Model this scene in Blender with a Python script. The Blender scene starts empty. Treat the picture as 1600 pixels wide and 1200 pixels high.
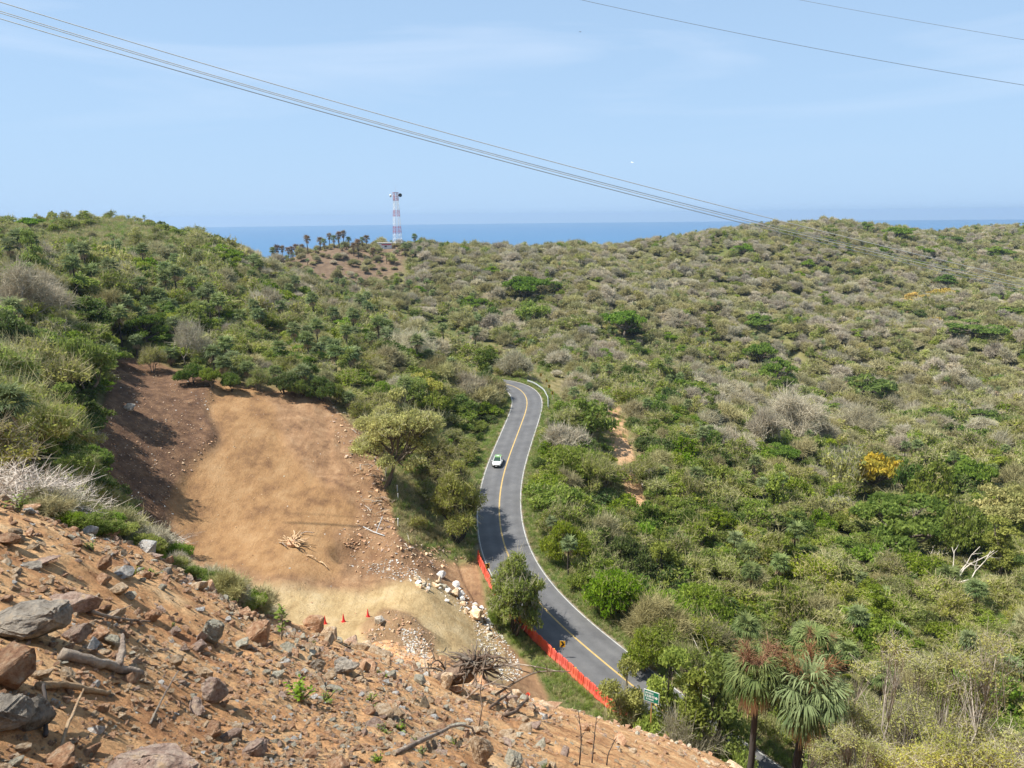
import bpy, bmesh, math, random
import numpy as np
from math import radians, sin, cos, tan, pi
from mathutils import Matrix, Vector

# ------------------------------------------------------------------ camera, sky, sun
SC = bpy.context.scene
COL = SC.collection
F = 1155.0                       # focal length in photo pixels (1600 wide)
PITCH = radians(12.81)
ROLL = radians(-0.617)
CAM_M = Matrix.Rotation(radians(90) - PITCH, 3, 'X') @ Matrix.Rotation(ROLL, 3, 'Z')
cam_data = bpy.data.cameras.new('camera'); cam = bpy.data.objects.new('camera', cam_data)
COL.objects.link(cam)
cam.matrix_world = CAM_M.to_4x4()
cam_data.sensor_width = 36; cam_data.lens = 36 * F / 1600
cam_data.clip_start = 0.1; cam_data.clip_end = 120000
SC.camera = cam
SC.render.resolution_x = 1024; SC.render.resolution_y = 768

SUN_EL = radians(60)
SUN_DIR = Vector((-0.97, -0.12, 0)).normalized()          # towards the sun, in plan
sun_az = math.atan2(SUN_DIR.x, SUN_DIR.y)                 # clockwise from +Y
sun_vec = Vector((SUN_DIR.x * cos(SUN_EL), SUN_DIR.y * cos(SUN_EL), sin(SUN_EL)))
sl = bpy.data.lights.new('sun', 'SUN'); so = bpy.data.objects.new('sun', sl); COL.objects.link(so)
sl.energy = 5.0; sl.angle = radians(0.53); sl.color = (1.0, 0.955, 0.88)
so.rotation_euler = sun_vec.to_track_quat('Z', 'Y').to_euler()

W = bpy.data.worlds.new('World'); SC.world = W; W.use_nodes = True
wn = W.node_tree.nodes; wl = W.node_tree.links
bg = wn['Background']
sky = wn.new('ShaderNodeTexSky'); sky.sky_type = 'NISHITA'; sky.sun_disc = False
sky.sun_elevation = SUN_EL; sky.sun_rotation = sun_az
sky.altitude = 150; sky.air_density = 1.0; sky.dust_density = 0.6; sky.ozone_density = 2.5
tcw = wn.new('ShaderNodeTexCoord')
mp = wn.new('ShaderNodeMapping'); mp.inputs['Scale'].default_value = (0.9, 1.5, 8.0)
mp.inputs['Rotation'].default_value = (0.0, 0.12, 0.5)
wl.new(tcw.outputs['Generated'], mp.inputs['Vector'])
cn = wn.new('ShaderNodeTexNoise'); cn.inputs['Scale'].default_value = 1.7; cn.inputs['Detail'].default_value = 7
cn.inputs['Distortion'].default_value = 0.5
wl.new(mp.outputs[0], cn.inputs['Vector'])
cr = wn.new('ShaderNodeMapRange'); cr.inputs['From Min'].default_value = 0.5; cr.inputs['From Max'].default_value = 0.74
cr.inputs['To Max'].default_value = 0.5
wl.new(cn.outputs['Fac'], cr.inputs['Value'])
sx = wn.new('ShaderNodeSeparateXYZ'); wl.new(tcw.outputs['Generated'], sx.inputs[0])
hr = wn.new('ShaderNodeMapRange'); hr.inputs['From Min'].default_value = 0.05; hr.inputs['From Max'].default_value = 0.28
wl.new(sx.outputs['Z'], hr.inputs['Value'])
mu = wn.new('ShaderNodeMath'); mu.operation = 'MULTIPLY'
wl.new(cr.outputs[0], mu.inputs[0]); wl.new(hr.outputs[0], mu.inputs[1])
cm = wn.new('ShaderNodeMixRGB'); cm.inputs['Color2'].default_value = (7.6, 8.0, 8.9, 1)
wl.new(mu.outputs[0], cm.inputs['Fac'])
# humid coastal air: the clear-sky blue fades to one pale blue towards the horizon
hz = wn.new('ShaderNodeMapRange'); hz.inputs['From Min'].default_value = 0.0; hz.inputs['From Max'].default_value = 0.6
hz.inputs['To Min'].default_value = 0.93; hz.inputs['To Max'].default_value = 0.45
wl.new(sx.outputs['Z'], hz.inputs['Value'])
hm = wn.new('ShaderNodeMixRGB'); hm.inputs['Color2'].default_value = (3.45, 5.05, 7.15, 1)
wl.new(hz.outputs[0], hm.inputs['Fac']); wl.new(sky.outputs[0], hm.inputs['Color1']); wl.new(hm.outputs[0], cm.inputs['Color1'])
wl.new(cm.outputs[0], bg.inputs['Color'])
bg.inputs['Strength'].default_value = 0.080
SC.view_settings.view_transform = 'Standard'; SC.view_settings.look = 'None'
SC.view_settings.exposure = 0.80; SC.view_settings.gamma = 1
SC.render.engine = 'CYCLES'
SC.cycles.max_bounces = 5; SC.cycles.diffuse_bounces = 3; SC.cycles.transmission_bounces = 3
SC.cycles.transparent_max_bounces = 4

# ------------------------------------------------------------------ helpers
rng = np.random.default_rng(7)
random.seed(7)

def ray(px, py):
    return CAM_M @ Vector(((px - 800) / F, (600 - py) / F, -1))
def P(px, py, Y):
    d = ray(px, py); return d * (Y / d.y)
def PZ(px, py, z):
    d = ray(px, py); return d * (z / d.z)
CAM_N = np.array(CAM_M)
def proj(x, y, z):
    v = np.stack([x, y, z], -1) @ CAM_N          # = M^T v
    d = np.maximum(-v[..., 2], 1e-3)
    return 800 + F * v[..., 0] / d, 600 - F * v[..., 1] / d

def smooth(a, b, x):
    t = np.clip((x - a) / (b - a), 0, 1); return t * t * (3 - 2 * t)

_tab = np.random.default_rng(3).random((256, 256)).astype(np.float32)
def vnoise(x, y):
    xi = np.floor(x).astype(int); yi = np.floor(y).astype(int)
    fx = x - xi; fy = y - yi; fx = fx * fx * (3 - 2 * fx); fy = fy * fy * (3 - 2 * fy)
    a = _tab[xi & 255, yi & 255]; b = _tab[(xi + 1) & 255, yi & 255]
    c = _tab[xi & 255, (yi + 1) & 255]; d = _tab[(xi + 1) & 255, (yi + 1) & 255]
    return (a * (1 - fx) + b * fx) * (1 - fy) + (c * (1 - fx) + d * fx) * fy
def fbm(x, y, octs=4, s=1.0):
    r = 0; a = 0.5; t = 0
    for i in range(octs):
        r = r + a * (vnoise(x / s + 17.3 * i, y / s + 9.1 * i) - 0.5); t += a; a *= 0.5; s *= 0.5
    return r / t * 2          # about -1..1

def tag(o, label=None, cat=None, group=None, kind=None):
    if label: o['label'] = label
    if cat: o['category'] = cat
    if group: o['group'] = group
    if kind: o['kind'] = kind
    return o
def empty(name, loc, label, cat, group=None, rz=0, scale=1.0):
    o = bpy.data.objects.new(name, None); o.empty_display_size = 0.3
    o.location = loc; o.rotation_euler = (0, 0, rz); o.scale = (scale,) * 3
    COL.objects.link(o); tag(o, label, cat, group); return o
def link(o, parent=None):
    COL.objects.link(o)
    if parent: o.parent = parent
    return o
def mobj(name, me, parent=None, loc=None, rot=None, scale=None):
    o = bpy.data.objects.new(name, me); COL.objects.link(o)
    if parent: o.parent = parent
    if loc is not None: o.location = loc
    if rot is not None: o.rotation_euler = rot
    if scale is not None: o.scale = scale if hasattr(scale, '__len__') else (scale,) * 3
    return o
def np_mesh(name, V, Fc, mats, midx=None, smooth_sh=False, tint=None):
    """V (n,3); Fc list of (m,k) int arrays; mats list; midx list of material index arrays"""
    me = bpy.data.meshes.new(name)
    V = np.ascontiguousarray(V, dtype=np.float32)
    me.vertices.add(len(V)); me.vertices.foreach_set('co', V.ravel())
    Fc = [np.asarray(f, dtype=np.int32) for f in Fc if len(f)]
    loops = np.concatenate([f.ravel() for f in Fc])
    sizes = np.concatenate([np.full(len(f), f.shape[1], dtype=np.int32) for f in Fc])
    starts = np.concatenate([[0], np.cumsum(sizes)[:-1]]).astype(np.int32)
    me.loops.add(len(loops)); me.loops.foreach_set('vertex_index', loops)
    me.polygons.add(len(sizes)); me.polygons.foreach_set('loop_start', starts)
    me.polygons.foreach_set('loop_total', sizes)
    if midx is not None:
        me.polygons.foreach_set('material_index', np.concatenate(midx).astype(np.int32))
    if smooth_sh: me.polygons.foreach_set('use_smooth', np.ones(len(sizes), dtype=bool))
    for m in mats: me.materials.append(m)
    if tint is not None:
        at = me.attributes.new('tint', 'FLOAT', 'POINT'); at.data.foreach_set('value', np.ascontiguousarray(tint, dtype=np.float32))
    me.update(calc_edges=True); me.validate()
    return me

class MB:
    """collects boxes, tubes, sheets, into one mesh"""
    def __init__(s): s.V = []; s.Q = []; s.T = []; s.n = 0; s.N = []
    def add(s, V, Q=(), T=(), Ng=()):
        V = np.asarray(V, dtype=float)
        for q in Q: s.Q.append([i + s.n for i in q])
        for t in T: s.T.append([i + s.n for i in t])
        for g in Ng: s.N.append([i + s.n for i in g])
        s.V.append(V); s.n += len(V); return s
    def box(s, c, size, R=None, taper=1.0):
        sx_, sy_, sz_ = [a / 2 for a in size]
        v = np.array([[-sx_, -sy_, -sz_], [sx_, -sy_, -sz_], [sx_, sy_, -sz_], [-sx_, sy_, -sz_],
                      [-sx_ * taper, -sy_ * taper, sz_], [sx_ * taper, -sy_ * taper, sz_], [sx_ * taper, sy_ * taper, sz_], [-sx_ * taper, sy_ * taper, sz_]])
        if R is not None: v = v @ np.array(R).T
        return s.add(v + np.array(c), [(3, 2, 1, 0), (4, 5, 6, 7), (0, 1, 5, 4), (1, 2, 6, 5), (2, 3, 7, 6), (3, 0, 4, 7)])
    def tube(s, pts, rad, n=6, cap=True):
        pts = np.asarray(pts, dtype=float); m = len(pts)
        rad = np.broadcast_to(np.asarray(rad, dtype=float), (m,))
        tg = np.gradient(pts, axis=0); tg /= np.linalg.norm(tg, axis=1)[:, None] + 1e-9
        up = np.array([0, 0, 1.0]) if abs(tg[0][2]) < 0.9 else np.array([1.0, 0, 0])
        a = np.cross(tg, up); a /= np.linalg.norm(a, axis=1)[:, None] + 1e-9
        b = np.cross(tg, a)
        th = np.arange(n) * 2 * pi / n
        ring = a[:, None, :] * np.cos(th)[None, :, None] + b[:, None, :] * np.sin(th)[None, :, None]
        V = (pts[:, None, :] + ring * rad[:, None, None]).reshape(-1, 3)
        Q = [(i * n + j, i * n + (j + 1) % n, (i + 1) * n + (j + 1) % n, (i + 1) * n + j) for i in range(m - 1) for j in range(n)]
        Ng = [tuple(range(n))[::-1], tuple((m - 1) * n + j for j in range(n))] if cap else []
        return s.add(V, Q, (), Ng)
    def lathe(s, prof, n=16, c=(0, 0, 0), axis='Z'):
        V = []
        for r, z in prof:
            for j in range(n):
                t = 2 * pi * j / n
                V.append((r * cos(t), r * sin(t), z) if axis == 'Z' else (r * cos(t), z, r * sin(t)))
        V = np.array(V) + np.array(c); m = len(prof)
        Q = [(i * n + j, i * n + (j + 1) % n, (i + 1) * n + (j + 1) % n, (i + 1) * n + j) for i in range(m - 1) for j in range(n)]
        return s.add(V, Q, (), [tuple(range(n))[::-1], tuple((m - 1) * n + j for j in range(n))])
    def poly(s, pts, y0, y1):
        """prism of an outline in XZ between y0 and y1"""
        n = len(pts)
        V = [(p[0], y0, p[1]) for p in pts] + [(p[0], y1, p[1]) for p in pts]
        return s.add(V, [(i, (i + 1) % n, n + (i + 1) % n, n + i) for i in range(n)], (), [tuple(range(n))[::-1], tuple(range(n, 2 * n))])
    def mesh(s, name, mat, sm=False):
        me = bpy.data.meshes.new(name)
        V = np.concatenate(s.V) if s.V else np.zeros((0, 3))
        me.from_pydata([tuple(v) for v in V], [], s.Q + s.T + s.N)
        for m in (mat if isinstance(mat, (list, tuple)) else [mat]): me.materials.append(m)
        if sm: me.polygons.foreach_set('use_smooth', [True] * len(me.polygons))
        me.update(); return me
    def build(s, name, mat, parent=None, sm=False, **k):
        return mobj(name, s.mesh(name, mat, sm), parent, **k)

# ------------------------------------------------------------------ materials
def mat_base(name):
    m = bpy.data.materials.new(name); m.use_nodes = True
    nt = m.node_tree; b = nt.nodes['Principled BSDF']; return m, nt, b
def noise_col(nt, cols, scale, detail=5, coord='Object', pos=None, vec=None, rough=0.6):
    n = nt.nodes.new('ShaderNodeTexNoise'); n.inputs['Scale'].default_value = scale; n.inputs['Detail'].default_value = detail
    n.inputs['Roughness'].default_value = rough
    if vec is None:
        t = nt.nodes.new('ShaderNodeTexCoord'); vec = t.outputs[coord]
    nt.links.new(vec, n.inputs['Vector'])
    r = nt.nodes.new('ShaderNodeValToRGB'); el = r.color_ramp.elements
    k = len(cols)
    ps = pos or [0.32 + 0.36 * i / max(1, k - 1) for i in range(k)]
    el[0].position = ps[0]; el[0].color = (*cols[0], 1); el[1].position = ps[-1]; el[1].color = (*cols[-1], 1)
    for i in range(1, k - 1):
        e = el.new(ps[i]); e.color = (*cols[i], 1)
    nt.links.new(n.outputs['Fac'], r.inputs['Fac']); return r.outputs['Color'], n.outputs['Fac']
def bump(nt, b, h, strength=0.5, dist=0.05):
    bn = nt.nodes.new('ShaderNodeBump'); bn.inputs['Strength'].default_value = strength; bn.inputs['Distance'].default_value = dist
    nt.links.new(h, bn.inputs['Height']); nt.links.new(bn.outputs[0], b.inputs['Normal']); return bn
def plain(name, col, rough=0.6, metal=0.0, var=0.12, scale=3.0, emis=None):
    m, nt, b = mat_base(name)
    c2 = tuple(c * (1 - var) for c in col); c3 = tuple(min(1, c * (1 + var)) for c in col)
    c, f = noise_col(nt, [c2, col, c3], scale, 4)
    nt.links.new(c, b.inputs['Base Color']); b.inputs['Roughness'].default_value = rough; b.inputs['Metallic'].default_value = metal
    return m
def leafmat(name, c1, c2, trans=0.3, hv=0.12, satv=0.14):
    """c1..c2 mixed by the per clump tint, value shifted per plant"""
    m, nt, b = mat_base(name); N = nt.nodes; L = nt.links
    at = N.new('ShaderNodeAttribute'); at.attribute_name = 'tint'
    mx = N.new('ShaderNodeMixRGB'); mx.inputs[1].default_value = (*c1, 1); mx.inputs[2].default_value = (*c2, 1)
    L.new(at.outputs['Fac'], mx.inputs[0])
    oi = N.new('ShaderNodeObjectInfo')
    hs = N.new('ShaderNodeHueSaturation')
    r1 = N.new('ShaderNodeMapRange'); r1.inputs['To Min'].default_value = 1 - hv * 2.2; r1.inputs['To Max'].default_value = 1 + hv * 2.2
    L.new(oi.outputs['Random'], r1.inputs['Value']); L.new(r1.outputs[0], hs.inputs['Value'])
    ml = N.new('ShaderNodeMath'); ml.operation = 'MULTIPLY'; ml.inputs[1].default_value = 7.31
    fr = N.new('ShaderNodeMath'); fr.operation = 'FRACT'
    L.new(oi.outputs['Random'], ml.inputs[0]); L.new(ml.outputs[0], fr.inputs[0])
    r2 = N.new('ShaderNodeMapRange'); r2.inputs['To Min'].default_value = 0.5 - hv * 0.14; r2.inputs['To Max'].default_value = 0.5 + hv * 0.14
    L.new(fr.outputs[0], r2.inputs['Value']); L.new(r2.outputs[0], hs.inputs['Hue'])
    r3 = N.new('ShaderNodeMapRange'); r3.inputs['To Min'].default_value = 1 - satv; r3.inputs['To Max'].default_value = 1 + satv * .5
    ml2 = N.new('ShaderNodeMath'); ml2.operation = 'MULTIPLY'; ml2.inputs[1].default_value = 3.77
    fr2 = N.new('ShaderNodeMath'); fr2.operation = 'FRACT'
    L.new(fr.outputs[0], ml2.inputs[0]); L.new(ml2.outputs[0], fr2.inputs[0]); L.new(fr2.outputs[0], r3.inputs['Value']); L.new(r3.outputs[0], hs.inputs['Saturation'])
    L.new(mx.outputs[0], hs.inputs['Color'])
    L.new(hs.outputs[0], b.inputs['Base Color']); b.inputs['Roughness'].default_value = 0.6
    b.inputs['Specular IOR Level'].default_value = 0.1
    if trans > 0:
        tr = N.new('ShaderNodeBsdfTranslucent'); L.new(hs.outputs[0], tr.inputs['Color'])
        ms = N.new('ShaderNodeMixShader'); ms.inputs[0].default_value = trans
        L.new(b.outputs[0], ms.inputs[1]); L.new(tr.outputs[0], ms.inputs[2]); L.new(ms.outputs[0], N['Material Output'].inputs['Surface'])
    return m
# ------------------------------------------------------------------ terrain height field
CP = []                                    # control points in world space
def cy(px, py, Y): v = P(px, py, Y); CP.append((v.x, v.y, v.z))
def cz(px, py, z): v = PZ(px, py, z); CP.append((v.x, v.y, v.z))
def cw(x, y, z): CP.append((x, y, z))
def slope_plane(x, y): return -1.75 - 0.48 * x - 0.635 * y
for x, y in [(-6, 2), (-3, 1.5), (0, 1.2), (3, 1.5), (-5, 5), (0, 4), (4, 3), (-3, 7), (3, 7), (8, 5), (8, 10), (0, 12), (8, 18), (14, 14), (24, 24), (34, 34), (0, 21)]:
    cw(x, y, slope_plane(x, y))
for a in [(0, 790, 9), (100, 822, 10), (200, 850, 11), (300, 905, 12), (390, 955, 13), (480, 987, 15), (560, 1010, 17), (640, 1045, 20), (700, 1068, 23),
          (0, 830, 14), (100, 870, 16), (200, 900, 17), (300, 945, 18), (390, 985, 20), (480, 1012, 23), (560, 1030, 26), (640, 1062, 29), (700, 1086, 32), (-200, 800, 14),
          (830, 1104, 31), (1000, 1148, 40), (1150, 1190, 46), (830, 1112, 38), (-200, 740, 9)]: cy(*a)
for px, Y, z in [(-200, 18, -6), (0, 17, -8.2), (100, 22, -12), (200, 27, -15.5), (300, 33, -20), (390, 38, -24), (480, 45, -28.5), (560, 49, -31),
                 (700, 50, -33), (830, 50, -37), (1000, 50, -41.5), (1150, 52, -44), (1000, 57, -46), (1330, 44, -46)]:
    cw(P(px, 1000, Y).x, Y, z)
for a in [(450, 985, -41), (575, 965, -42), (640, 940, -42), (740, 965, -44.5), (700, 1000, -43.3), (790, 1050, -46.2), (450, 905, -40.5),
          (620, 900, -42.5), (700, 880, -44), (735, 868, -46), (560, 860, -42), (622, 850, -42.5), (600, 760, -40), (680, 780, -43), (700, 700, -43),
          (650, 650, -38), (740, 650, -42.5), (590, 690, -37.5), (530, 640, -33), (510, 622, -31.5), (430, 608, -29.5), (345, 602, -28), (330, 700, -33),
          (300, 800, -37.5), (280, 860, -39), (185, 562, -24.5), (250, 577, -26.5), (180, 700, -29.5), (200, 800, -34), (150, 750, -29), (400, 800, -38.5), (450, 700, -35),
          (860, 700, -47), (850, 800, -49), (880, 900, -49.5), (950, 850, -53), (1000, 950, -54), (1100, 900, -56), (1200, 880, -57), (1400, 900, -58),
          (1550, 950, -56), (1650, 900, -57), (1000, 1040, -50.5), (1100, 1040, -53), (1200, 1060, -52), (1400, 1100, -52), (1600, 1100, -52), (1500, 1250, -51)]: cz(*a)
for a in [(60, 740, 50), (0, 650, 62), (-150, 700, 44), (50, 570, 102), (-150, 560, 95), (100, 490, 130), (200, 490, 150), (250, 440, 210), (150, 405, 250), (50, 390, 250), (-150, 380, 260),
          (20, 350, 330), (150, 346, 340), (250, 356, 325), (300, 374, 310), (350, 391, 300), (400, 418, 290), (-200, 352, 330),
          (300, 565, 136), (440, 592, 140), (500, 545, 168), (400, 490, 205), (500, 478, 250), (600, 525, 212), (600, 602, 152), (700, 572, 188), (700, 622, 158), (650, 565, 182), (765, 592, 186),
          (430, 436, 320), (560, 474, 300), (700, 526, 268), (700, 534, 290), (700, 500, 340), (800, 560, 242), (800, 570, 262), (800, 540, 300), (640, 500, 285), (640, 505, 305), (860, 592, 225), (880, 620, 200),
          (500, 440, 400), (600, 432, 420), (440, 408, 440), (520, 388, 462), (620, 384, 480), (700, 392, 485), (400, 425, 430), (640, 480, 350), (740, 450, 400),
          (800, 395, 520), (900, 397, 560), (1000, 388, 600), (1100, 373, 620), (1200, 356, 640), (1300, 353, 680), (1400, 366, 720), (1440, 373, 730), (1500, 364, 740), (1600, 362, 740), (1800, 352, 740),
          (800, 455, 395), (900, 485, 375), (1000, 525, 335), (1100, 455, 445), (1100, 565, 295), (1200, 505, 395), (1300, 455, 475), (1300, 555, 325), (1400, 505, 395), (1500, 455, 495),
          (1500, 565, 315), (1600, 505, 395), (1600, 405, 600), (1800, 500, 400), (900, 565, 262), (1000, 605, 228), (1100, 645, 198), (1200, 655, 212), (1300, 625, 248), (1400, 645, 235), (1550, 645, 245), (1800, 640, 250),
          (900, 655, 168), (960, 668, 165), (1000, 725, 148), (1100, 745, 148), (1200, 755, 152), (1350, 805, 148), (1500, 765, 168), (1600, 785, 158), (1800, 800, 160)]: cy(*a)
for px, Y, z in [(-200, 420, -30), (100, 430, -30), (300, 420, -40), (-200, 620, -110), (100, 620, -110), (300, 620, -110), (420, 560, -70), (600, 600, -60), (760, 640, -60), (900, 680, -70),
                 (1100, 760, -60), (1300, 830, -60), (1600, 900, -60), (1900, 900, -60), (-300, 1000, -170), (200, 1000, -170), (600, 1000, -175), (1000, 1100, -175), (1400, 1250, -175), (1900, 1300, -175)]:
    cw((px - 800) / 1127 * Y, Y, z)
CP = np.array(CP)
def uv_of(x, y):
    return np.arctan2(x, y) * 2.0, np.log(np.maximum(np.hypot(x, y), 0.5))
cu, cv = uv_of(CP[:, 0], CP[:, 1]); cq = CP[:, 2] / np.hypot(CP[:, 0], CP[:, 1])
def tps(d2): return 0.5 * d2 * np.log(np.maximum(d2, 1e-12))
nC = len(CP)
K = tps((cu[:, None] - cu[None]) ** 2 + (cv[:, None] - cv[None]) ** 2) + np.eye(nC) * 2e-3
Pm = np.stack([np.ones(nC), cu, cv], 1)
A = np.block([[K, Pm], [Pm.T, np.zeros((3, 3))]])
sol = np.linalg.solve(A, np.concatenate([cq, np.zeros(3)]))
def base_h(x, y):
    """smooth ground height"""
    sh = x.shape; x = x.ravel(); y = y.ravel()
    u, v = uv_of(x, y); uc = np.clip(u, -1.62, 1.62)
    out = np.empty(len(x))
    for i in range(0, len(x), 40000):
        a = uc[i:i + 40000]; b = v[i:i + 40000]
        out[i:i + 40000] = tps((a[:, None] - cu) ** 2 + (b[:, None] - cv) ** 2) @ sol[:nC] + sol[nC] + sol[nC + 1] * a + sol[nC + 2] * b
    r = np.hypot(x, y); z = out * r
    back = smooth(1.7, 3.2, np.abs(u))
    zb = np.where(r < 60, -1.75 + 0.30 * r, 16.0 - 0.16 * (r - 60)); zb = np.maximum(zb, -175)
    return (z * (1 - back) + zb * back).reshape(sh)

# road centre line: photo pixel and height
RP = [(1480, 1440, -50), (1330, 1335, -49.8), (1200, 1240, -49.4), (1080, 1148, -49), (972, 1057, -48.6), (900, 1000, -48.3), (855, 959, -48), (822, 922, -47.7), (798, 885, -47.3), (785, 848, -47), (779, 810, -46.6), (781, 766, -46),
      (788, 735, -45.5), (798, 706, -45), (812, 669, -44), (823, 640, -43), (827, 626, -42.5), (825, 616, -42), (816, 607, -41.8), (802, 600, -41.7), (780, 596, -41.6), (740, 593, -41.6), (690, 593, -41.8)]
RP = np.array([tuple(PZ(*p)) for p in RP])
def catmull(Pt, step):
    out = []
    for i in range(len(Pt) - 1):
        p0 = Pt[max(0, i - 1)]; p1 = Pt[i]; p2 = Pt[i + 1]; p3 = Pt[min(len(Pt) - 1, i + 2)]
        n = max(2, int(np.linalg.norm(p2 - p1) / step))
        for k in range(n):
            t = k / n
            out.append(0.5 * ((2 * p1) + (-p0 + p2) * t + (2 * p0 - 5 * p1 + 4 * p2 - p3) * t * t + (-p0 + 3 * p1 - 3 * p2 + p3) * t ** 3))
    out.append(Pt[-1]); return np.array(out)
RC = catmull(RP, 1.5)
for _ in range(25): RC[1:-1] = RC[1:-1] * 0.5 + (RC[:-2] + RC[2:]) * 0.25
_s = np.concatenate([[0], np.cumsum(np.linalg.norm(np.diff(RC, axis=0), axis=1))])
ROADLEN = _s[-1]; _ss = np.arange(0, ROADLEN, 0.8)
RC = np.stack([np.interp(_ss, _s, RC[:, k]) for k in range(3)], 1)
RT = np.gradient(RC, axis=0); RT[:, 2] = 0; RT /= np.linalg.norm(RT, axis=1)[:, None]
RN = np.stack([RT[:, 1], -RT[:, 0], np.zeros(len(RT))], 1)       # to the right of travel away from camera
def road_at(i, off, dz=0.0): p = RC[i] + RN[i] * off; return np.array([p[0], p[1], p[2] + dz])
def road_dist(x, y):
    sh = x.shape; x = x.ravel(); y = y.ravel(); d = np.empty(len(x)); z = np.empty(len(x))
    for i in range(0, len(x), 20000):
        dd = (x[i:i + 20000, None] - RC[:, 0]) ** 2 + (y[i:i + 20000, None] - RC[:, 1]) ** 2
        j = dd.argmin(1); d[i:i + 20000] = np.sqrt(dd[np.arange(len(j)), j]); z[i:i + 20000] = RC[j, 2]
    return d.reshape(sh), z.reshape(sh)

def poly_sd(px, py, poly):
    """signed pixel distance to a polygon, positive inside"""
    sh = px.shape; x = px.ravel(); y = py.ravel(); poly = np.array(poly, float); n = len(poly)
    d = np.full(len(x), 1e9); inside = np.zeros(len(x), bool)
    for i in range(n):
        a = poly[i]; b = poly[(i + 1) % n]; e = b - a
        t = np.clip(((x - a[0]) * e[0] + (y - a[1]) * e[1]) / (e @ e), 0, 1)
        d = np.minimum(d, np.hypot(x - a[0] - t * e[0], y - a[1] - t * e[1]))
        c = ((a[1] > y) != (b[1] > y)) & (x < e[0] * (y - a[1]) / (e[1] + 1e-12) + a[0])
        inside ^= c
    return np.where(inside, d, -d).reshape(sh)

# the polar sheet
fine = np.radians(np.arange(-43, 43.01, 0.16))
coarse = np.radians(np.concatenate([np.arange(46, 180, 4.5)]))
TH = np.concatenate([-coarse[::-1], fine, coarse])
RR = np.exp(np.linspace(math.log(1.0), math.log(1350), 640))
THg, RRg = np.meshgrid(TH, RR)            # rows r, cols theta
GX = RRg * np.sin(THg); GY = RRg * np.cos(THg)
GZ = base_h(GX, GY)
rdist, rz = road_dist(GX, GY)
gpx, gpy = proj(GX, GY, GZ)
front = (GY > 0.5)
# zones, laid out on the ground
nz = fbm(GX, GY, 4, 9.0)
near_face = (RRg < 62)
def zone(poly, soft, namp, rmin, rmax):
    sd = poly_sd(gpx, gpy, poly) + nz * namp
    return smooth(-soft, soft, sd) * front * smooth(rmin - 1, rmin + 1, RRg) * (1 - smooth(rmax - 1, rmax + 1, RRg))
Z_CUT = zone([(183, 556), (240, 572), (345, 600), (430, 606), (512, 620), (545, 660), (590, 700), (603, 760), (625, 840), (745, 868), (765, 950), (825, 1030), (860, 1075), (840, 1110), (420, 1050), (300, 930), (250, 850), (150, 770), (165, 640)], 5, 7, 52, 175)
Z_ORANGE = zone([(342, 600), (400, 604), (432, 640), (446, 700), (500, 755), (560, 800), (550, 850), (530, 900), (420, 900), (300, 880), (268, 800), (290, 740), (345, 690), (322, 630)], 9, 9, 52, 175)
Z_PALE = zone([(330, 905), (430, 915), (560, 925), (640, 900), (700, 905), (770, 965), (800, 1030), (790, 1070), (560, 1060), (420, 1040), (330, 960)], 12, 9, 52, 120)
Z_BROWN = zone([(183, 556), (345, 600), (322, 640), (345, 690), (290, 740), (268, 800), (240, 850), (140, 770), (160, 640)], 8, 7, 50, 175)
Z_KNOB = zone([(390, 425), (430, 385), (520, 370), (640, 372), (630, 425), (570, 452), (470, 440), (410, 436)], 12, 6, 350, 520)
Z_PATH = zone([(942, 636), (968, 636), (988, 700), (996, 740), (1008, 790), (996, 806), (970, 745), (955, 690)], 4, 4, 120, 260)
fg_line = np.interp(gpx, [-400, 0, 100, 200, 300, 390, 480, 560, 700, 830, 1000, 1150, 1300], [700, 775, 812, 845, 900, 950, 980, 1000, 1040, 1085, 1135, 1178, 1235])
Z_FORE = smooth(-14, 4, gpy - fg_line + nz * 10) * (1 - smooth(48, 54, RRg))
Z_FORE = np.maximum(Z_FORE, 1 - smooth(8, 11, RRg + nz))
Z_FORE = np.maximum(Z_FORE, smooth(330, 420, gpx) * (1 - smooth(16, 20, RRg)))
Z_CUT = np.maximum(Z_CUT, smooth(300, 340, gpx + nz * 20) * (1 - smooth(835, 865, gpx + nz * 20)) * front * smooth(20, 23, RRg) * (1 - smooth(58, 64, RRg)))
Z_SHOULD = 0.8 * smooth(4.9, 4.0, rdist + 0.5 * nz)

# detail on the surface
wild = (1 - Z_FORE) * (1 - Z_CUT) * smooth(4, 14, rdist)
rough = fbm(GX, GY, 5, 40.0) * np.minimum(RRg * 0.006, 2.5) * wild
GZ = GZ + (0.28 - np.abs(fbm(GX + 40, GY * 1.0 + 10, 3, 150.0))) * 22 * smooth(190, 300, RRg) * (1 - smooth(520, 600, RRg)) * smooth(820, 960, gpx)
GZ = GZ + rough + wild * fbm(GX + 50, GY, 4, 8.0) * 0.35
GZ += Z_FORE * (fbm(GX, GY, 4, 3.0) * 0.16 + fbm(GX + 9, GY, 4, 0.8) * 0.11 + fbm(GX + 5, GY + 3, 3, 0.2) * 0.045) * smooth(1.5, 3, RRg)
Z_MESS = zone([(520, 830), (560, 820), (620, 850), (700, 880), (660, 905), (560, 905), (530, 880)], 5, 4, 52, 120) + zone([(560, 985), (600, 950), (640, 960), (680, 1000), (690, 1050), (600, 1040)], 6, 4, 40, 120)
GZ += Z_MESS * fbm(GX, GY, 4, 1.8) * .55
GZ += Z_CUT * (fbm(GX, GY, 4, 9.0) * 0.22 + fbm(GX * 0.5 + GY * .3, GY * 1.2 - GX * .5, 4, 1.4) * 0.16)
zb_ = Z_CUT * (1 - Z_ORANGE) * (1 - Z_PALE) * (1 - Z_BROWN)
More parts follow.
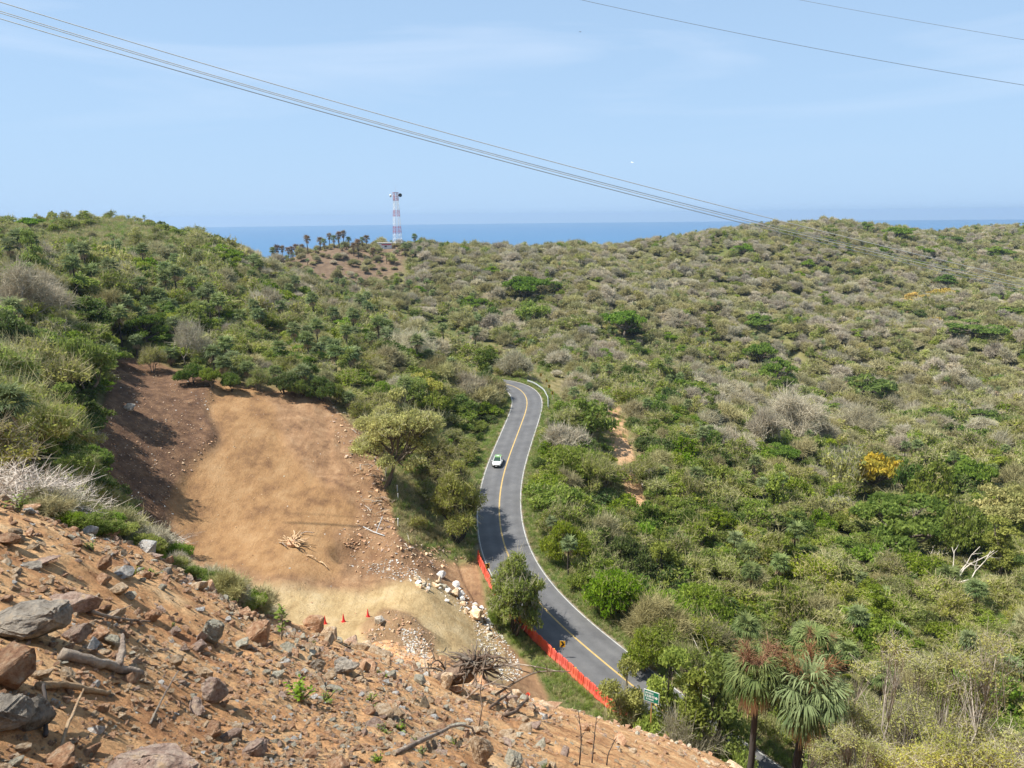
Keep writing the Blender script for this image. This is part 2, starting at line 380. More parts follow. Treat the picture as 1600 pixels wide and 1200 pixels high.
GZ += zb_ * (fbm(GX, GY, 4, 3.2) * 0.9)
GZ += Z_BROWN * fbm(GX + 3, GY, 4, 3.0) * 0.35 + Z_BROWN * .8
# pit in the cut, berm beside the pad
def spot(px, py, z0, sx_, sy_, amp, ang=0.0, pw=2):
    global GZ
    c = PZ(px, py, z0); dx = GX - c.x; dy = GY - c.y
    ca, sa = cos(ang), sin(ang); a = (dx * ca + dy * sa) / sx_; b = (-dx * sa + dy * ca) / sy_
    GZ = GZ + amp * np.exp(-(a * a + b * b) ** pw)
spot(556, 866, -42, 3.0, 2.6, -1.3, 0.2, 4)
spot(590, 845, -42, 4.5, 1.3, 0.9)
spot(645, 862, -42.5, 3.5, 2.0, 1.2)
spot(612, 985, -41.8, 2.8, 2.0, 1.3, 0.3)
spot(655, 1000, -42, 2.4, 1.6, .8, 0.3)
# road bed
f = smooth(16, 5.0, rdist) * smooth(40, 46, RRg)
GZ = GZ * (1 - f) + (rz - 0.10 - 0.02 * np.maximum(rdist - 4, 0)) * f
GZ = np.where(rdist < 4.9, np.minimum(GZ, rz - 0.14), GZ)
GZ = np.where((rdist < 7.5) & (rdist >= 4.9) & (RRg > 46), rz - 0.14 - (rdist - 4.9) * 0.05, GZ)
gpx, gpy = proj(GX, GY, GZ)

def Hxy(x, y):
    x = np.asarray(x, float); y = np.asarray(y, float)
    th = np.arctan2(x, y); r = np.clip(np.hypot(x, y), RR[0], RR[-1] * .999)
    fi = (np.log(r) - math.log(RR[0])) / (math.log(RR[1]) - math.log(RR[0]))
    fj = np.interp(th, TH, np.arange(len(TH)))
    i = np.clip(fi.astype(int), 0, len(RR) - 2); j = np.clip(fj.astype(int), 0, len(TH) - 2)
    a = fi - i; b = fj - j
    return (GZ[i, j] * (1 - b) + GZ[i, j + 1] * b) * (1 - a) + (GZ[i + 1, j] * (1 - b) + GZ[i + 1, j + 1] * b) * a
def samp(G, x, y):
    th = np.arctan2(x, y); r = np.clip(np.hypot(x, y), RR[0], RR[-1] * .999)
    i = np.clip(((np.log(r) - math.log(RR[0])) / (math.log(RR[1]) - math.log(RR[0]))).astype(int), 0, len(RR) - 1)
    j = np.clip(np.interp(th, TH, np.arange(len(TH))).round().astype(int), 0, len(TH) - 1)
    return G[i, j]
_Y = np.exp(np.linspace(math.log(1.5), math.log(1000), 4000))
def G(px, py, ymin=1.5):
    """where the sight line of a photo pixel meets the ground"""
    d = ray(px, py); x = _Y * d.x / d.y; z = _Y * d.z / d.y
    h = Hxy(x, _Y); k = np.where((z < h) & (_Y > ymin))[0]
    k = k[0] if len(k) else 3999
    return Vector((x[k], _Y[k], h[k]))

nR, nT = GX.shape
idx = np.arange(nR * nT).reshape(nR, nT)
q = np.stack([idx[:-1, :-1], idx[:-1, 1:], idx[1:, 1:], idx[1:, :-1]], -1).reshape(-1, 4)[:, ::-1]
wrap = np.stack([idx[:-1, -1], idx[:-1, 0], idx[1:, 0], idx[1:, -1]], -1)[:, ::-1]
inner = idx[0][::-1][None]
ground_mat = bpy.data.materials.new('ground_soil')
gm = np_mesh('ground', np.stack([GX, GY, GZ], -1).reshape(-1, 3), [q, wrap], [ground_mat], smooth_sh=True)
def vcol(me, name, a, b, c):
    at = me.color_attributes.new(name, 'FLOAT_COLOR', 'POINT')
    arr = np.stack([a, b, c, np.ones_like(a)], -1).astype(np.float32)
    at.data.foreach_set('color', arr.ravel())
moist = 0.5 + 0.5 * fbm(GX, GY, 4, 30)
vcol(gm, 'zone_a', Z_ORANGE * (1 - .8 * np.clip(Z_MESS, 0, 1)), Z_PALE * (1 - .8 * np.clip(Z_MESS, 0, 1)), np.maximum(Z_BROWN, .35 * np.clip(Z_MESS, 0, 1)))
vcol(gm, 'zone_b', Z_CUT, np.clip(Z_FORE, 0, 1), np.maximum(Z_KNOB, 0))
vcol(gm, 'zone_c', Z_PATH, Z_SHOULD, moist)
ground = mobj('ground', gm); tag(ground, kind='structure')

# ---- ground material
ground_mat.use_nodes = True
nt = ground_mat.node_tree; b = nt.nodes['Principled BSDF']; b.inputs['Roughness'].default_value = 0.95; b.inputs['Specular IOR Level'].default_value = 0.1
L = nt.links
def attr(n):
    a = nt.nodes.new('ShaderNodeAttribute'); a.attribute_name = n; s = nt.nodes.new('ShaderNodeSeparateColor'); L.new(a.outputs['Color'], s.inputs[0]); return s.outputs
za = attr('zone_a'); zbn = attr('zone_b'); zc = attr('zone_c')
tc = nt.nodes.new('ShaderNodeTexCoord')
def mixc(c1, c2, fac):
    m = nt.nodes.new('ShaderNodeMixRGB'); L.new(c1, m.inputs[1]); L.new(c2, m.inputs[2]); L.new(fac, m.inputs[0]); return m.outputs[0]
wildc, _ = noise_col(nt, [(0.10, 0.095, 0.035), (0.20, 0.17, 0.075), (0.30, 0.245, 0.13)], 0.35, 8, vec=tc.outputs['Object'])
wild2, _ = noise_col(nt, [(0.075, 0.095, 0.025), (0.16, 0.16, 0.06)], 1.3, 6, vec=tc.outputs['Object'])
mr = nt.nodes.new('ShaderNodeMapRange'); mr.inputs['From Min'].default_value = 0.35; mr.inputs['From Max'].default_value = 0.65
L.new(zc[2], mr.inputs['Value'])
col = mixc(wildc, wild2, mr.outputs[0])
cutc, cf = noise_col(nt, [(0.15, 0.085, 0.05), (0.27, 0.16, 0.085), (0.36, 0.23, 0.13)], 0.45, 9, vec=tc.outputs['Object'], rough=0.7)
col = mixc(col, cutc, zbn[0])
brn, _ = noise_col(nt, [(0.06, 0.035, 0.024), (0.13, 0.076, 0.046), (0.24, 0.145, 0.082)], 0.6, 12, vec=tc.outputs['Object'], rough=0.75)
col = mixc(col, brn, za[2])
mpo = nt.nodes.new('ShaderNodeMapping'); mpo.inputs['Rotation'].default_value = (0, 0, 0.5); mpo.inputs['Scale'].default_value = (1, 0.75, 1)
L.new(tc.outputs['Object'], mpo.inputs['Vector'])
org, _ = noise_col(nt, [(0.17, 0.095, 0.05), (0.30, 0.175, 0.082), (0.37, 0.235, 0.12)], 0.3, 12, vec=mpo.outputs[0], rough=0.68)
col = mixc(col, org, za[0])
pal, _ = noise_col(nt, [(0.28, 0.19, 0.09), (0.41, 0.30, 0.155), (0.47, 0.37, 0.22)], 0.35, 12, vec=mpo.outputs[0], rough=0.74)
col = mixc(col, pal, za[1])
ls, lf_ = noise_col(nt, [(0, 0, 0), (0, 0, 0), (1, 1, 1)], 2.2, 8, vec=mpo.outputs[0], pos=[0, .57, .66], rough=.8)
lsm = nt.nodes.new('ShaderNodeMath'); lsm.operation = 'MULTIPLY'; L.new(ls, lsm.inputs[0]); L.new(zbn[0], lsm.inputs[1])
mpt = nt.nodes.new('ShaderNodeMapping'); mpt.inputs['Rotation'].default_value = (0, 0, 0.42); mpt.inputs['Scale'].default_value = (3.2, 0.16, 1); L.new(tc.outputs['Object'], mpt.inputs['Vector'])
trk, _ = noise_col(nt, [(0.90, 0.89, 0.88), (1, 1, 1), (1.04, 1.04, 1.04)], 0.55, 5, vec=mpt.outputs[0], pos=[.36, .5, .66], rough=.6)
mt_ = nt.nodes.new('ShaderNodeMixRGB'); mt_.blend_type = 'MULTIPLY'; L.new(zbn[0], mt_.inputs[0]); L.new(col, mt_.inputs[1]); L.new(trk, mt_.inputs[2]); col = mt_.outputs[0]
lsk = nt.nodes.new('ShaderNodeMath'); lsk.operation = 'MULTIPLY'; lsk.inputs[1].default_value = .55; L.new(lsm.outputs[0], lsk.inputs[0])
dk = nt.nodes.new('ShaderNodeRGB'); dk.outputs[0].default_value = (0.15, 0.085, 0.05, 1); col = mixc(col, dk.outputs[0], lsk.outputs[0])
fg, fgf = noise_col(nt, [(0.30, 0.14, 0.07), (0.54, 0.295, 0.14), (0.68, 0.425, 0.215), (0.72, 0.53, 0.32)], 1.1, 12, vec=tc.outputs['Object'], pos=[0.32, 0.46, 0.58, 0.72], rough=0.72)
fg2, _ = noise_col(nt, [(0.55, 0.55, 0.55), (1.0, 1.0, 1.0), (1.25, 1.2, 1.15)], 14, 6, vec=tc.outputs['Object'], rough=0.8)
mm = nt.nodes.new('ShaderNodeMixRGB'); mm.blend_type = 'MULTIPLY'; mm.inputs[0].default_value = 1; L.new(fg, mm.inputs[1]); L.new(fg2, mm.inputs[2])
col = mixc(col, mm.outputs[0], zbn[1])
knb, _ = noise_col(nt, [(0.11, 0.075, 0.05), (0.20, 0.14, 0.09)], 0.3, 8, vec=tc.outputs['Object'])
col = mixc(col, knb, zbn[2])
pth, _ = noise_col(nt, [(0.42, 0.24, 0.12), (0.52, 0.34, 0.2)], 0.5, 8, vec=tc.outputs['Object'])
col = mixc(col, pth, zc[0])
shd, _ = noise_col(nt, [(0.17, 0.14, 0.09), (0.30, 0.25, 0.17)], 1.5, 8, vec=tc.outputs['Object'])
col = mixc(col, shd, zc[1])
L.new(col, b.inputs['Base Color'])
n1 = nt.nodes.new('ShaderNodeTexNoise'); n1.inputs['Scale'].default_value = 4; n1.inputs['Detail'].default_value = 12; n1.inputs['Roughness'].default_value = 0.72
L.new(tc.outputs['Object'], n1.inputs['Vector'])
n2 = nt.nodes.new('ShaderNodeTexNoise'); n2.inputs['Scale'].default_value = 0.9; n2.inputs['Detail'].default_value = 9; n2.inputs['Roughness'].default_value = 0.65; n2.inputs['Distortion'].default_value = 0.2
L.new(tc.outputs['Object'], n2.inputs['Vector'])
ha = nt.nodes.new('ShaderNodeMath'); ha.operation = 'MULTIPLY'; ha.inputs[1].default_value = 1.3; L.new(n2.outputs['Fac'], ha.inputs[0])
hb_ = nt.nodes.new('ShaderNodeMath'); hc_ = nt.nodes.new('ShaderNodeMath'); hc_.operation = 'MULTIPLY_ADD'; hc_.inputs[1].default_value = .25; L.new(trk, hc_.inputs[0]); L.new(ha.outputs[0], hc_.inputs[2]); L.new(hc_.outputs[0], hb_.inputs[0]); L.new(n1.outputs['Fac'], hb_.inputs[1])
bump(nt, b, hb_.outputs[0], 1.0, 0.17)

# ---- sea
mb = MB(); n = 180; V = [(0, 0, 0)] + [(15500 * cos(2 * pi * i / n), 15500 * sin(2 * pi * i / n), 0) for i in range(n)]
mb.add(V, (), [(0, i + 1, (i + 1) % n + 1) for i in range(n)])
ms, snt, sb = mat_base('sea_water')
c, fac = noise_col(snt, [(0.035, 0.12, 0.24), (0.043, 0.135, 0.255)], 0.0006, 6)
snt.links.new(c, sb.inputs['Base Color']); sb.inputs['Roughness'].default_value = 0.45; sb.inputs['IOR'].default_value = 1.33
nn = snt.nodes.new('ShaderNodeTexNoise'); nn.inputs['Scale'].default_value = 0.05; nn.inputs['Detail'].default_value = 6
t_ = snt.nodes.new('ShaderNodeTexCoord'); snt.links.new(t_.outputs['Object'], nn.inputs['Vector']); bump(snt, sb, nn.outputs['Fac'], 0.6, 2.0)
sea = mb.build('sea', ms, loc=(0, 0, -150)); tag(sea, kind='structure')

# ---- road with its painted lines
def ribbon(o0, o1, dz, i0=0, i1=None, thick=0.0, segs=1):
    i1 = i1 or len(RC); I = np.arange(i0, i1); Vv = []
    offs = np.linspace(o0, o1, segs + 1)
    for o in offs: Vv.append(RC[I] + RN[I] * o + np.array([0, 0, dz]))
    V = np.stack(Vv, 1).reshape(-1, 3); k = segs + 1; m = len(I)
    ii = np.arange(m * k).reshape(m, k)
    Q = np.stack([ii[:-1, :-1], ii[:-1, 1:], ii[1:, 1:], ii[1:, :-1]], -1).reshape(-1, 4)
    return V, Q
am, ant, ab = mat_base('asphalt')
c, fac = noise_col(ant, [(0.078, 0.077, 0.078), (0.102, 0.101, 0.101), (0.128, 0.126, 0.123)], 0.35, 10, rough=0.7)
n2 = ant.nodes.new('ShaderNodeTexNoise'); n2.inputs['Scale'].default_value = 30; n2.inputs['Detail'].default_value = 4
t_ = ant.nodes.new('ShaderNodeTexCoord'); ant.links.new(t_.outputs['Object'], n2.inputs['Vector']); bump(ant, ab, n2.outputs['Fac'], 0.3, 0.01)
ua = ant.nodes.new('ShaderNodeAttribute'); ua.attribute_name = 'tint'
rp = ant.nodes.new('ShaderNodeValToRGB'); rp.color_ramp.elements[0].color = (0.80, 0.80, 0.80, 1); rp.color_ramp.elements[1].color = (1.1, 1.1, 1.1, 1)
ant.links.new(ua.outputs['Fac'], rp.inputs[0])
mx = ant.nodes.new('ShaderNodeMixRGB'); mx.blend_type = 'MULTIPLY'; mx.inputs[0].default_value = 1
ant.links.new(c, mx.inputs[1]); ant.links.new(rp.outputs[0], mx.inputs[2]); ant.links.new(mx.outputs[0], ab.inputs['Base Color']); ab.inputs['Roughness'].default_value = 0.8
ea = ant.nodes.new('ShaderNodeAttribute'); ea.attribute_name = 'edge'; en = ant.nodes.new('ShaderNodeTexNoise'); en.inputs['Scale'].default_value = .9; en.inputs['Detail'].default_value = 8
ant.links.new(t_.outputs['Object'], en.inputs['Vector']); em = ant.nodes.new('ShaderNodeMath'); em.operation = 'MULTIPLY'; ant.links.new(ea.outputs['Fac'], em.inputs[0]); ant.links.new(en.outputs['Fac'], em.inputs[1])
er = ant.nodes.new('ShaderNodeMapRange'); er.inputs['From Min'].default_value = .25; er.inputs['From Max'].default_value = .6; ant.links.new(em.outputs[0], er.inputs['Value'])
eb = ant.nodes.new('ShaderNodeMixRGB'); eb.inputs[2].default_value = (.27, .20, .13, 1); ant.links.new(er.outputs[0], eb.inputs[0]); ant.links.new(mx.outputs[0], eb.inputs[1]); ant.links.new(eb.outputs[0], ab.inputs['Base Color'])
V, Q = ribbon(-3.72, 3.72, 0, segs=16)
tr_ = np.tile(0.5 + 0.5 * np.cos(np.linspace(0, 2, 17) * 2 * 2 * pi), len(RC)) * 0.6 + 0.2
road = mobj('road', np_mesh('road', V, [Q[:, ::-1]], [am], tint=tr_, smooth_sh=True)); tag(road, kind='structure')
ea_ = road.data.attributes.new('edge', 'FLOAT', 'POINT'); ea_.data.foreach_set('value', np.tile(smooth(.86, 1.0, np.abs(np.linspace(-1, 1, 17))), len(RC)).astype(np.float32))
wm = plain('white_road_paint', (0.37, 0.37, 0.34), 0.7, var=0.2, scale=2); ym = plain('yellow_road_paint', (0.42, 0.29, 0.10), 0.7, var=0.2, scale=2)
for o0, o1, m_, nm in [(-3.56, -3.42, wm, 'edge_line'), (3.42, 3.56, wm, 'edge_line'), (-0.11, 0.11, ym, 'centre_line')]:
    V, Q = ribbon(o0, o1, 0.006); mobj(nm, np_mesh(nm, V, [Q[:, ::-1]], [m_]), road)
# ------------------------------------------------------------------ plant meshes
M_BARK = plain('bark', (0.15, 0.12, 0.09), 0.9, var=0.4, scale=1.5)
M_BARKD = plain('dark_bark', (0.05, 0.04, 0.034), 0.9, var=0.4, scale=1.5)
M_PALE = plain('pale_bark', (0.48, 0.43, 0.36), 0.9, var=0.3, scale=1.5)
M_TWIG = leafmat('grey_twigs', (0.37, 0.325, 0.22), (0.56, 0.505, 0.365), 0.3, 0.10)
M_TWIGW = leafmat('bleached_twigs', (0.40, 0.34, 0.28), (0.62, 0.55, 0.47), 0.0, 0.06)
M_TWIGO = leafmat('olive_twigs', (0.30, 0.275, 0.125), (0.46, 0.42, 0.21), 0.2, 0.10)
M_GRN = leafmat('green_leaves', (0.145, 0.20, 0.026), (0.33, 0.38, 0.060), 0.48, 0.09)
M_OLV = leafmat('olive_leaves', (0.195, 0.22, 0.042), (0.385, 0.395, 0.095), 0.48, 0.09)
M_BRT = leafmat('bright_leaves', (0.115, 0.20, 0.018), (0.265, 0.36, 0.045), 0.48, 0.07)
M_DRK = leafmat('dark_leaves', (0.065, 0.115, 0.018), (0.16, 0.22, 0.040), 0.4, 0.08)
M_YEL = leafmat('yellow_green_leaves', (0.29, 0.31, 0.070), (0.50, 0.46, 0.13), 0.38, 0.06)
M_FLW = leafmat('orange_blossom', (0.33, 0.28, 0.05), (0.66, 0.42, 0.05), 0.3, 0.05)
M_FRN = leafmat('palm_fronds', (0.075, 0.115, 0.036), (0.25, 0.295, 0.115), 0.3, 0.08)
M_FRND = leafmat('dead_palm_fronds', (0.24, 0.16, 0.09), (0.56, 0.41, 0.25), 0.2, 0.08)
M_INFL = leafmat('palm_fruit_stalks', (0.16, 0.075, 0.04), (0.30, 0.16, 0.09), 0.0, 0.05)
M_GRS = leafmat('dry_grass', (0.33, 0.29, 0.13), (0.55, 0.48, 0.26), 0.3, 0.08)
M_GRSG = leafmat('green_grass', (0.15, 0.24, 0.04), (0.32, 0.40, 0.10), 0.35, 0.08)

def rnd_dirs(r, n):
    v = r.normal(size=(n, 3)); return v / np.linalg.norm(v, axis=1)[:, None]
def quads(C, U, Vv, tint):
    """leaf quads from centres and half axes; pointed by shape (diamond-ish hexagon kept as quad)"""
    n = len(C); P4 = np.stack([C - U, C - Vv, C + U, C + Vv], 1).reshape(-1, 3)
    return P4, np.arange(4 * n).reshape(n, 4), np.repeat(tint, 4)
def leaf_cloud(r, cent, rad, n_per, size, tint_c, flat=0.45, up=0.35):
    """leaves scattered in small clumps"""
    m = len(cent); n = m * n_per
    ci = np.repeat(np.arange(m), n_per)
    d = rnd_dirs(r, n) * (r.random(n) ** 0.4)[:, None]
    d[:, 2] *= flat / 0.45 * 0.6
    C = cent[ci] + d * (rad[ci] if hasattr(rad, '__len__') else rad)[..., None] if hasattr(rad, '__len__') else cent[ci] + d * rad
    nrm = rnd_dirs(r, n) + d * 0.8 + np.array([0, 0, up]); nrm /= np.linalg.norm(nrm, axis=1)[:, None]
    a = np.cross(nrm, rnd_dirs(r, n)); a /= np.linalg.norm(a, axis=1)[:, None] + 1e-6
    b = np.cross(nrm, a); s = size * (0.6 + 0.8 * r.random(n))[:, None]
    t = np.clip(tint_c[ci] + r.normal(0, 0.16, n), 0, 1)
    return quads(C, a * s, b * s * 0.5, t)
def strips(P0, P1, w0, w1, r, tint, sag=0.0):
    """tapered ribbons from P0 to P1 facing random sides"""
    n = len(P0); d = P1 - P0
    s = np.cross(d, rnd_dirs(r, n)); s /= np.linalg.norm(s, axis=1)[:, None] + 1e-9
    w0 = np.broadcast_to(w0, (n,))[:, None]; w1 = np.broadcast_to(w1, (n,))[:, None]
    V = np.stack([P0 - s * w0, P0 + s * w0, P1 + s * w1, P1 - s * w1], 1).reshape(-1, 3)
    return V, np.arange(4 * n).reshape(n, 4), np.repeat(tint, 4)
class Acc:
    def __init__(s): s.V = []; s.F = []; s.T = []; s.M = []; s.n = 0
    def add(s, vft, m=0):
        V, Fq, T = vft
        if len(V) == 0: return
        s.V.append(V); s.F.append(Fq + s.n); s.T.append(T); s.M.append(np.full(len(Fq), m)); s.n += len(V)
    def mesh(s, name, mats):
        return np_mesh(name, np.concatenate(s.V), s.F, mats, midx=s.M, tint=np.concatenate(s.T))
def tube_np(pts, rad, n=5):
    mb = MB(); mb.tube(pts, rad, n, cap=False); V = mb.V[0]; return V, np.array(mb.Q), np.full(len(V), 0.5)
def bend(r, p0, p1, k=4, wob=0.08, lift=0.0):
    t = np.linspace(0, 1, k + 1)[:, None]; L_ = np.linalg.norm(p1 - p0)
    w = np.cumsum(r.normal(0, 1, (k + 1, 3)), 0) ; w -= w[0]; w -= t * w[-1]
    pts = p0 + (p1 - p0) * t + w * wob * L_ / math.sqrt(k)
    pts[:, 2] += lift * L_ * np.sin(t[:, 0] * pi)
    return pts

def plant(seed, lobes, sub=18, subr=0.17, n_leaf=16, leaf=0.05, trunk_h=0.25, stems=1, wood_r=0.035, twigs=0, twig_len=0.3, twig_w=0.006,
          hollow=0.45, under=0.15, flat=0.45, lobe_flat=0.75, wood_sides=5, spread=0.12, branch_every=3, droop=0.0, mats=None, leafy=1.0, tint_shift=0.0, lean=(0, 0)):
    """lobes: list of (x,y,z,radius); plant about 1 unit across in radius. returns (crown mesh data, wood acc)"""
    r = np.random.default_rng(seed)
    crown = Acc(); wood = Acc()
    lobes = np.array(lobes, float)
    bases = [np.array([r.normal(0, spread * 0.5), r.normal(0, spread * 0.5), -0.06]) if stems > 1 else np.array([0, 0, -0.06]) for _ in range(stems)]
    forks = [b_ + np.array([r.normal(0, spread) + lean[0], r.normal(0, spread) + lean[1], trunk_h + 0.06]) for b_ in bases]
    for b_, f_ in zip(bases, forks):
        wood.add(tube_np(bend(r, b_, f_, 4, 0.06), np.linspace(wood_r * 1.25, wood_r * 0.8, 5), wood_sides + 1))
    SC_ = []; ST = []
    for li, (x, y, z, R) in enumerate(lobes):
        c = np.array([x, y, z]); k = np.argmin([np.linalg.norm((f_ - c)[:2]) for f_ in forks]) if stems > 1 else 0
        f_ = forks[k]; lp = bend(r, f_, c, 5, 0.13, 0.02)
        wood.add(tube_np(lp, np.linspace(wood_r * 0.62, wood_r * 0.22, 6), wood_sides))
        n = max(4, int(sub * (R / 0.4) ** 1.5))
        d = rnd_dirs(r, n); d[:, 2] = np.abs(d[:, 2]) * (1 - under) - under * r.random(n)
        rr = R * (hollow + (1 - hollow) * r.random(n) ** 0.6)
        p = c + d * rr[:, None] * np.array([1, 1, lobe_flat])
        p[:, 2] -= droop * rr * r.random(n)
        p[:, 2] = np.maximum(p[:, 2], 0.04)
        SC_.append(p); lt = r.normal(0.45, 0.14)
        ST.append(np.clip(lt + r.normal(0, 0.16, n) + tint_shift, 0, 1))
        for j in range(0, n, branch_every):
            q0 = lp[r.integers(3, 6)]; wood.add(tube_np(bend(r, q0, p[j], 2, 0.12), np.linspace(wood_r * 0.2, wood_r * 0.06, 3), 3))
    S = np.concatenate(SC_); T = np.concatenate(ST)
    if twigs:
        i = np.repeat(np.arange(len(S)), twigs); n = len(i)
        cc = lobes[:, :3].mean(0); out = S[i] - np.array([cc[0], cc[1], cc[2] * 0.4]); out /= np.linalg.norm(out, axis=1)[:, None] + 1e-6
        dr = out * 0.6 + rnd_dirs(r, n) * 0.95 + np.array([0, 0, 0.25]); dr /= np.linalg.norm(dr, axis=1)[:, None]
        p0 = S[i] - dr * twig_len * 0.45 * r.random(n)[:, None] + rnd_dirs(r, n) * subr * 0.5
        ln = twig_len * (0.4 + 0.8 * r.random(n))[:, None]; p1 = p0 + dr * ln
        tt = np.clip(T[i] + r.normal(0, 0.2, n), 0, 1)
        crown.add(strips(p0, p1, twig_w, twig_w * 0.35, r, tt), 1)
        p2 = p0 + dr * ln * 0.5; p3 = p2 + (dr + rnd_dirs(r, n) * 0.9) * ln * 0.45
        crown.add(strips(p2, p3, twig_w * 0.7, twig_w * 0.3, r, tt), 1)
    if n_leaf:
        keep = r.random(len(S)) < leafy
        crown.add(leaf_cloud(r, S[keep], subr, n_leaf, leaf, T[keep], flat), 0)
    return crown, wood

def dome_lobes(r, n, R0=0.42, h=0.55, rad=0.62, zf=1.0, top=True):
    L_ = []
    for i in range(n):
        a = i * 2.399 + r.random(); q_ = math.sqrt((i + 0.5) / n) * rad
        L_.append((q_ * cos(a) + r.normal(0, .07), q_ * sin(a) + r.normal(0, .07), h * zf * (1 - 0.5 * (q_ / rad) ** 2) * (0.70 + 0.6 * r.random()), R0 * (0.55 + 0.75 * r.random())))
    return L_

def fan_frond(r, acc, base, direc, pet, blade, nl, w, m, droop=0.5, fold=0.35, tint=0.5, segs=2):
    """one fan leaf: stalk, then narrow leaflets that radiate and hang at the tips"""
    d = direc / np.linalg.norm(direc); side = np.cross(d, [0, 0, 1.0]); side /= np.linalg.norm(side) + 1e-9; up = np.cross(side, d)
    hub = base + d * pet - np.array([0, 0, 0.06 * pet])
    acc.add(strips(base[None], hub[None], w * 0.7, w * 0.4, r, np.array([min(1, tint + .2)])), m)
    ang = np.linspace(-1.75, 1.75, nl) + r.normal(0, 0.06, nl)
    V = []; Fq = []; T = []; k = 0
    for a in ang:
        ld = d * cos(a) + side * sin(a) + up * (fold * abs(sin(a)) * 0.6 - 0.05); ld /= np.linalg.norm(ld)
        L_ = blade * (0.75 + 0.25 * cos(a)) * (0.85 + 0.3 * r.random())
        wv = np.cross(ld, up + side * 0.3 * r.normal()); wv /= np.linalg.norm(wv) + 1e-9
        pts = [hub]; q_ = hub; dv = ld.copy()
        for s_ in range(segs):
            q_ = q_ + dv * L_ / segs; pts.append(q_); dv = dv + np.array([0, 0, -droop * (0.7 + 0.6 * r.random()) * (1.0 + s_)]); dv /= np.linalg.norm(dv)
        ws = [w * 0.25, w, w * 0.12] if segs == 2 else ([w * .25, w * .9, w * .9, w * .1] if segs == 3 else [w * 0.4, w * 0.5])
        for s_ in range(segs):
            V += [pts[s_] - wv * ws[s_], pts[s_] + wv * ws[s_], pts[s_ + 1] + wv * ws[s_ + 1], pts[s_ + 1] - wv * ws[s_ + 1]]
            Fq.append([k, k + 1, k + 2, k + 3]); k += 4; tt = np.clip(tint + r.normal(0, 0.15), 0, 1); T += [tt] * 4
    acc.add((np.array(V), np.array(Fq), np.array(T)), m)

def palm(seed, h=1.0, n_fr=30, pet=0.28, blade=0.42, nl=16, w=0.022, dead=6, stalks=0, trunk_r=0.05, lean=(0, 0), segs=2, dark=True):
    """fan palm; crown radius about 0.7 units at height h; returns crown (fronds, dead) and trunk"""
    r = np.random.default_rng(seed); cr_ = Acc(); skirt = Acc(); tr = Acc()
    top = np.array([lean[0], lean[1], h])
    pts = bend(r, np.array([0, 0, -0.1]), top, 6, 0.015)
    tr.add(tube_np(pts, np.linspace(trunk_r * 1.15, trunk_r * 0.9, 7) * (1 + 0.08 * r.normal(size=7)), 9))
    for i in range(n_fr):
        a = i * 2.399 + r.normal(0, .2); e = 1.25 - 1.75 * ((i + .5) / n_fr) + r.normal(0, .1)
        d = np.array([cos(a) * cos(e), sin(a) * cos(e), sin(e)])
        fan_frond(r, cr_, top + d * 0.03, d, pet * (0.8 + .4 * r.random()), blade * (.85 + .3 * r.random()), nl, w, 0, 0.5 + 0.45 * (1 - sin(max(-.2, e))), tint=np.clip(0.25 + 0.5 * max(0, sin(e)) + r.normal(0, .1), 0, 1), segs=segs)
    for i in range(dead):
        a = r.random() * 2 * pi; e = -0.9 - 0.5 * r.random(); d = np.array([cos(a) * cos(e), sin(a) * cos(e), sin(e)])
        fan_frond(r, skirt, top - np.array([0, 0, 0.10]), d, pet * 1.0, blade * 0.95, max(5, nl * 2 // 3), w * 0.9, 0, 1.1, tint=0.3 + 0.6 * r.random(), segs=segs)
    st = Acc()
    for i in range(stalks):
        a = r.random() * 2 * pi; e = 0.75 + 0.6 * r.random(); d = np.array([cos(a) * cos(e), sin(a) * cos(e), sin(e)])
        p0 = top; p1 = top + d * (pet + blade * 0.8)
        st.add(tube_np(bend(r, p0, p1, 3, 0.04), np.linspace(0.008, 0.004, 4), 4))
        n = 130; t = 0.35 + 0.65 * r.random(n)
        q0 = p0 + (p1 - p0) * t[:, None]; dd = d * 0.6 + rnd_dirs(r, n) * 0.75 + np.array([0, 0, -0.1]); q1 = q0 + dd * (0.10 + 0.10 * r.random(n))[:, None]
        st.add(strips(q0, q1, 0.0035, 0.0015, r, r.random(n)))
        q2 = q1 + (dd + rnd_dirs(r, n) * .6 + np.array([0, 0, -0.5])) * 0.08
        st.add(strips(q1, q2, 0.003, 0.0015, r, r.random(n)))
    return cr_, skirt, st, tr

def grass_tuft(seed, n=60, h=0.6, spread=0.35, w=0.012, bendy=0.5):
    r = np.random.default_rng(seed); a = Acc()
    p0 = np.stack([r.normal(0, spread * .5, n), r.normal(0, spread * .5, n), np.full(n, -0.05)], 1)
    d = np.stack([r.normal(0, .35, n), r.normal(0, .35, n), np.ones(n)], 1); L_ = h * (0.5 + 0.7 * r.random(n))[:, None]
    p1 = p0 + d * L_ * 0.6; p2 = p1 + (d + rnd_dirs(r, n) * bendy + np.array([0, 0, -.3])) * L_ * 0.45; t = r.random(n)
    a.add(strips(p0, p1, w, w * .8, r, t)); a.add(strips(p1, p2, w * .8, w * .2, r, t)); return a

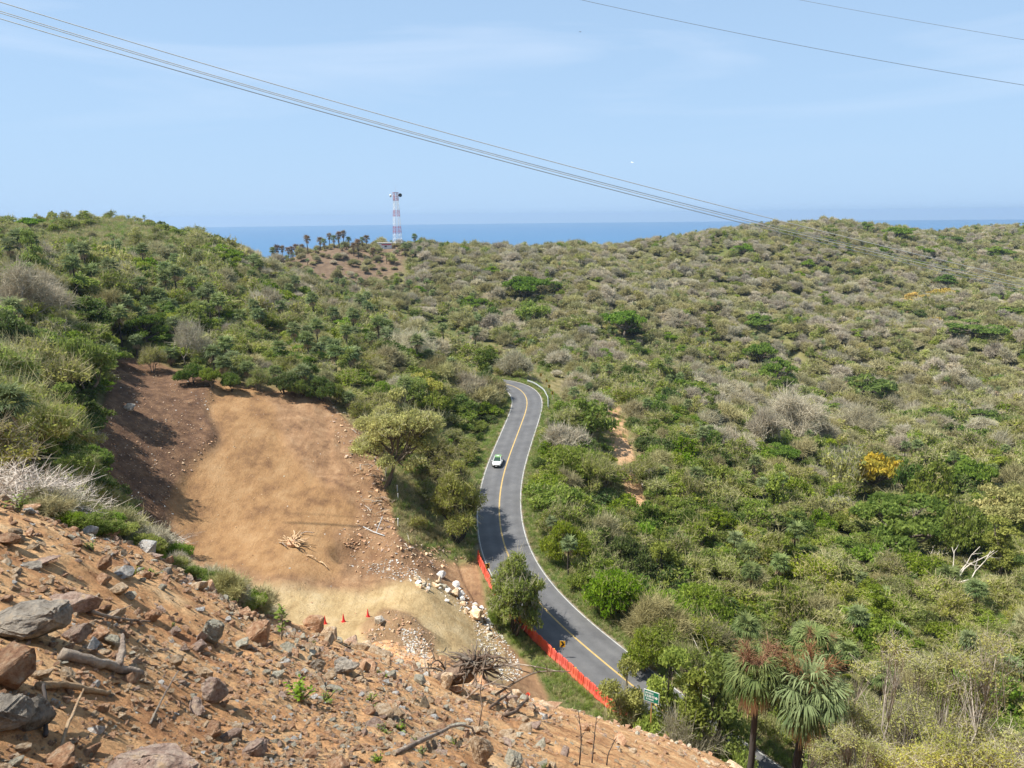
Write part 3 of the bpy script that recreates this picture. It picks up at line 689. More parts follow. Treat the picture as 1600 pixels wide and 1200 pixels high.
# --- the library: name -> list of (crown mesh, trunk mesh or None)
def fuse(cr_, wd, mats, name):
    a = Acc(); a.V = list(cr_.V); a.F = list(cr_.F); a.T = list(cr_.T); a.M = list(cr_.M); a.n = cr_.n
    for V, Fq, T, M in zip(wd.V, wd.F, wd.T, wd.M):
        a.V.append(V); a.F.append(Fq - 0 + cr_.n); a.T.append(T); a.M.append(np.full(len(Fq), len(mats) - 1))
    a.n = cr_.n + wd.n
    return a.mesh(name, mats)
def remat(me, mats, name):
    m = me.copy(); m.name = name
    for i, x in enumerate(mats):
        if i < len(m.materials): m.materials[i] = x
        else: m.materials.append(x)
    return m
LIB = {}
def bush_set(lod):
    """lod 0 near, 1 middle, 2 far"""
    sub = [46, 28, 18][lod]; nl = [26, 16, 8][lod]; lf = [0.036, 0.055, 0.085][lod]; tw = [3, 2, 2][lod]; tww = [0.006, 0.011, 0.022][lod]
    be = [3, 5, 40][lod]; sr = [0.13, 0.16, 0.20][lod]
    out = {}
    nvar = [4, 5, 5][lod]
    def mk(kind, fn): out[kind] = [fn(100 * lod + 17 * i + hash_(kind)) for i in range(nvar)]
    def hash_(s): return sum(ord(c_) * (i + 3) for i, c_ in enumerate(s)) % 997
    def bush(s):
        r = np.random.default_rng(s); return plant(s, dome_lobes(r, 8, 0.40, 0.62, 0.62), sub, sr, nl, lf, 0.18, 3, 0.03, branch_every=be, twigs=tw // 2, twig_len=.22, twig_w=tww * .8, hollow=.55)
    def loose(s):
        r = np.random.default_rng(s); return plant(s, dome_lobes(r, 8, 0.38, 0.80, 0.6), sub, sr * 1.05, max(3, nl // 2), lf * .95, 0.25, 3, 0.026, branch_every=be, twigs=tw, twig_len=.34, twig_w=tww * .8, hollow=.3, leafy=.85)
    def dry(s):
        r = np.random.default_rng(s); return plant(s, dome_lobes(r, 7, 0.38, 0.75, 0.6), int(sub * 1.2), sr * 1.1, 0, lf, 0.25, 4, 0.024, branch_every=be, twigs=[11, 11, 11][lod], twig_len=.42, twig_w=tww * 1.1, hollow=.25)
    def umb(s):
        r = np.random.default_rng(s); return plant(s, dome_lobes(r, 12, 0.30, 0.72, 0.78, 1.0), sub, sr * .85, nl, lf, 0.22, 1, 0.05, branch_every=be, hollow=.6, under=.05, flat=.3, lobe_flat=.42)
    def up(s):
        r = np.random.default_rng(s)
        L_ = [(r.normal(0, .2), r.normal(0, .2), z, .42 * (1.15 - .35 * z)) for z in (0.35, .6, .85, 1.1, 1.4, 1.65)]
        return plant(s, L_, sub, sr, nl, lf, 0.3, 1, 0.045, branch_every=be, hollow=.55)
    for k_, f_ in [('bush', bush), ('loose', loose), ('dry', dry), ('umbrella', umb), ('upright', up)]: mk(k_, f_)
    return out
PAL = {  # variant -> shape, crown mats, wood mat
 'green': ('bush', [M_GRN, M_TWIGO], M_BARK), 'bright': ('bush', [M_BRT, M_TWIGO], M_BARK), 'olive': ('loose', [M_OLV, M_TWIGO], M_BARK),
 'dark': ('bush', [M_DRK, M_TWIGO], M_BARKD), 'dry': ('dry', [M_OLV, M_TWIG], M_BARK), 'dryo': ('dry', [M_OLV, M_TWIGO], M_BARK), 'yellow': ('loose', [M_YEL, M_TWIG], M_BARK),
 'umbrella': ('umbrella', [M_BRT, M_TWIG], M_BARK), 'umbdark': ('umbrella', [M_DRK, M_TWIG], M_BARKD), 'umbyellow': ('umbrella', [M_YEL, M_TWIG], M_BARK), 'umborange': ('umbrella', [M_FLW, M_TWIG], M_BARK),
 'loosegreen': ('loose', [M_GRN, M_TWIGO], M_BARK), 'upright': ('upright', [M_GRN, M_TWIGO], M_BARKD), 'uprightolive': ('upright', [M_OLV, M_TWIGO], M_BARK)}
for lod in (0, 1, 2):
    S_ = bush_set(lod); base = {}
    for v_, (shape, cm_, wm_) in PAL.items():
        L_ = []
        for i, (c_, w_) in enumerate(S_[shape]):
            if lod == 2:
                key = (shape, i)
                if key not in base: base[key] = fuse(c_, w_, cm_ + [wm_], 'scrub_%s' % shape)
                L_.append((remat(base[key], cm_ + [wm_], 'scrub_' + v_), None))
            else:
                key = (shape, i)
                if key not in base: base[key] = (c_.mesh('crown', cm_), w_.mesh('trunk', [wm_]))
                a_, b_ = base[key]
                L_.append((remat(a_, cm_, 'crown'), remat(b_, [wm_], 'trunk')))
        LIB[(v_, lod)] = L_
PALMS = {}
for lod, (nf, nl_, w_, sg, dd) in enumerate([(34, 20, 0.020, 2, 9), (24, 11, 0.034, 2, 6), (15, 6, 0.06, 1, 5)]):
    L_ = []
    for i, h_ in enumerate([0.9, 1.5, 2.2]):
        c_, s_, st_, t_ = palm(500 + 10 * lod + i, h_, nf, nl=nl_, w=w_, segs=sg, dead=dd, trunk_r=0.06)
        L_.append((c_.mesh('crown', [M_FRN]), s_.mesh('dead_fronds', [M_FRND]), t_.mesh('trunk', [M_BARKD]), (c_, s_, t_)))
    PALMS[lod] = L_
def fuse3(c_, s_, t_, mats, name):
    a = Acc()
    for k_, x in enumerate((c_, s_, t_)):
        off = a.n
        for V, Fq, T in zip(x.V, x.F, x.T): a.V.append(V); a.F.append(Fq + off); a.T.append(T); a.M.append(np.full(len(Fq), k_))
        a.n = off + x.n
    return a.mesh(name, mats)
# ------------------------------------------------------------------ stuff: one object over many points
HID = bpy.data.collections.new('prototypes')          # never linked to the scene
def stuff_instances(name, protos, pts, rotz, scl, idx, label, cat, tilt=None, seedrot=None):
    """pts (n,3) world; protos list of meshes; one object with geometry nodes"""
    if len(pts) == 0: return None
    coll = bpy.data.collections.new('proto_' + name)
    for i, me in enumerate(protos):
        o = bpy.data.objects.new('%03d_%s' % (i, name), me); coll.objects.link(o)
    me = bpy.data.meshes.new(name); me.vertices.add(len(pts)); me.vertices.foreach_set('co', np.asarray(pts, np.float32).ravel())
    rot = np.zeros((len(pts), 3), np.float32); rot[:, 2] = rotz
    if tilt is not None: rot[:, :2] = tilt
    a = me.attributes.new('rot', 'FLOAT_VECTOR', 'POINT'); a.data.foreach_set('vector', rot.ravel())
    s3 = np.asarray(scl, np.float32); s3 = np.repeat(s3[:, None], 3, 1) if s3.ndim == 1 else s3
    a = me.attributes.new('scl', 'FLOAT_VECTOR', 'POINT'); a.data.foreach_set('vector', np.ascontiguousarray(s3, dtype=np.float32).ravel())
    a = me.attributes.new('pick', 'INT', 'POINT'); a.data.foreach_set('value', np.asarray(idx, np.int32))
    o = mobj(name, me); tag(o, label, cat, kind='stuff')
    ng = bpy.data.node_groups.new('scatter_' + name, 'GeometryNodeTree')
    ng.interface.new_socket('Geometry', in_out='INPUT', socket_type='NodeSocketGeometry'); ng.interface.new_socket('Geometry', in_out='OUTPUT', socket_type='NodeSocketGeometry')
    N = ng.nodes; gi = N.new('NodeGroupInput'); go = N.new('NodeGroupOutput')
    ip = N.new('GeometryNodeInstanceOnPoints'); ci = N.new('GeometryNodeCollectionInfo')
    ci.inputs['Collection'].default_value = coll; ci.inputs['Separate Children'].default_value = True; ci.inputs['Reset Children'].default_value = True
    ip.inputs['Pick Instance'].default_value = True
    def at(nm, ty):
        n_ = N.new('GeometryNodeInputNamedAttribute'); n_.data_type = ty; n_.inputs['Name'].default_value = nm
        return [s_ for s_ in n_.outputs if s_.enabled and s_.name == 'Attribute'][0]
    e2r = N.new('FunctionNodeEulerToRotation')
    ng.links.new(at('rot', 'FLOAT_VECTOR'), e2r.inputs[0]); ng.links.new(e2r.outputs[0], ip.inputs['Rotation'])
    ng.links.new(at('scl', 'FLOAT_VECTOR'), ip.inputs['Scale']); ng.links.new(at('pick', 'INT'), ip.inputs['Instance Index'])
    ng.links.new(gi.outputs[0], ip.inputs['Points']); ng.links.new(ci.outputs[0], ip.inputs['Instance']); ng.links.new(ip.outputs[0], go.inputs[0])
    md = o.modifiers.new('scatter', 'NODES'); md.node_group = ng
    return o

# ------------------------------------------------------------------ visibility of the bare ground from the camera
TAN = GZ / np.maximum(np.hypot(GX, GY), 1e-3)
HORZ = np.maximum.accumulate(TAN, axis=0)
def hidden_by(x, y, z):
    """how many metres the point lies below the sight line over the nearer ground"""
    t = samp(HORZ, x, y); return t * np.hypot(x, y) - z

# ------------------------------------------------------------------ where the scrub grows
def grid_points(y0, y1, cell, r_):
    xs = np.arange(-0.86 * y1 - 10, 0.86 * y1 + 10, cell); ys = np.arange(y0, y1, cell)
    X, Y = np.meshgrid(xs, ys); X = X + (r_.random(X.shape) - .5) * cell * .95; Y = Y + (r_.random(Y.shape) - .5) * cell * .95
    m = (np.abs(X) < 0.82 * Y + 6); return X[m], Y[m]
r_ = np.random.default_rng(11)
bands = [(13, 60, 2.3), (60, 110, 2.9), (110, 180, 3.1), (180, 280, 3.5), (280, 420, 4.0), (420, 620, 4.6), (620, 860, 5.4)]
PX = []; PY = []; PC = []
for y0, y1, c_ in bands:
    x, y = grid_points(y0, y1, c_, r_); PX.append(x); PY.append(y); PC.append(np.full(len(x), c_))
PX = np.concatenate(PX); PY = np.concatenate(PY); PC = np.concatenate(PC)
PZ_ = Hxy(PX, PY)
hid = hidden_by(PX, PY, PZ_)
rd, _ = road_dist(PX, PY)
cut = samp(Z_CUT, PX, PY); fore = samp(Z_FORE, PX, PY); pth = samp(Z_PATH, PX, PY)
ok = (hid < 5.0) & (rd > 6.2) & (cut < 0.3) & (pth < 0.05) & (fore < 0.5) & (np.hypot(PX, PY) > 16)
PX, PY, PZ_, PC, rd = [a[ok] for a in (PX, PY, PZ_, PC, rd)]
qx, qy = proj(PX, PY, PZ_ + 1.0)
PR = np.hypot(PX, PY)
inframe = (qx > -120) & (qx < 1720) & (qy < 1330)
PX, PY, PZ_, PC, rd, qx, qy, PR = [a[inframe] for a in (PX, PY, PZ_, PC, rd, qx, qy, PR)]

def blob(cx, cy_, rx, ry): return np.exp(-(((qx - cx) / rx) ** 2 + ((qy - cy_) / ry) ** 2))
big = fbm(PX, PY, 3, 60.0); med = fbm(PX + 300, PY, 3, 22.0); med2 = fbm(PX, PY + 500, 3, 18.0)
dryness = 1.25 * blob(1250, 460, 480, 150) + 0.8 * blob(900, 430, 280, 70) + 0.45 * blob(1500, 620, 300, 70) + 0.5 * blob(60, 470, 70, 60) + 0.45 * blob(620, 440, 160, 40) + 0.25 * blob(1250, 660, 120, 60)
dryness = np.clip(dryness * (1 + med * 1.2), 0, 1)
knob = ((qx > 385) & (qx < 640) & (qy > 365) & (qy < 455) & (PR > 370)).astype(float)
crestgrass = ((qx < 300) & (qy < 400) & (qy > 320) & (PR > 230)).astype(float)
spur = ((PR > 215) & (PR < 330) & (qx > 480) & (qx < 860) & (np.abs(qy - np.interp(qx, [430, 560, 700, 800, 860], [430, 470, 525, 560, 590])) < 15)).astype(float)
lush = np.clip(blob(980, 800, 190, 170) + blob(100, 620, 190, 130) + 0.8 * blob(740, 620, 110, 60) + .5 * blob(1050, 950, 160, 60), 0, 1)
palmy = 0.10 + 0.75 * blob(640, 530, 150, 55) + 0.65 * blob(290, 480, 140, 60) + 0.4 * blob(440, 590, 120, 25) + 0.22 * blob(1130, 540, 130, 70) + .35 * blob(1480, 540, 140, 40) + .25 * blob(1300, 420, 200, 60) + 0.25 * np.clip(med2 * 2, 0, 1)
palmy = palmy * (1 - 0.8 * lush) * (1 - 0.7 * crestgrass)
kinds = ['green', 'bright', 'olive', 'dark', 'dry', 'dryo', 'yellow', 'loosegreen', 'palm', 'umbrella', 'upright', 'umbdark']
Wt = np.stack([
    1.1 + 1.6 * lush, 0.14 + 0.8 * lush + 0.25 * (med > .3), 1.6 - .7 * lush, 0.18 + 1.5 * lush, 2.3 * dryness ** 1.2, 0.12 + 2.2 * dryness, 0.10 + 0.2 * (med2 > .35), 1.1 + 0 * qx,
    palmy * 2.0, 0.05 + 0.06 * (PR > 180), 0.08 + 0 * qx, 0.04 + 0 * qx], 1)
Wt[:, [0, 1, 3, 7, 9, 10, 11]] *= (1 - 0.75 * dryness)[:, None]
Wt[knob > 0] = [0.02, 0, 0.3, 0, 0.6, 2.6, 0, 0.05, 0.30, 0, 0, 0]
Wt[crestgrass > 0] *= np.array([.5, .3, .8, .3, .6, 1, .5, .6, .8, .3, .2, 0])
Wt[spur > 0] *= np.array([.3, .2, .8, .2, .5, .8, .4, .3, .3, 0, 0, 0])
cw_ = np.cumsum(Wt, 1); rk = fbm(PX + 900, PY, 2, 13.0).argsort().argsort() / len(PX); u = ((rk * 2.0 + 0.42 * r_.random(len(PX))) % 1.0) * cw_[:, -1]; kind = (u[:, None] > cw_).sum(1)
dens = 0.92 - 0.45 * crestgrass - 0.7 * spur - 0.3 * knob + 0.1 * big
glade = (fbm(PX + 77, PY + 33, 3, 25.0) > 0.36) & (lush < .4); dens = dens - 0.45 * glade + .2 * lush
keep = r_.random(len(PX)) < dens
# plant radius: a bit bigger than half the cell so that crowns close
SZ = PC * (0.52 + 0.75 * r_.random(len(PX)) ** 1.8) * np.where(PR > 180, 1.15, 1) * np.exp(r_.normal(0, .2, len(PX)))
SZ = np.where(kind == 8, 1.9 + 0.9 * r_.random(len(PX)) + .7 * ((qx < 800) & (PR > 110)), SZ)
SZ = np.where(np.isin(kind, [9, 11]), SZ * 1.7, SZ); SZ = np.where(kind == 10, SZ * 1.15, SZ)
SZ = np.where(knob > 0, SZ * 0.55, SZ); SZ = np.where((knob > 0) & (kind == 8), 2.4, SZ)
SZ = np.where(crestgrass > 0, SZ * 0.6, SZ); SZ = np.where(spur > 0, SZ * 0.55, SZ)
SZ = np.where(rd < 8, SZ * 0.75, SZ)
edge = (qx > 90) & (qx < 340) & (qy > 555) & (PR > 30) & (PR < 125)
SZ = np.where(edge, np.minimum(SZ, 1.9), SZ); kind = np.where(edge & np.isin(kind, [8, 9, 10, 11]), 2, kind); SZ = np.where(PR < 60, SZ * 1.1, SZ)
SZ = np.where(kind != 8, SZ * (1 + .55 * lush * (PR < 180)), SZ)
SZ = np.minimum(SZ, 4.6)
SZ = np.where((rd - SZ) < 4.6, np.maximum(rd - 4.6, 0.4), SZ)
# keep clear of the sight onto the road, the signs and the barrier row where the photo shows them free
CLEAR = []      # (px, py, radius px) kept low
def clear_poly(poly, maxtop=0.0):
    m = poly_sd(qx, qy, poly) > 0; return m
KEYS = []       # reserved places: filled by the key plants
RES = []      # world x, y, radius reserved for single plants
def reserve(x, y, r): RES.append((x, y, r))
OBJN = [0]
def put_tree(v, lod, var, loc, R, H, label, cat='tree', group=None, rz=None, name=None, squash=None):
    """an Empty with crown and trunk; R crown radius, H height in metres"""
    nv = len(LIB[(v, lod)]); var = var % nv; crown, trunk = LIB[(v, lod)][var]
    z = 1.0 if not H else H / (R * MESH_H[(v, lod, var)])
    e = empty(name or ('tree' if cat == 'tree' else 'bush'), loc, label, cat, group, rz if rz is not None else random.random() * 6.28)
    e.scale = (R * random.uniform(.85, 1.2), R * random.uniform(.85, 1.2), R * z * (random.uniform(.75, 1.35) if not H else 1))
    mobj('crown', crown, e)
    if trunk: mobj('trunk', trunk, e)
    LASTE[0] = e.name; return e
LASTE = ['']
MESH_H = {}
for (v_, l_), L_ in LIB.items():
    for i, (a_, b_) in enumerate(L_):
        co = np.empty(len(a_.vertices) * 3, np.float32); a_.vertices.foreach_get('co', co); co = co.reshape(-1, 3)
        MESH_H[(v_, l_, i)] = float(np.percentile(co[:, 2], 99))
NAME0 = {'green': 'leafy green', 'bright': 'bright green', 'olive': 'olive', 'dark': 'dark', 'dry': 'dried grey', 'dryo': 'dried brown', 'loosegreen': 'loose green'}
M_FRNK = leafmat('withered_fronds', (0.10, 0.08, 0.045), (0.29, 0.20, 0.12), 0.2, 0.1)
BROWN_CR = [remat(PALMS[1][i][0], [M_FRNK], 'crown') for i in range(3)]
# landmarks a label can point from
LMK = [('the white car', 778, 722), ('the guardrail', 845, 612), ('the lattice tower', 620, 375), ('the green road sign', 1012, 1090), ('the pair of palms', 1215, 1060), ('the rounded yellow-green tree', 630, 690),
       ('the leafy roadside tree', 818, 930), ('the large flat-topped tree', 1350, 790), ('the orange-blossom tree', 1365, 745), ('the sandy path', 963, 665), ('the dark dome tree', 1358, 605), ('the two stacked domes', 1200, 565),
       ('the central dome tree', 970, 508), ('the broad dome above the bend', 822, 450), ('the orange clump', 1450, 465), ('the brown earth bank', 250, 640), ('the grey leafless tree', 45, 450), ('the dark palm clump', 475, 590),
       ('the pale yellow flat tree', 1570, 780), ('the blue-green palm', 1165, 860), ('the lone palm', 172, 530), ('the lime tree', 165, 400), ('the grey leafless shrub', 1192, 680), ('the dark upright tree', 1108, 635), ('the hilltop grass', 140, 350), ('the top of the cut', 420, 600), ('the right fan palm', 1480, 890)]
NLM = [('the leafy sapling', 440, 965), ('the big dark slab', 50, 970), ('the grey driftwood log', 165, 1045), ('the bright green sprout', 470, 1075), ('the smooth bottom boulder', 235, 1180), ('the dark boulder pair', 520, 1030), ('the uprooted stump', 730, 1060), ('the tall tan boulder', 752, 1170),
       ('the angular boulder', 122, 935), ('the lilac-grey block', 335, 1075), ('the long grey branch', 690, 1160), ('the white-topped flat stone', 310, 950), ('the red bucket', 824, 1088), ('the bleached dead brush', 80, 770), ('the brown block on the dirt', 911, 1133), ('the grey-green upright block', 330, 985), ('the purple-grey sharp block', 400, 1160), ('the curved bottom branch', 570, 1180)]
MLM = [('the bright white stone', 764, 970), ('the largest heap boulder', 745, 960), ('the second heap boulder', 713, 928), ('the left end of the heap', 655, 912), ('the dug hole', 560, 860), ('the rounded tree foot', 603, 755), ('the top corner of the clearing', 515, 625), ('the lowest marker post', 622, 815)]
ORD = ['', 'second ', 'third ', 'fourth ', 'fifth ', 'sixth ', 'seventh ', 'eighth ', 'ninth ', 'tenth ', 'eleventh ', 'twelfth ']
PEND = []
def place_label(desc, a, b, LMK=LMK):
    k = min(range(len(LMK)), key=lambda i: (LMK[i][1] - a) ** 2 + (LMK[i][2] - b) ** 2); dx = a - LMK[k][1]; dy = b - LMK[k][2]
    di = ('right of' if dx > 0 else 'left of') if abs(dx) > abs(dy) else ('below' if dy > 0 else 'above')
    return desc, di, LMK[k][0], math.hypot(dx, dy)
def settle():
    g = {}
    for o, (desc, di, lm_, d) in PEND: g.setdefault((desc, di, lm_), []).append((d, o))
    for (desc, di, lm_), L_ in g.items():
        L_.sort(key=lambda t: t[0])
        for i, (d, o) in enumerate(L_):
            if len(L_) == 1: o['label'] = '%s %s %s' % (desc, di, lm_)
            elif i < len(ORD): o['label'] = '%s, %snearest %s %s' % (desc, ORD[i], di, lm_)
            else: o['label'] = '%s well %s %s' % (desc, di, lm_)

# ------------------------------------------------------------------ manufactured things
def depth_of(p): v = CAM_M.transposed() @ Vector(p); return -v.z
def mpp(p): return depth_of(p) / F          # metres per photo pixel at p
FREE = [([(932, 628), (975, 628), (1003, 700), (1018, 790), (1008, 822), (978, 790), (948, 695)], 215), ([(745, 860), (757, 720), (795, 660), (803, 625), (788, 585), (845, 600), (860, 640), (828, 740), (816, 790), (832, 870), (868, 920), (990, 1035), (1100, 1150), (960, 1110), (850, 1020), (770, 950)], 230),
        ([(182, 560), (345, 600), (512, 618), (603, 760), (625, 845), (745, 868), (770, 960), (830, 1040), (620, 1060), (380, 950), (280, 850), (205, 760), (180, 640)], 140),
        ([(815, 565), (885, 565), (890, 625), (815, 605)], 230), ([(985, 1060), (1040, 1060), (1040, 1150), (985, 1150)], 59),
        ([(575, 655), (632, 655), (640, 830), (605, 830), (575, 720)], 116), ([(380, 340), (900, 340), (900, 372), (380, 372)], 900)]
def plast(name, col, rough=0.45, trans=0.25):
    m = leafmat(name, col, tuple(min(1, c * 1.1) for c in col), trans, 0.03, 0.05); return m
M_RED = plast('red_orange_plastic', (0.80, 0.15, 0.09)); M_CONE = plast('red_cone_plastic', (0.72, 0.035, 0.03), trans=.1)
M_YLW = plain('yellow_sign_face', (0.75, 0.42, 0.02), 0.5, var=.1); M_BLK = plain('black_paint', (0.012, 0.012, 0.012), 0.5)
M_GALV = plain('galvanised_steel', (0.50, 0.52, 0.52), 0.5, 0.35, var=.12); M_WHT = plain('white_paint', (0.78, 0.78, 0.76), 0.5, var=.06)
M_GSGN = plain('green_sign_face', (0.01, 0.17, 0.11), 0.5, var=.1); M_RUST = plain('ochre_post_paint', (0.42, 0.24, 0.09), 0.7, var=.2)

# ---- barrier row
def barrier_mesh():
    bm = bmesh.new()
    prof = [(-.21, 0), (.21, 0), (.21, .10), (.13, .34), (.085, .88), (.055, .93), (-.055, .93), (-.085, .88), (-.13, .34), (-.21, .10)]
    xs = [-.47, -.43, -.30, -.26, -.15, -.11, .11, .15, .26, .30, .43, .47]; ins = [.6, 1, 1, .55, .55, 1, 1, .55, .55, 1, 1, .6]
    rings = [[bm.verts.new((x, p[0] * (k if p[1] > .12 else 1), p[1] * (.82 if abs(x) > .45 else .93 if abs(x) > .42 else 1))) for p in prof] for x, k in zip(xs, ins)]
    for a, b_ in zip(rings[:-1], rings[1:]):
        for j in range(len(prof)): bm.faces.new((a[j], b_[j], b_[(j + 1) % len(prof)], a[(j + 1) % len(prof)]))
    bm.faces.new(rings[0]); bm.faces.new(rings[-1][::-1])
    # filler neck and fork slots
    for x, r0, z0, z1 in ((0.0, .05, .93, .975),):
        c_ = bmesh.ops.create_cone(bm, cap_ends=True, segments=10, radius1=r0, radius2=r0, depth=z1 - z0, matrix=Matrix.Translation((x, 0, (z0 + z1) / 2)))
    bmesh.ops.recalc_face_normals(bm, faces=bm.faces)
    me = bpy.data.meshes.new('barrier'); bm.to_mesh(me); bm.free(); me.materials.append(M_RED); return me
BAR = barrier_mesh()
mbr = MB(); mbr.box((0, 0, .99), (.16, .05, .10)); REF = mbr.mesh('reflector', M_YLW)
px_, py_ = proj(*[(RC + RN * -4.25)[:, k] for k in range(3)])
i0 = int(np.argmin(np.hypot(px_ - 748, py_ - 872))); arc = np.concatenate([[0], np.cumsum(np.linalg.norm(np.diff((RC + RN * -4.2), axis=0)[:, :2], axis=1))])
i_end = int(np.argmin(np.hypot(px_ - 1165, py_ - 1185)))
s = arc[i0]; nb = 0; shade_n = sun_n = low_n = 0
WORDN = 'zero one two three four five six seven eight nine ten eleven twelve thirteen fourteen fifteen sixteen seventeen eighteen nineteen twenty'.split() + ['many'] * 30
WORDO = 'zeroth first second third fourth fifth sixth seventh eighth ninth tenth eleventh twelfth thirteenth fourteenth fifteenth sixteenth seventeenth eighteenth nineteenth twentieth'.split() + ['last'] * 30
lm = {0: 'far end of the row, below the dirt bank'}
while s > arc[i_end]:
    j = int(np.clip(np.searchsorted(arc, s), 1, len(RC) - 1)); off = -4.25 - 0.10 * random.random(); fr = (s - arc[j - 1]) / max(1e-6, arc[j] - arc[j - 1])
    p = road_at(j - 1, off) * (1 - fr) + road_at(j, off) * fr; p[2] -= 0.06
    t_ = RT[j]; a_ = math.atan2(t_[1], t_[0]) + random.uniform(-.16, .16)
    o = mobj('plastic_barrier', BAR, loc=p, rot=(0, 0, a_), scale=(1, 1.1, 1.28))
    qa, qb = proj(np.array([p[0]]), np.array([p[1]]), np.array([p[2]])); qa = float(qa[0])
    if nb == 0: lab = 'red plastic barrier at the far top end of the long barrier row'
    elif qa < 775: lab = 'red plastic barrier %s from the far end of the row, beside the bare dirt bank' % (['', 'second', 'third', 'fourth', 'fifth', 'sixth', 'seventh', 'eighth', 'ninth', 'tenth', 'eleventh', 'twelfth', 'thirteenth', 'fourteenth'] + ['later'] * 40)[nb]
    elif qa < 868: shade_n += 1; lab = 'red plastic barrier under the leafy roadside tree, number %s of the shaded ones' % WORDN[shade_n]
    elif qa < 1000: sun_n += 1; lab = 'red plastic barrier, %s in the sunlit stretch counting from the tree' % WORDO[sun_n]
    else: low_n += 1; lab = 'red plastic barrier half hidden below the green sign, %s from the left' % WORDO[low_n]
    tag(o, lab, 'barrier', 'red plastic barriers in a row along the road')
    if nb % 4 == 1: mobj('reflector', REF, o)
    nb += 1; s -= 0.985
    if qa > 1005: s -= 0.9 * (nb % 2)
reserve(0, 0, 0)

# ---- cones
mb = MB(); mb.lathe([(0.17, 0.035), (0.155, 0.06), (0.035, 0.88), (0.028, 0.92), (0.0, 0.93)], 18)
cone_me = mb.mesh('cone', M_CONE, True); mb = MB(); mb.box((0, 0, .02), (.42, .42, .04), taper=.94); base_me = mb.mesh('base', M_CONE)
for k, (a, b_) in enumerate([(575, 964), (537, 972), (508, 975), (477, 983), (453, 990)]):
    g = PZ(a, b_, -42 + .03 * k); g = G(a, b_, 45)
    e = empty('traffic_cone', g, 'red traffic cone on the pale dirt pad, ' + ['rightmost of five, next to the dark boulder', 'second from the right of five', 'middle one of five', 'second from the left of five', 'leftmost of five, behind the leafy sapling'][k], 'traffic cone', 'red cones in a line on the dirt pad', random.random())
    mobj('cone_body', cone_me, e); mobj('base', base_me, e)
g = G(824, 1088, 25); mb = MB(); mb.lathe([(.0, 0), (.17, 0), (.20, .38), (.215, .38), (.215, .41), (.19, .41), (.16, .05), (0, .05)], 16)
bk = mb.build('bucket', M_RED, sm=True, loc=g, rot=(.5, .2, 0)); tag(bk, 'small red plastic bucket lying on the dirt above the roadside', 'bucket'); bk.scale = (1, 1, 1)

# ---- chevron signs
def chevron(p, yaw, label, group, h=1.5, flip=1, w=.61, ph=.76):
    e = empty('chevron_sign', p, label, 'road sign', group, yaw)
    mb = MB(); mb.box((0, 0, (h + ph) / 2 - .15), (.06, .05, h + ph + .3)); mb.build('post', M_GALV, e)
    mb = MB(); mb.box((0, -.045, h + ph / 2), (w, .02, ph)); pl = mb.build('panel', M_YLW, e)
    x = .5 * w
    pts = [(-.45, .42), (-.02, .42), (.42, 0), (-.02, -.42), (-.45, -.42), (-.02, 0)]
    mb = MB(); mb.poly([(flip * a * w * .92, h + ph / 2 + c * ph) for a, c in pts], -.066, -.058); mb.build('arrow', M_BLK, pl)
    mb = MB(); mb.box((0, -.005, h + ph / 2), (w * .99, .012, ph * .99)); mb.build('back_plate', M_GALV, pl); return e
def sign_at(px, py, h, **k):
    """sign whose panel centre is seen at px, py; stand it beside the road"""
    best = None
    for Y in np.arange(55, 240, .25):
        v = P(px, py, Y); gz = float(Hxy(v.x, v.y))
        if v.z - gz < h: best = Vector((v.x, v.y, gz)); break
    return best
p = sign_at(879, 1008, 1.85); chevron(p, -.15, 'yellow sign with black chevron standing over the barrier row, nearest to the viewer', 'chevron signs at the near curve')
p = sign_at(762, 887, 1.75); chevron(p, .35, 'yellow sign with black chevron at the far end of the red barrier row', 'chevron signs at the near curve')
for k, (a, b_) in enumerate([(830, 579), (845, 586), (854, 595), (858, 604), (863, 614)]):
    p = sign_at(a, b_, 1.9); chevron(p, .1 + .12 * k, 'small yellow chevron sign behind the guardrail at the road bend, ' + ['farthest', 'second farthest', 'middle', 'second nearest', 'nearest'][k] + ' of the five', 'chevron signs behind the guardrail', 1.5, 1, .61, .85)
    reserve(p.x, p.y, 3.0)

# ---- guardrail
px_, py_ = proj(*[(RC + RN * 4.9)[:, k] for k in range(3)])
ja = int(np.argmin(np.hypot(px_ - 858, py_ - 640))); jb = int(np.argmin(np.hypot(px_ - 826, py_ - 594)))
if ja > jb: ja, jb = jb, ja
e = empty('guardrail', road_at((ja + jb) // 2, 5.0), 'pale galvanised guardrail curving round the outside of the road bend', 'guardrail')
o_ = np.array(e.location)
prof = [(-.02, .40), (.05, .46), (.05, .52), (-.03, .56), (.05, .61), (.05, .67), (-.02, .74), (-.035, .74), (.03, .67), (.03, .61), (-.05, .56), (.03, .52), (.03, .46), (-.035, .40)]
V = []; n_ = 0
for j in range(ja, jb + 1):
    wv = .12 * sin(j * .9)
    for a, z in prof: V.append(road_at(j, 4.9 - a * 1.2 + wv * .3, z * 1.15 + wv * .2) - o_)
m_ = jb - ja + 1; k_ = len(prof)
Q = [(i * k_ + a, i * k_ + (a + 1) % k_, (i + 1) * k_ + (a + 1) % k_, (i + 1) * k_ + a) for i in range(m_ - 1) for a in range(k_)]
mb = MB(); mb.add(np.array(V), Q); mb.build('beam', plain('dull_zinc', (.33, .35, .34), .6), e)
for j in range(ja, jb + 1, 4):
    mb = MB(); q_ = road_at(j, 5.08) - o_; q_[2] += .25; mb.box(q_, (.12, .12, 1.3)); mb.build('post', M_GALV, e)

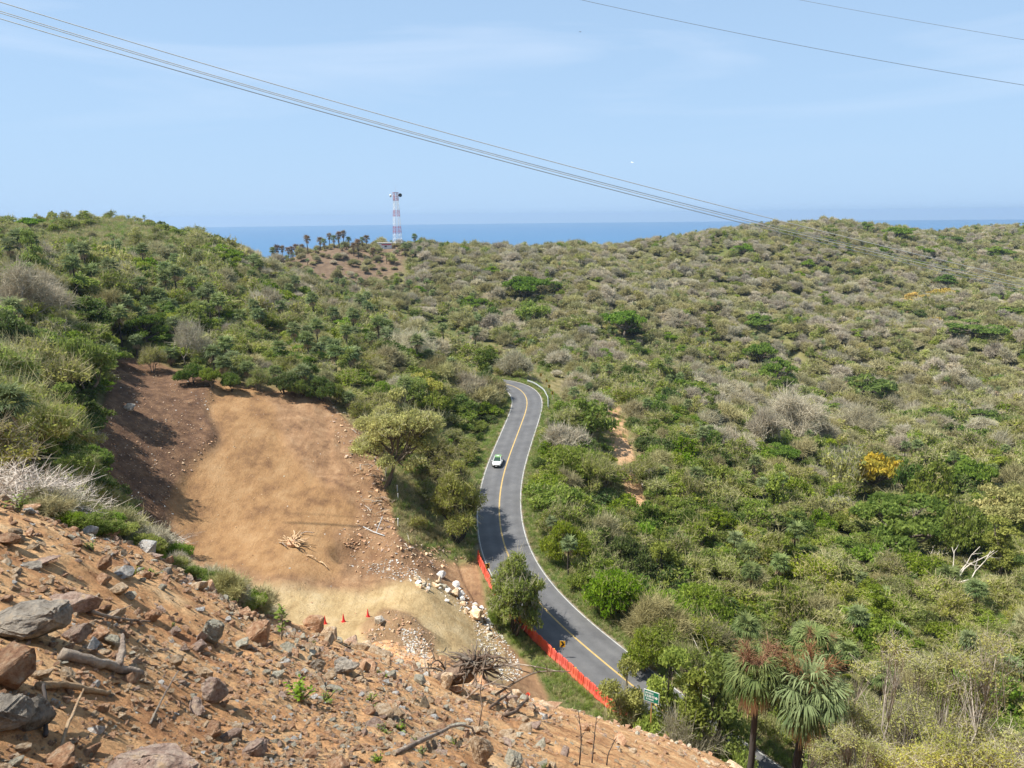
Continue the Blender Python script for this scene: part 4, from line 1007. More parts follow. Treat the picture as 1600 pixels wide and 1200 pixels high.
# ---- green destination sign
p = Vector((P(1016, 1150, 57.5).x, 57.5, 0)); p.z = PZ(1016, 1150, -47).z; p = P(1016, 1152, 57.5)
gz = float(Hxy(p.x, p.y)); top = P(1012, 1088, 57.5).z
e = empty('direction_sign', (p.x, p.y, gz), 'green road sign with white lettering and arrow on an ochre post behind the dirt edge', 'road sign', None, -.55)
H_ = top - gz
mb = MB(); mb.box((0, 0, H_ / 2 - .2), (.10, .08, H_ + .5)); mb.build('post', M_RUST, e)
mb = MB(); mb.box((0, -.06, H_), (1.42, .03, 1.12)); pl = mb.build('panel', M_WHT, e)
mb = MB(); mb.box((0, -.078, H_), (1.32, .008, 1.02)); mb.build('face', M_GSGN, pl)
def letters(x0, x1, z, h, n, seed, th):
    r = random.Random(seed); mb = MB(); w_ = (x1 - x0) / n
    for i in range(n):
        cx_ = x0 + (i + .5) * w_; k = r.randrange(4); ww = w_ * .7
        mb.box((cx_ - ww / 2 + th / 2, -.086, z), (th, .006, h))
        if k in (0, 1): mb.box((cx_ + ww / 2 - th / 2, -.086, z), (th, .006, h))
        mb.box((cx_ + th * .6, -.0865, z + (h / 2 - th / 2) * (1 if k != 2 else -1)), (ww - th * 1.3, .006, th))
        if k in (1, 3): mb.box((cx_ + th * .6, -.0865, z), (ww - th * 1.3, .006, th))
    return mb
letters(-.56, .18, H_ + .30, .17, 9, 3, .035).build('lettering', M_WHT, pl)
mb = letters(-.58, .30, H_ + .0, .26, 6, 5, .07)
mb.poly([(.33, H_ + .06), (.44, H_ + .06), (.44, H_ + .16), (.60, H_ - .02), (.44, H_ - .20), (.44, H_ - .10), (.33, H_ - .10)], -.089, -.083); mb.build('lettering', M_WHT, pl)
letters(-.50, .22, H_ - .30, .14, 8, 8, .03).build('lettering', M_WHT, pl)
reserve(p.x, p.y, 2.5)

# ---- marker posts on the bank
for k, (a, b_, t_) in enumerate([(623, 671, 0), (589, 699, .05), (581, 701, 0), (587, 715, -.05), (596, 730, 0), (603, 742, .1), (621, 770, 0), (622, 783, .03), (622, 822, .08)]):
    g = G(a, b_, 60); mb = MB(); mb.tube([(0, 0, -.2), (0, 0, 1.15)], .085, 10); mb.tube([(0, 0, 1.15), (0, 0, 1.19)], [.085, .05], 10)
    o = mb.build('marker_post', M_WHT, loc=g, rot=(t_, t_ * .6, 0))
    tag(o, 'white marker post on the bank, ' + ['highest of all, behind the rounded tree', 'upper right of a close pair', 'upper left of the rounded tree trunk, leftmost', 'just below the close pair', 'fifth from the top, taller looking', 'sixth from the top, leaning', 'seventh from the top, below the tree foot', 'eighth from the top, below the tree foot', 'lowest of all, beside the fallen pole'][k], 'post', 'white marker posts on the bank')
a_ = G(585, 835, 60); b_ = G(598, 838, 60); c_ = G(596, 812, 60)
mb = MB(); q0 = Vector((a_.x - 1.2, a_.y + 1.0, a_.z + .9)) ; mb.tube([(-1.6, .8, .7), (0, 0, .25), (1.5, -.8, .1)], .06, 8)
tag(mb.build('fallen_pole', M_GALV, loc=a_), 'grey fallen pole lying at the edge of the dug hole', 'pole')
mb = MB(); mb.tube([(.2, 0, .1), (.9, 1.6, 1.8)], .05, 8); tag(mb.build('leaning_pole', M_GALV, loc=a_), 'thin grey pole leaning up from the fallen pole by the dug hole', 'pole')

# ---- overhead wires
M_WIRE = plain('weathered_cable', (0.52, 0.52, 0.50), 0.6, .1)
M_WIRED = plain('dark_cable', (0.16, 0.17, 0.18), 0.6)
def wire(pts, Y0, Y1, rad, label, group):
    d0 = P(*pts[0], Y0); d1 = P(*pts[-1], Y1); out = []
    pts = np.array(pts, float); ts = (pts[:, 0] - pts[0, 0]) / (pts[-1, 0] - pts[0, 0])
    co = np.polyfit(ts, pts[:, 1], 2)
    for t in np.linspace(-.12, 1.12, 40):
        px = pts[0, 0] + t * (pts[-1, 0] - pts[0, 0]); Y = 1 / ((1 - t) / Y0 + t / Y1); v = P(px, np.polyval(co, t), Y); out.append(v)
    out = np.array([tuple(v) for v in out]); c0 = out[20].copy(); mb = MB(); mb.tube(out - c0, rad, 6)
    tag(mb.build('overhead_cable', M_WIRED if 'thin' in label else M_WIRE, loc=c0, sm=True), label, 'cable', group)
wire([(0, 3), (800, 236), (1205, 341), (1600, 437)], 90, 125, .054, 'uppermost of the four grey cables crossing from upper left to right hill', 'cables crossing the whole view')
wire([(0, 17), (800, 249), (1205, 351), (1600, 445)], 90, 125, .050, 'second highest of the four grey cables crossing the whole view', 'cables crossing the whole view')
wire([(0, 20), (800, 251.5), (1205, 354), (1600, 449)], 92, 127, .050, 'second lowest of the four grey cables, almost touching the one above', 'cables crossing the whole view')
wire([(0, 29), (800, 256), (1205, 359), (1600, 455)], 90, 125, .054, 'lowest of the four grey cables crossing from upper left to right hill', 'cables crossing the whole view')
wire([(905, -1), (1250, 71), (1600, 133)], 130, 110, .034, 'thin grey cable crossing the upper right sky, lower of two', 'thin cables in the upper right sky')
wire([(1240, -2), (1420, 31), (1600, 62)], 140, 120, .03, 'thin grey cable in the top right corner of the sky', 'thin cables in the upper right sky')

# ---- lattice tower on the knoll
g = Vector((P(621.5, 383, 478).x, 478, 0)); g.z = float(Hxy(g.x, g.y)); topz = P(621, 301, 478).z; TH_ = topz - g.z
e = empty('lattice_tower', g, 'red and white lattice telecom tower on the brown knoll against the sea', 'tower', None, .5)
mt, tnt, tb = mat_base('red_white_bands'); t_ = tnt.nodes.new('ShaderNodeTexCoord'); sp = tnt.nodes.new('ShaderNodeSeparateXYZ'); tnt.links.new(t_.outputs['Object'], sp.inputs[0])
dv = tnt.nodes.new('ShaderNodeMath'); dv.operation = 'DIVIDE'; dv.inputs[1].default_value = TH_; tnt.links.new(sp.outputs['Z'], dv.inputs[0])
rm = tnt.nodes.new('ShaderNodeValToRGB'); rm.color_ramp.interpolation = 'CONSTANT'; el = rm.color_ramp.elements
WH = (.78, .78, .78, 1); RD = (.45, .07, .045, 1); el[0].position = 0; el[0].color = WH; el[1].position = .24; el[1].color = RD
for ps, c_ in ((.38, WH), (.56, RD), (.68, WH), (.85, RD)): q_ = el.new(ps); q_.color = c_
tnt.links.new(dv.outputs[0], rm.inputs[0]); tnt.links.new(rm.outputs[0], tb.inputs['Base Color']); tb.inputs['Roughness'].default_value = .5
def hw(z): return 2.35 - (2.35 - 1.25) * min(1, z / (TH_ * .85))
for sx_, sy_ in ((1, 1), (1, -1), (-1, 1), (-1, -1)):
    mb = MB(); mb.tube([(sx_ * hw(z), sy_ * hw(z), z) for z in (0, TH_ * .3, TH_ * .6, TH_ * .85, TH_)], .12, 6); mb.build('leg', mt, e)
lv = np.linspace(0, TH_, 15)
for ax in range(4):
    mb = MB(); R4 = Matrix.Rotation(ax * pi / 2, 3, 'Z')
    for i, (z0, z1) in enumerate(zip(lv[:-1], lv[1:])):
        a0 = R4 @ Vector((-hw(z0), hw(z0), z0)); a1 = R4 @ Vector((hw(z1), hw(z1), z1)); b0 = R4 @ Vector((hw(z0), hw(z0), z0)); b1 = R4 @ Vector((-hw(z1), hw(z1), z1))
        mb.tube([tuple(a0), tuple(a1)], .05, 4); mb.tube([tuple(b0), tuple(b1)], .05, 4); mb.tube([tuple(b1), tuple(a1)], .07, 4)
    mb.build('bracing', mt, e)
mb = MB(); mb.box((0, 0, TH_ + .08), (3.0, 3.0, .16)); mb.build('platform', mt, e); mb = MB(); mb.tube([(-1.5, -1.5, TH_ - 3.8), (1.5, -1.5, TH_ - 3.8), (1.5, 1.5, TH_ - 3.8), (-1.5, 1.5, TH_ - 3.8), (-1.5, -1.5, TH_ - 3.8)], .1, 4); mb.build('ring_beam', mt, e)
mb = MB(); mb.tube([(0, 0, TH_), (0, 0, TH_ + 5)], [.07, .03], 5); mb.build('antenna', M_GALV, e)
M_DISH = plain('grey_dish', (.10, .11, .12), .5); 
def dish(x, y, z, yaw, mat_, r_=1.15):
    mb = MB(); prof = [(0, -.35), (r_ * .5, -.25), (r_ * .85, .05), (r_, .35), (r_ * 1.02, .55), (r_ * .97, .55), (r_ * .95, .36), (r_ * .8, .12), (0, -.2)]; mb.lathe(prof, 20, axis='Y')
    o = mb.build('dish_antenna', mat_, e, sm=True, loc=(x, y, z), rot=(0, 0, yaw)); mb = MB(); mb.tube([(0, -.3, 0), (0, -1.2, 0)], .07, 6); mb.build('mount', M_GALV, o)
ry = -.5
v1 = Matrix.Rotation(ry, 3, 'Z') @ Vector((2.9, -.8, 0)); v2 = Matrix.Rotation(ry, 3, 'Z') @ Vector((-2.9, .2, 0))
dish(v1.x, v1.y, TH_ - 1.6, ry + pi + .35, M_DISH); dish(v2.x, v2.y, TH_ - 1.8, ry + 1.2, M_WHT, .95)

# ---- equipment hut
g2 = Vector((P(601, 385, 470).x, 470, 0)); g2.z = max(float(Hxy(g2.x, g2.y)), P(601, 388, 470).z)
e = empty('equipment_hut', g2, 'small white hut with pale roof and red stripe left of the tower foot', 'building', None, .12)
M_HW = plain('white_plaster', (.62, .63, .64), .8); M_RS = plain('red_stripe', (.50, .07, .09), .7); M_RF = plain('pale_sheet_roof', (.62, .60, .56), .6)
mb = MB(); mb.box((0, 0, 1.5), (8.6, 4.5, 3.6)); w_ = mb.build('wall', M_HW, e)
mb = MB(); mb.box((1.3, -2.27, 2.35), (6.0, .06, .7)); mb.build('stripe', M_RS, w_)
mb = MB(); mb.box((0, 0, 3.42), (9.4, 5.4, .22)); [mb.box((x, -.05, 3.62), (.25, 5.3, .18)) for x in np.arange(-4.2, 4.3, 1.2)]; mb.build('roof', M_RF, e)
mb = MB(); mb.box((-2.9, -2.28, 1.2), (.9, .06, 2.1)); mb.build('door', M_GALV, e); mb = MB(); mb.box((.8, -2.28, 1.3), (1.4, .05, .8)); mb.build('window', M_BLK, e)
reserve(g2.x, g2.y - 3, 6)

# ---- the taxi coming down the road
M_CARW = plain('white_car_paint', (.80, .80, .78), .25, var=.02); M_CARG = plain('green_car_paint', (.14, .28, .08), .3, var=.03)
M_GLS, gnt, gb = mat_base('tinted_glass'); gb.inputs['Base Color'].default_value = (.03, .06, .04, 1); gb.inputs['Roughness'].default_value = .08
M_TYR = plain('tyre_rubber', (.02, .02, .02), .9); M_RIM = plain('steel_rim', (.45, .45, .46), .4, .5); M_LMP = plain('headlight_glass', (.75, .75, .72), .15)
def car(p, yaw):
    e = empty('taxi_car', p, 'white car with green roof coming down the left lane', 'car', None, yaw)
    # x forward; stations (x, z bottom, z belt, half width)
    st = [(-2.05, .42, .80, .66), (-2.0, .30, .90, .76), (-1.5, .22, .96, .84), (-.6, .20, .95, .86), (.5, .20, .93, .86), (1.3, .22, .88, .83), (1.85, .26, .76, .76), (2.05, .36, .62, .62)]
    V = []; Q = []
    for x, zb, zt, w in st: V += [(x, -w * .93, zb), (x, -w, (zb + zt) / 2), (x, -w * .97, zt - .08), (x, -w * .85, zt), (x, 0, zt + .03), (x, w * .85, zt), (x, w * .97, zt - .08), (x, w, (zb + zt) / 2), (x, w * .93, zb)]
    n = 9
    for i in range(len(st) - 1):
        for j in range(n): Q.append((i * n + j, i * n + (j + 1) % n, (i + 1) * n + (j + 1) % n, (i + 1) * n + j))
    mb = MB(); mb.add(V, Q, (), [tuple(range(n))[::-1], tuple((len(st) - 1) * n + j for j in range(n))]); body = mb.build('body', M_CARW, e, sm=True)
    # cabin
    cb = [(-1.75, .93, .70), (-1.25, 1.42, .58), (.15, 1.46, .58), (.95, .92, .74)]
    def pane(a, b_, c_, d, nm, m_, par): mb = MB(); mb.add([a, b_, c_, d], [(0, 1, 2, 3)]); o = mb.build(nm, m_, par); md = o.modifiers.new('t', 'SOLIDIFY'); md.thickness = .02; return o
    (x0, z0, w0), (x1, z1, w1), (x2, z2, w2), (x3, z3, w3) = cb
    pane((x3, -w3, z3), (x3, w3, z3), (x2, w2, z2), (x2, -w2, z2), 'windshield', M_GLS, e)
    pane((x0, -w0, z0), (x0, w0, z0), (x1, w1, z1), (x1, -w1, z1), 'rear_window', M_GLS, e)
    for s_ in (-1, 1):
        pane((x0, s_ * w0, z0), (x1, s_ * w1, z1), (x2, s_ * w2, z2), (x3, s_ * w3, z3), 'side_window', M_GLS, e)
        mb = MB(); mb.tube([(x3, s_ * w3, z3), (x2, s_ * w2, z2), (x1, s_ * w1, z1), (x0, s_ * w0, z0)], .045, 6); mb.tube([(-.45, s_ * .80, .93), (-.45, s_ * .59, 1.44)], .04, 6); mb.build('pillar', M_CARW, e)
        mb = MB(); mb.box((.78, s_ * .95, .98), (.14, .20, .14), taper=.8); mb.build('mirror', M_CARW, e)
        mb = MB(); mb.box((1.93, s_ * .55, .66), (.16, .30, .15), taper=.8); mb.build('headlight', M_LMP, e)
    mb = MB(); mb.box(((x1 + x2) / 2, 0, 1.465), (x2 - x1 + .12, 1.22, .05), taper=.94); rf = mb.build('roof', M_CARG, e)
    mb = MB(); mb.box((-.45, 0, 1.54), (.22, .60, .10), taper=.9); mb.build('roof_light', M_WHT, rf)
    mb = MB(); mb.box((2.06, 0, .46), (.10, 1.0, .16)); mb.build('grille', M_BLK, e)
    mb = MB(); mb.box((2.03, 0, .30), (.16, 1.42, .14), taper=.95); mb.build('bumper', M_BLK, e)
    mb = MB(); mb.box((2.125, 0, .34), (.01, .34, .09)); mb.build('number_plate', M_WHT, e)
    for x in (-1.30, 1.28):
        for s_ in (-1, 1):
            mb = MB(); mb.lathe([(.20, -.09), (.30, -.10), (.315, -.05), (.315, .05), (.30, .10), (.20, .09)], 20, axis='Y'); w_ = mb.build('wheel', M_TYR, e, sm=True, loc=(x, s_ * .80, .315)); mb = MB(); mb.lathe([(0, -.07), (.20, -.085), (.20, .085), (0, .07)], 14, axis='Y'); mb.build('rim', M_RIM, w_)
    return e
px_, py_ = proj(RC[:, 0], RC[:, 1], RC[:, 2]); jc = int(np.argmin(np.abs(py_ - 727) + 1000 * (RC[:, 1] < 100)))
car(road_at(jc, -1.65, .01), math.atan2(-RT[jc][1], -RT[jc][0]))

# ---- gulls
def bird(px, py, Y, col, label):
    mb = MB(); mb.tube([(-.22, 0, 0), (-.1, 0, .02), (.08, 0, .02), (.2, 0, .03), (.27, 0, .02)], [.01, .05, .06, .04, .01], 8)
    o = mb.build('bird', col, loc=P(px, py, Y), rot=(.2, -.5, .4), scale=.55); tag(o, label, 'bird')
    for s_ in (-1, 1):
        mb = MB(); mb.add([(.08, s_ * .04, .03), (-.10, s_ * .04, .03), (-.10, s_ * .35, .14), (.06, s_ * .35, .15), (-.16, s_ * .75, .10)], [(0, 1, 2, 3)], [(3, 2, 4)]); w_ = mb.build('wing', col, o); md = w_.modifiers.new('t', 'SOLIDIFY'); md.thickness = .015
bird(988, 254, 120, M_WHT, 'tiny white bird gliding in the sky above the cables')
bird(907, 50, 120, M_BLK, 'tiny dark bird high in the sky near the top')
# ------------------------------------------------------------------ rocks
def rockmat(name, cols, sc=3.0):
    m, nt, b = mat_base(name); N = nt.nodes; L = nt.links
    t = N.new('ShaderNodeTexCoord'); oi = N.new('ShaderNodeObjectInfo')
    ad = N.new('ShaderNodeVectorMath'); ad.operation = 'ADD'; L.new(t.outputs['Object'], ad.inputs[0]); L.new(oi.outputs['Random'], ad.inputs[1])
    c, f_ = noise_col(nt, cols, sc, 10, vec=ad.outputs[0], rough=0.68, pos=[.34, .46, .56, .66][:len(cols)] if len(cols) == 4 else None)
    hs = N.new('ShaderNodeHueSaturation'); r1 = N.new('ShaderNodeMapRange'); r1.inputs['To Min'].default_value = .95; r1.inputs['To Max'].default_value = 1.5
    L.new(oi.outputs['Random'], r1.inputs[0]); L.new(r1.outputs[0], hs.inputs['Value']); L.new(c, hs.inputs['Color']); L.new(hs.outputs[0], b.inputs['Base Color'])
    b.inputs['Roughness'].default_value = .85; b.inputs['Specular IOR Level'].default_value = .3
    n = N.new('ShaderNodeTexNoise'); n.inputs['Scale'].default_value = 5; n.inputs['Detail'].default_value = 10; n.inputs['Roughness'].default_value = .75; L.new(ad.outputs[0], n.inputs['Vector'])
    bump(nt, b, n.outputs['Fac'], 1.0, .16); return m
M_RO = rockmat('rust_stone', [(.27, .135, .075), (.45, .25, .14), (.55, .35, .21), (.60, .46, .32)])
M_RT = rockmat('tan_stone', [(.27, .18, .11), (.47, .33, .20), (.56, .43, .29), (.62, .53, .40)])
M_RG = rockmat('grey_green_stone', [(.25, .23, .17), (.41, .38, .29), (.53, .50, .39), (.46, .33, .21)])
M_RP = rockmat('purple_brown_stone', [(.21, .14, .105), (.38, .26, .20), (.48, .37, .29), (.53, .38, .24)])
M_RW = rockmat('pale_grey_stone', [(.35, .33, .29), (.52, .50, .46), (.66, .64, .60), (.60, .52, .42)])
M_RD = rockmat('dark_stone', [(.12, .10, .08), (.24, .205, .165), (.35, .30, .24), (.42, .32, .22)])
def rock_mesh(seed, mat_, n=13, asp=(1, .8, .62), detail=True):
    r = np.random.default_rng(seed); bm = bmesh.new()
    d = rnd_dirs(r, n) * (0.82 + .3 * r.random(n))[:, None] * np.array(asp)
    for v in d: bm.verts.new(v)
    g = bmesh.ops.convex_hull(bm, input=bm.verts); bmesh.ops.delete(bm, geom=[x for x in g['geom_interior'] if isinstance(x, bmesh.types.BMVert)], context='VERTS')
    if detail:
        bmesh.ops.bevel(bm, geom=list(bm.edges), offset=.055, segments=1, affect='EDGES', clamp_overlap=True)
        bmesh.ops.triangulate(bm, faces=bm.faces)
        bmesh.ops.subdivide_edges(bm, edges=[e_ for e_ in bm.edges if e_.calc_length() > .28], cuts=1, use_grid_fill=True)
        from mathutils import noise
        for v in bm.verts: v.co += v.normal * (noise.noise(v.co * 3.1 + Vector((seed, 0, 0))) * .05 + noise.noise(v.co * 8 + Vector((0, seed, 0))) * .02)
    bmesh.ops.recalc_face_normals(bm, faces=bm.faces)
    me = bpy.data.meshes.new('rock'); bm.to_mesh(me); bm.free(); me.materials.append(mat_); return me
M_RS2 = rockmat('grey_brown_slab', [(.17, .145, .115), (.30, .26, .21), (.42, .37, .30), (.50, .40, .28)])
RMATS = [M_RO, M_RT, M_RG, M_RP, M_RW, M_RS2]; RNAME = ['rust orange', 'tan', 'grey-green', 'purple brown', 'pale grey', 'dark brown']
ASP = [(1, .8, .6), (1, .6, .45), (1, .9, .8), (1, .75, .35), (.9, .7, .9), (1, .55, .6)]; ASN = ['blocky', 'long', 'chunky', 'slab-like', 'upright', 'wedge-shaped']
ROCK = {(mi, ai): remat(base_, [m_], 'rock') if 0 else None for mi, m_ in enumerate(RMATS) for ai in range(6) for base_ in [None]}
_rb = [rock_mesh(40 + a, M_RO, 11 + a, ASP[a]) for a in range(6)] ; _rb2 = [rock_mesh(80 + a, M_RO, 12, ASP[a]) for a in range(6)]
for mi, m_ in enumerate(RMATS):
    for ai in range(6): ROCK[(mi, ai)] = remat(_rb[ai], [m_], 'rock'); ROCK[(mi, ai + 6)] = remat(_rb2[ai], [m_], 'rock')
_pb = [rock_mesh(120 + a, M_RO, 9, ASP[a], False) for a in range(5)]
def boulder_mesh(seed, mat_, asp):
    from mathutils import noise
    r = np.random.default_rng(seed); bm = bmesh.new()
    d = rnd_dirs(r, 16) * (0.85 + .22 * r.random(16))[:, None] * np.array(asp)
    for v in d: bm.verts.new(v)
    g = bmesh.ops.convex_hull(bm, input=bm.verts); bmesh.ops.delete(bm, geom=[x for x in g['geom_interior'] if isinstance(x, bmesh.types.BMVert)], context='VERTS')
    bmesh.ops.bevel(bm, geom=list(bm.edges), offset=.09, segments=2, affect='EDGES', clamp_overlap=True)
    bmesh.ops.triangulate(bm, faces=bm.faces)
    for k in range(3):
        bmesh.ops.subdivide_edges(bm, edges=[e_ for e_ in bm.edges if e_.calc_length() > .07], cuts=1, use_grid_fill=True); bmesh.ops.triangulate(bm, faces=bm.faces)
    bm.normal_update(); so_ = Vector((seed * 1.7, seed * .3, 0))
    for v in bm.verts:
        n_ = noise.fractal(v.co * 1.6 + so_, .9, 2.2, 5) * .09 + abs(noise.noise(v.co * Vector((2.2, 2.2, 5)) + so_)) * -.07 + noise.noise(v.co * 13 + so_) * .012
        v.co += v.normal * n_
    bmesh.ops.recalc_face_normals(bm, faces=bm.faces); me = bpy.data.meshes.new('boulder'); bm.to_mesh(me); bm.free(); me.materials.append(mat_); return me
def rock(px, py, w, mi, ai, label, group=None, hs=1.0, rz=None, sink=.25, loc=None, cat='rock', name='rock', tilt=None):
    g = loc if loc is not None else G(px, py); R = w * .5 * mpp(g) if loc is None else w
    o = mobj(name, boulder_mesh(int(px) + mi, RMATS[mi], ASP[ai % 6]) if (loc is None and w > 33) else ROCK[(mi, ai)], loc=(g[0], g[1], g[2] + R * ASP[ai % 6][2] * hs * (1 - sink) * .8), rot=((random.uniform(-.25, .25) if tilt is None else tilt), random.uniform(-.2, .2), rz if rz is not None else random.random() * 6.28), scale=(R, R, R * hs))
    tag(o, label, cat, group); return o
B_ = [ # px, py(base), width px, material, shape, label
    (50, 1000, 150, 5, 0, 'huge dark grey slab boulder at the left edge, largest in the rubble', .95, .2),
    (12, 1065, 95, 0, 2, 'rounded orange-brown boulder at the left edge below the big dark slab', 1.1, 0),
    (122, 952, 78, 3, 0, 'tan and purple angular boulder above right of the big dark slab', 1.0, .4),
    (122, 1000, 44, 3, 2, 'purple-brown boulder touching the right end of the big dark slab', 1.1, 1),
    (155, 995, 36, 0, 8, 'small orange block right of the purple-brown boulder', 1.0, 1),
    (175, 1010, 36, 2, 6, 'grey-green block just above the big driftwood log', 1.0, .3),
    (75, 886, 60, 3, 9, 'flat brown slab stone above the angular boulder', .8, .3),
    (45, 888, 50, 5, 3, 'thin dark slab lying left of the flat brown slab', .5, .2),
    (12, 1130, 110, 5, 6, 'dark brown boulder in shadow at the lower left edge', 1.0, .5),
    (60, 1140, 70, 5, 10, 'dark upright boulder at lower left beside the thin stick', 1.2, 1.2),
    (235, 1225, 160, 3, 0, 'large smooth purple-brown boulder at the bottom edge', .85, .1),
    (100, 1200, 70, 0, 0, 'rust orange block at the bottom edge between two sticks', 1.1, .7),
    (35, 1175, 40, 1, 1, 'yellow-tan stone at the bottom left corner', 1.0, .2),
    (25, 1195, 34, 2, 6, 'grey-green stone in the bottom left corner', 1.0, .2),
    (62, 1060, 48, 1, 7, 'pale tan stone right of the rounded orange boulder', .9, .1),
    (105, 1062, 36, 1, 8, 'yellow-tan cube-like stone left of the driftwood log', .9, 1.9),
    (185, 1115, 36, 1, 7, 'pale tan stone with shadow under it, centre of the lower rubble', .9, .2),
    (165, 1112, 24, 0, 8, 'small rounded orange stone left of the pale tan stone', 1.0, .2),
    (150, 1145, 30, 4, 0, 'pale grey stone with lichen in the lower rubble', 1.0, .2),
    (145, 1180, 40, 0, 6, 'orange chunk above the bottom smooth boulder', 1.0, .9),
    (278, 1045, 30, 1, 4, 'upright pale tan stone right of the driftwood log end', 1.2, 1.0),
    (320, 1060, 48, 1, 5, 'tan wedge stone above the lilac-grey block', .9, -.5),
    (335, 1095, 60, 3, 10, 'lilac-grey block leaning in the middle of the rubble', 1.1, .8),
    (305, 1110, 50, 3, 3, 'purple-brown flat block left of the lilac-grey block', 1.0, 2.1),
    (335, 1150, 48, 0, 11, 'ochre wedge stone below the lilac-grey block', 1.1, 2.0),
    (400, 1178, 52, 3, 0, 'purple-grey block with a sharp dark side near the bottom', 1.1, .8),
    (238, 970, 36, 0, 5, 'pointed rust stone on the upper rubble', 1.2, .7),
    (205, 935, 24, 2, 8, 'small pale green-grey stone in the upper rubble', .8, .7),
    (187, 930, 36, 1, 2, 'tan stone above left of the pale green-grey stone', 1.0, .7),
    (163, 955, 30, 0, 7, 'rust orange block right of the angular boulder', 1.0, .2),
    (165, 890, 34, 0, 10, 'rust block near the green strip at the top of the rubble', 1.0, 1.2),
    (310, 955, 30, 4, 3, 'white-topped flat stone at the crest of the rubble', .9, .2),
    (330, 1000, 52, 2, 4, 'grey-green upright block near the crest of the rubble', 1.0, .9),
    (312, 1000, 30, 3, 10, 'brown block left of the grey-green upright block', 1.0, .9),
    (375, 1008, 40, 2, 9, 'grey-green flat stone right of the upright block', .8, .4),
    (408, 1005, 44, 0, 2, 'large brown boulder half buried under the leafy sapling', 1.5, .4),
    (450, 1015, 38, 2, 9, 'grey-green slab at the foot of the leafy sapling', .8, .1),
    (498, 1050, 34, 5, 4, 'dark split boulder, left one of a pair on the middle rubble', 1.1, .3),
    (538, 1050, 48, 5, 0, 'dark brown boulder with deep shadow, right one of a pair', 1.1, .7),
    (515, 1060, 34, 1, 7, 'tan rounded stone in front of the dark boulder pair', 1.0, .7),
    (550, 1008, 26, 3, 11, 'leaning brown slab on the dirt edge above the boulder pair', 1.5, .2),
    (592, 974, 20, 5, 2, 'dark boulder beside the rightmost cone', 1.0, .2),
    (655, 1068, 24, 2, 2, 'grey-green boulder left of the uprooted stump', 1.0, .2),
    (662, 1105, 26, 2, 10, 'pale green pointed stone below the uprooted stump', 1.5, .2),
    (712, 1082, 30, 0, 5, 'brown wedge rock leaning against the uprooted stump', 1.0, .2),
    (697, 1075, 40, 1, 8, 'tan boulder behind left of the uprooted stump', 1.1, .2),
    (752, 1195, 52, 1, 4, 'tall tan boulder standing at the bottom centre', 1.7, .5),
    (790, 1150, 34, 1, 1, 'flat tan stone above the tall tan boulder', .9, .5),
    (800, 1195, 40, 2, 2, 'mossy grey boulder at the bottom centre right of the tall one', 1.0, .5),
    (835, 1138, 32, 3, 1, 'long brown-grey stone on the orange dirt', 1.0, .9),
    (851, 1124, 18, 4, 0, 'small white stone beside the long brown-grey stone', .9, .9),
    (911, 1142, 28, 0, 6, 'brown boulder casting a shadow on the smooth orange dirt', 1.1, .3),
    (848, 1160, 28, 0, 1, 'pinkish flat rock below the long brown-grey stone', .8, .1),
    (845, 1196, 34, 2, 9, 'grey flat rock at the bottom edge right of centre', .8, .1),
    (205, 642, 22, 5, 8, 'dark boulder on the brown earth bank', .9, .3),
    (435, 945, 5, 4, 8, 'small stone', 1, 0)]
for t in B_[:-1]: rock(t[0], t[1], t[2], t[3], t[4], t[5], None, t[6], t[7], loc=None, cat='boulder' if t[2] > 45 else 'rock', name='boulder' if t[2] > 45 else 'rock')
BX = np.array([(b_[0], b_[1] - b_[2] * .25, b_[2] * .55) for b_ in B_])
# riprap along the pad
rr = np.random.default_rng(5); n = 0; lst = []
line = [(655, 912), (690, 918), (720, 938), (745, 962), (768, 985)]
for k in range(64):
    t = rr.random() * (len(line) - 1); i = int(t); f_ = t - i; a = line[i][0] * (1 - f_) + line[i + 1][0] * f_; b_ = line[i][1] * (1 - f_) + line[i + 1][1] * f_
    a += rr.normal(0, 5); b_ += rr.normal(0, 6); w = rr.choice([8, 10, 13, 17, 22], p=[.3, .3, .2, .14, .06])
    lst.append((w, a, b_))
lst.sort(reverse=True)
for k, (w, a, b_) in enumerate(lst):
    mi = int(rr.choice([4, 1, 2], p=[.5, .38, .12]))
    if k == 0: a, b_, w = 745, 968, 30; mi = 1
    if k == 1: a, b_, w = 713, 932, 22; mi = 1
    lb = ['largest rounded tan boulder at the right end of the stone heap', 'tan boulder on top of the stone heap beside the dirt bank'][k] if k < 2 else '%s stone in the heap of rubble stones beside the dirt pad' % RNAME[mi]
    o__ = rock(a, b_, w, mi, int(rr.integers(0, 12)), lb, 'rubble stones heaped along the dirt pad', name='rubble_stone', cat='stone', sink=.25)
    if k > 1: PEND.append((o__, place_label('%s %s rubble stone' % ('big' if w > 12 else 'small', RNAME[mi]), a, b_, MLM)))
tag(mobj('rock', ROCK[(4, 2)], loc=G(764, 975), scale=.55), 'bright white stone at the foot of the roadside tree', 'rock')

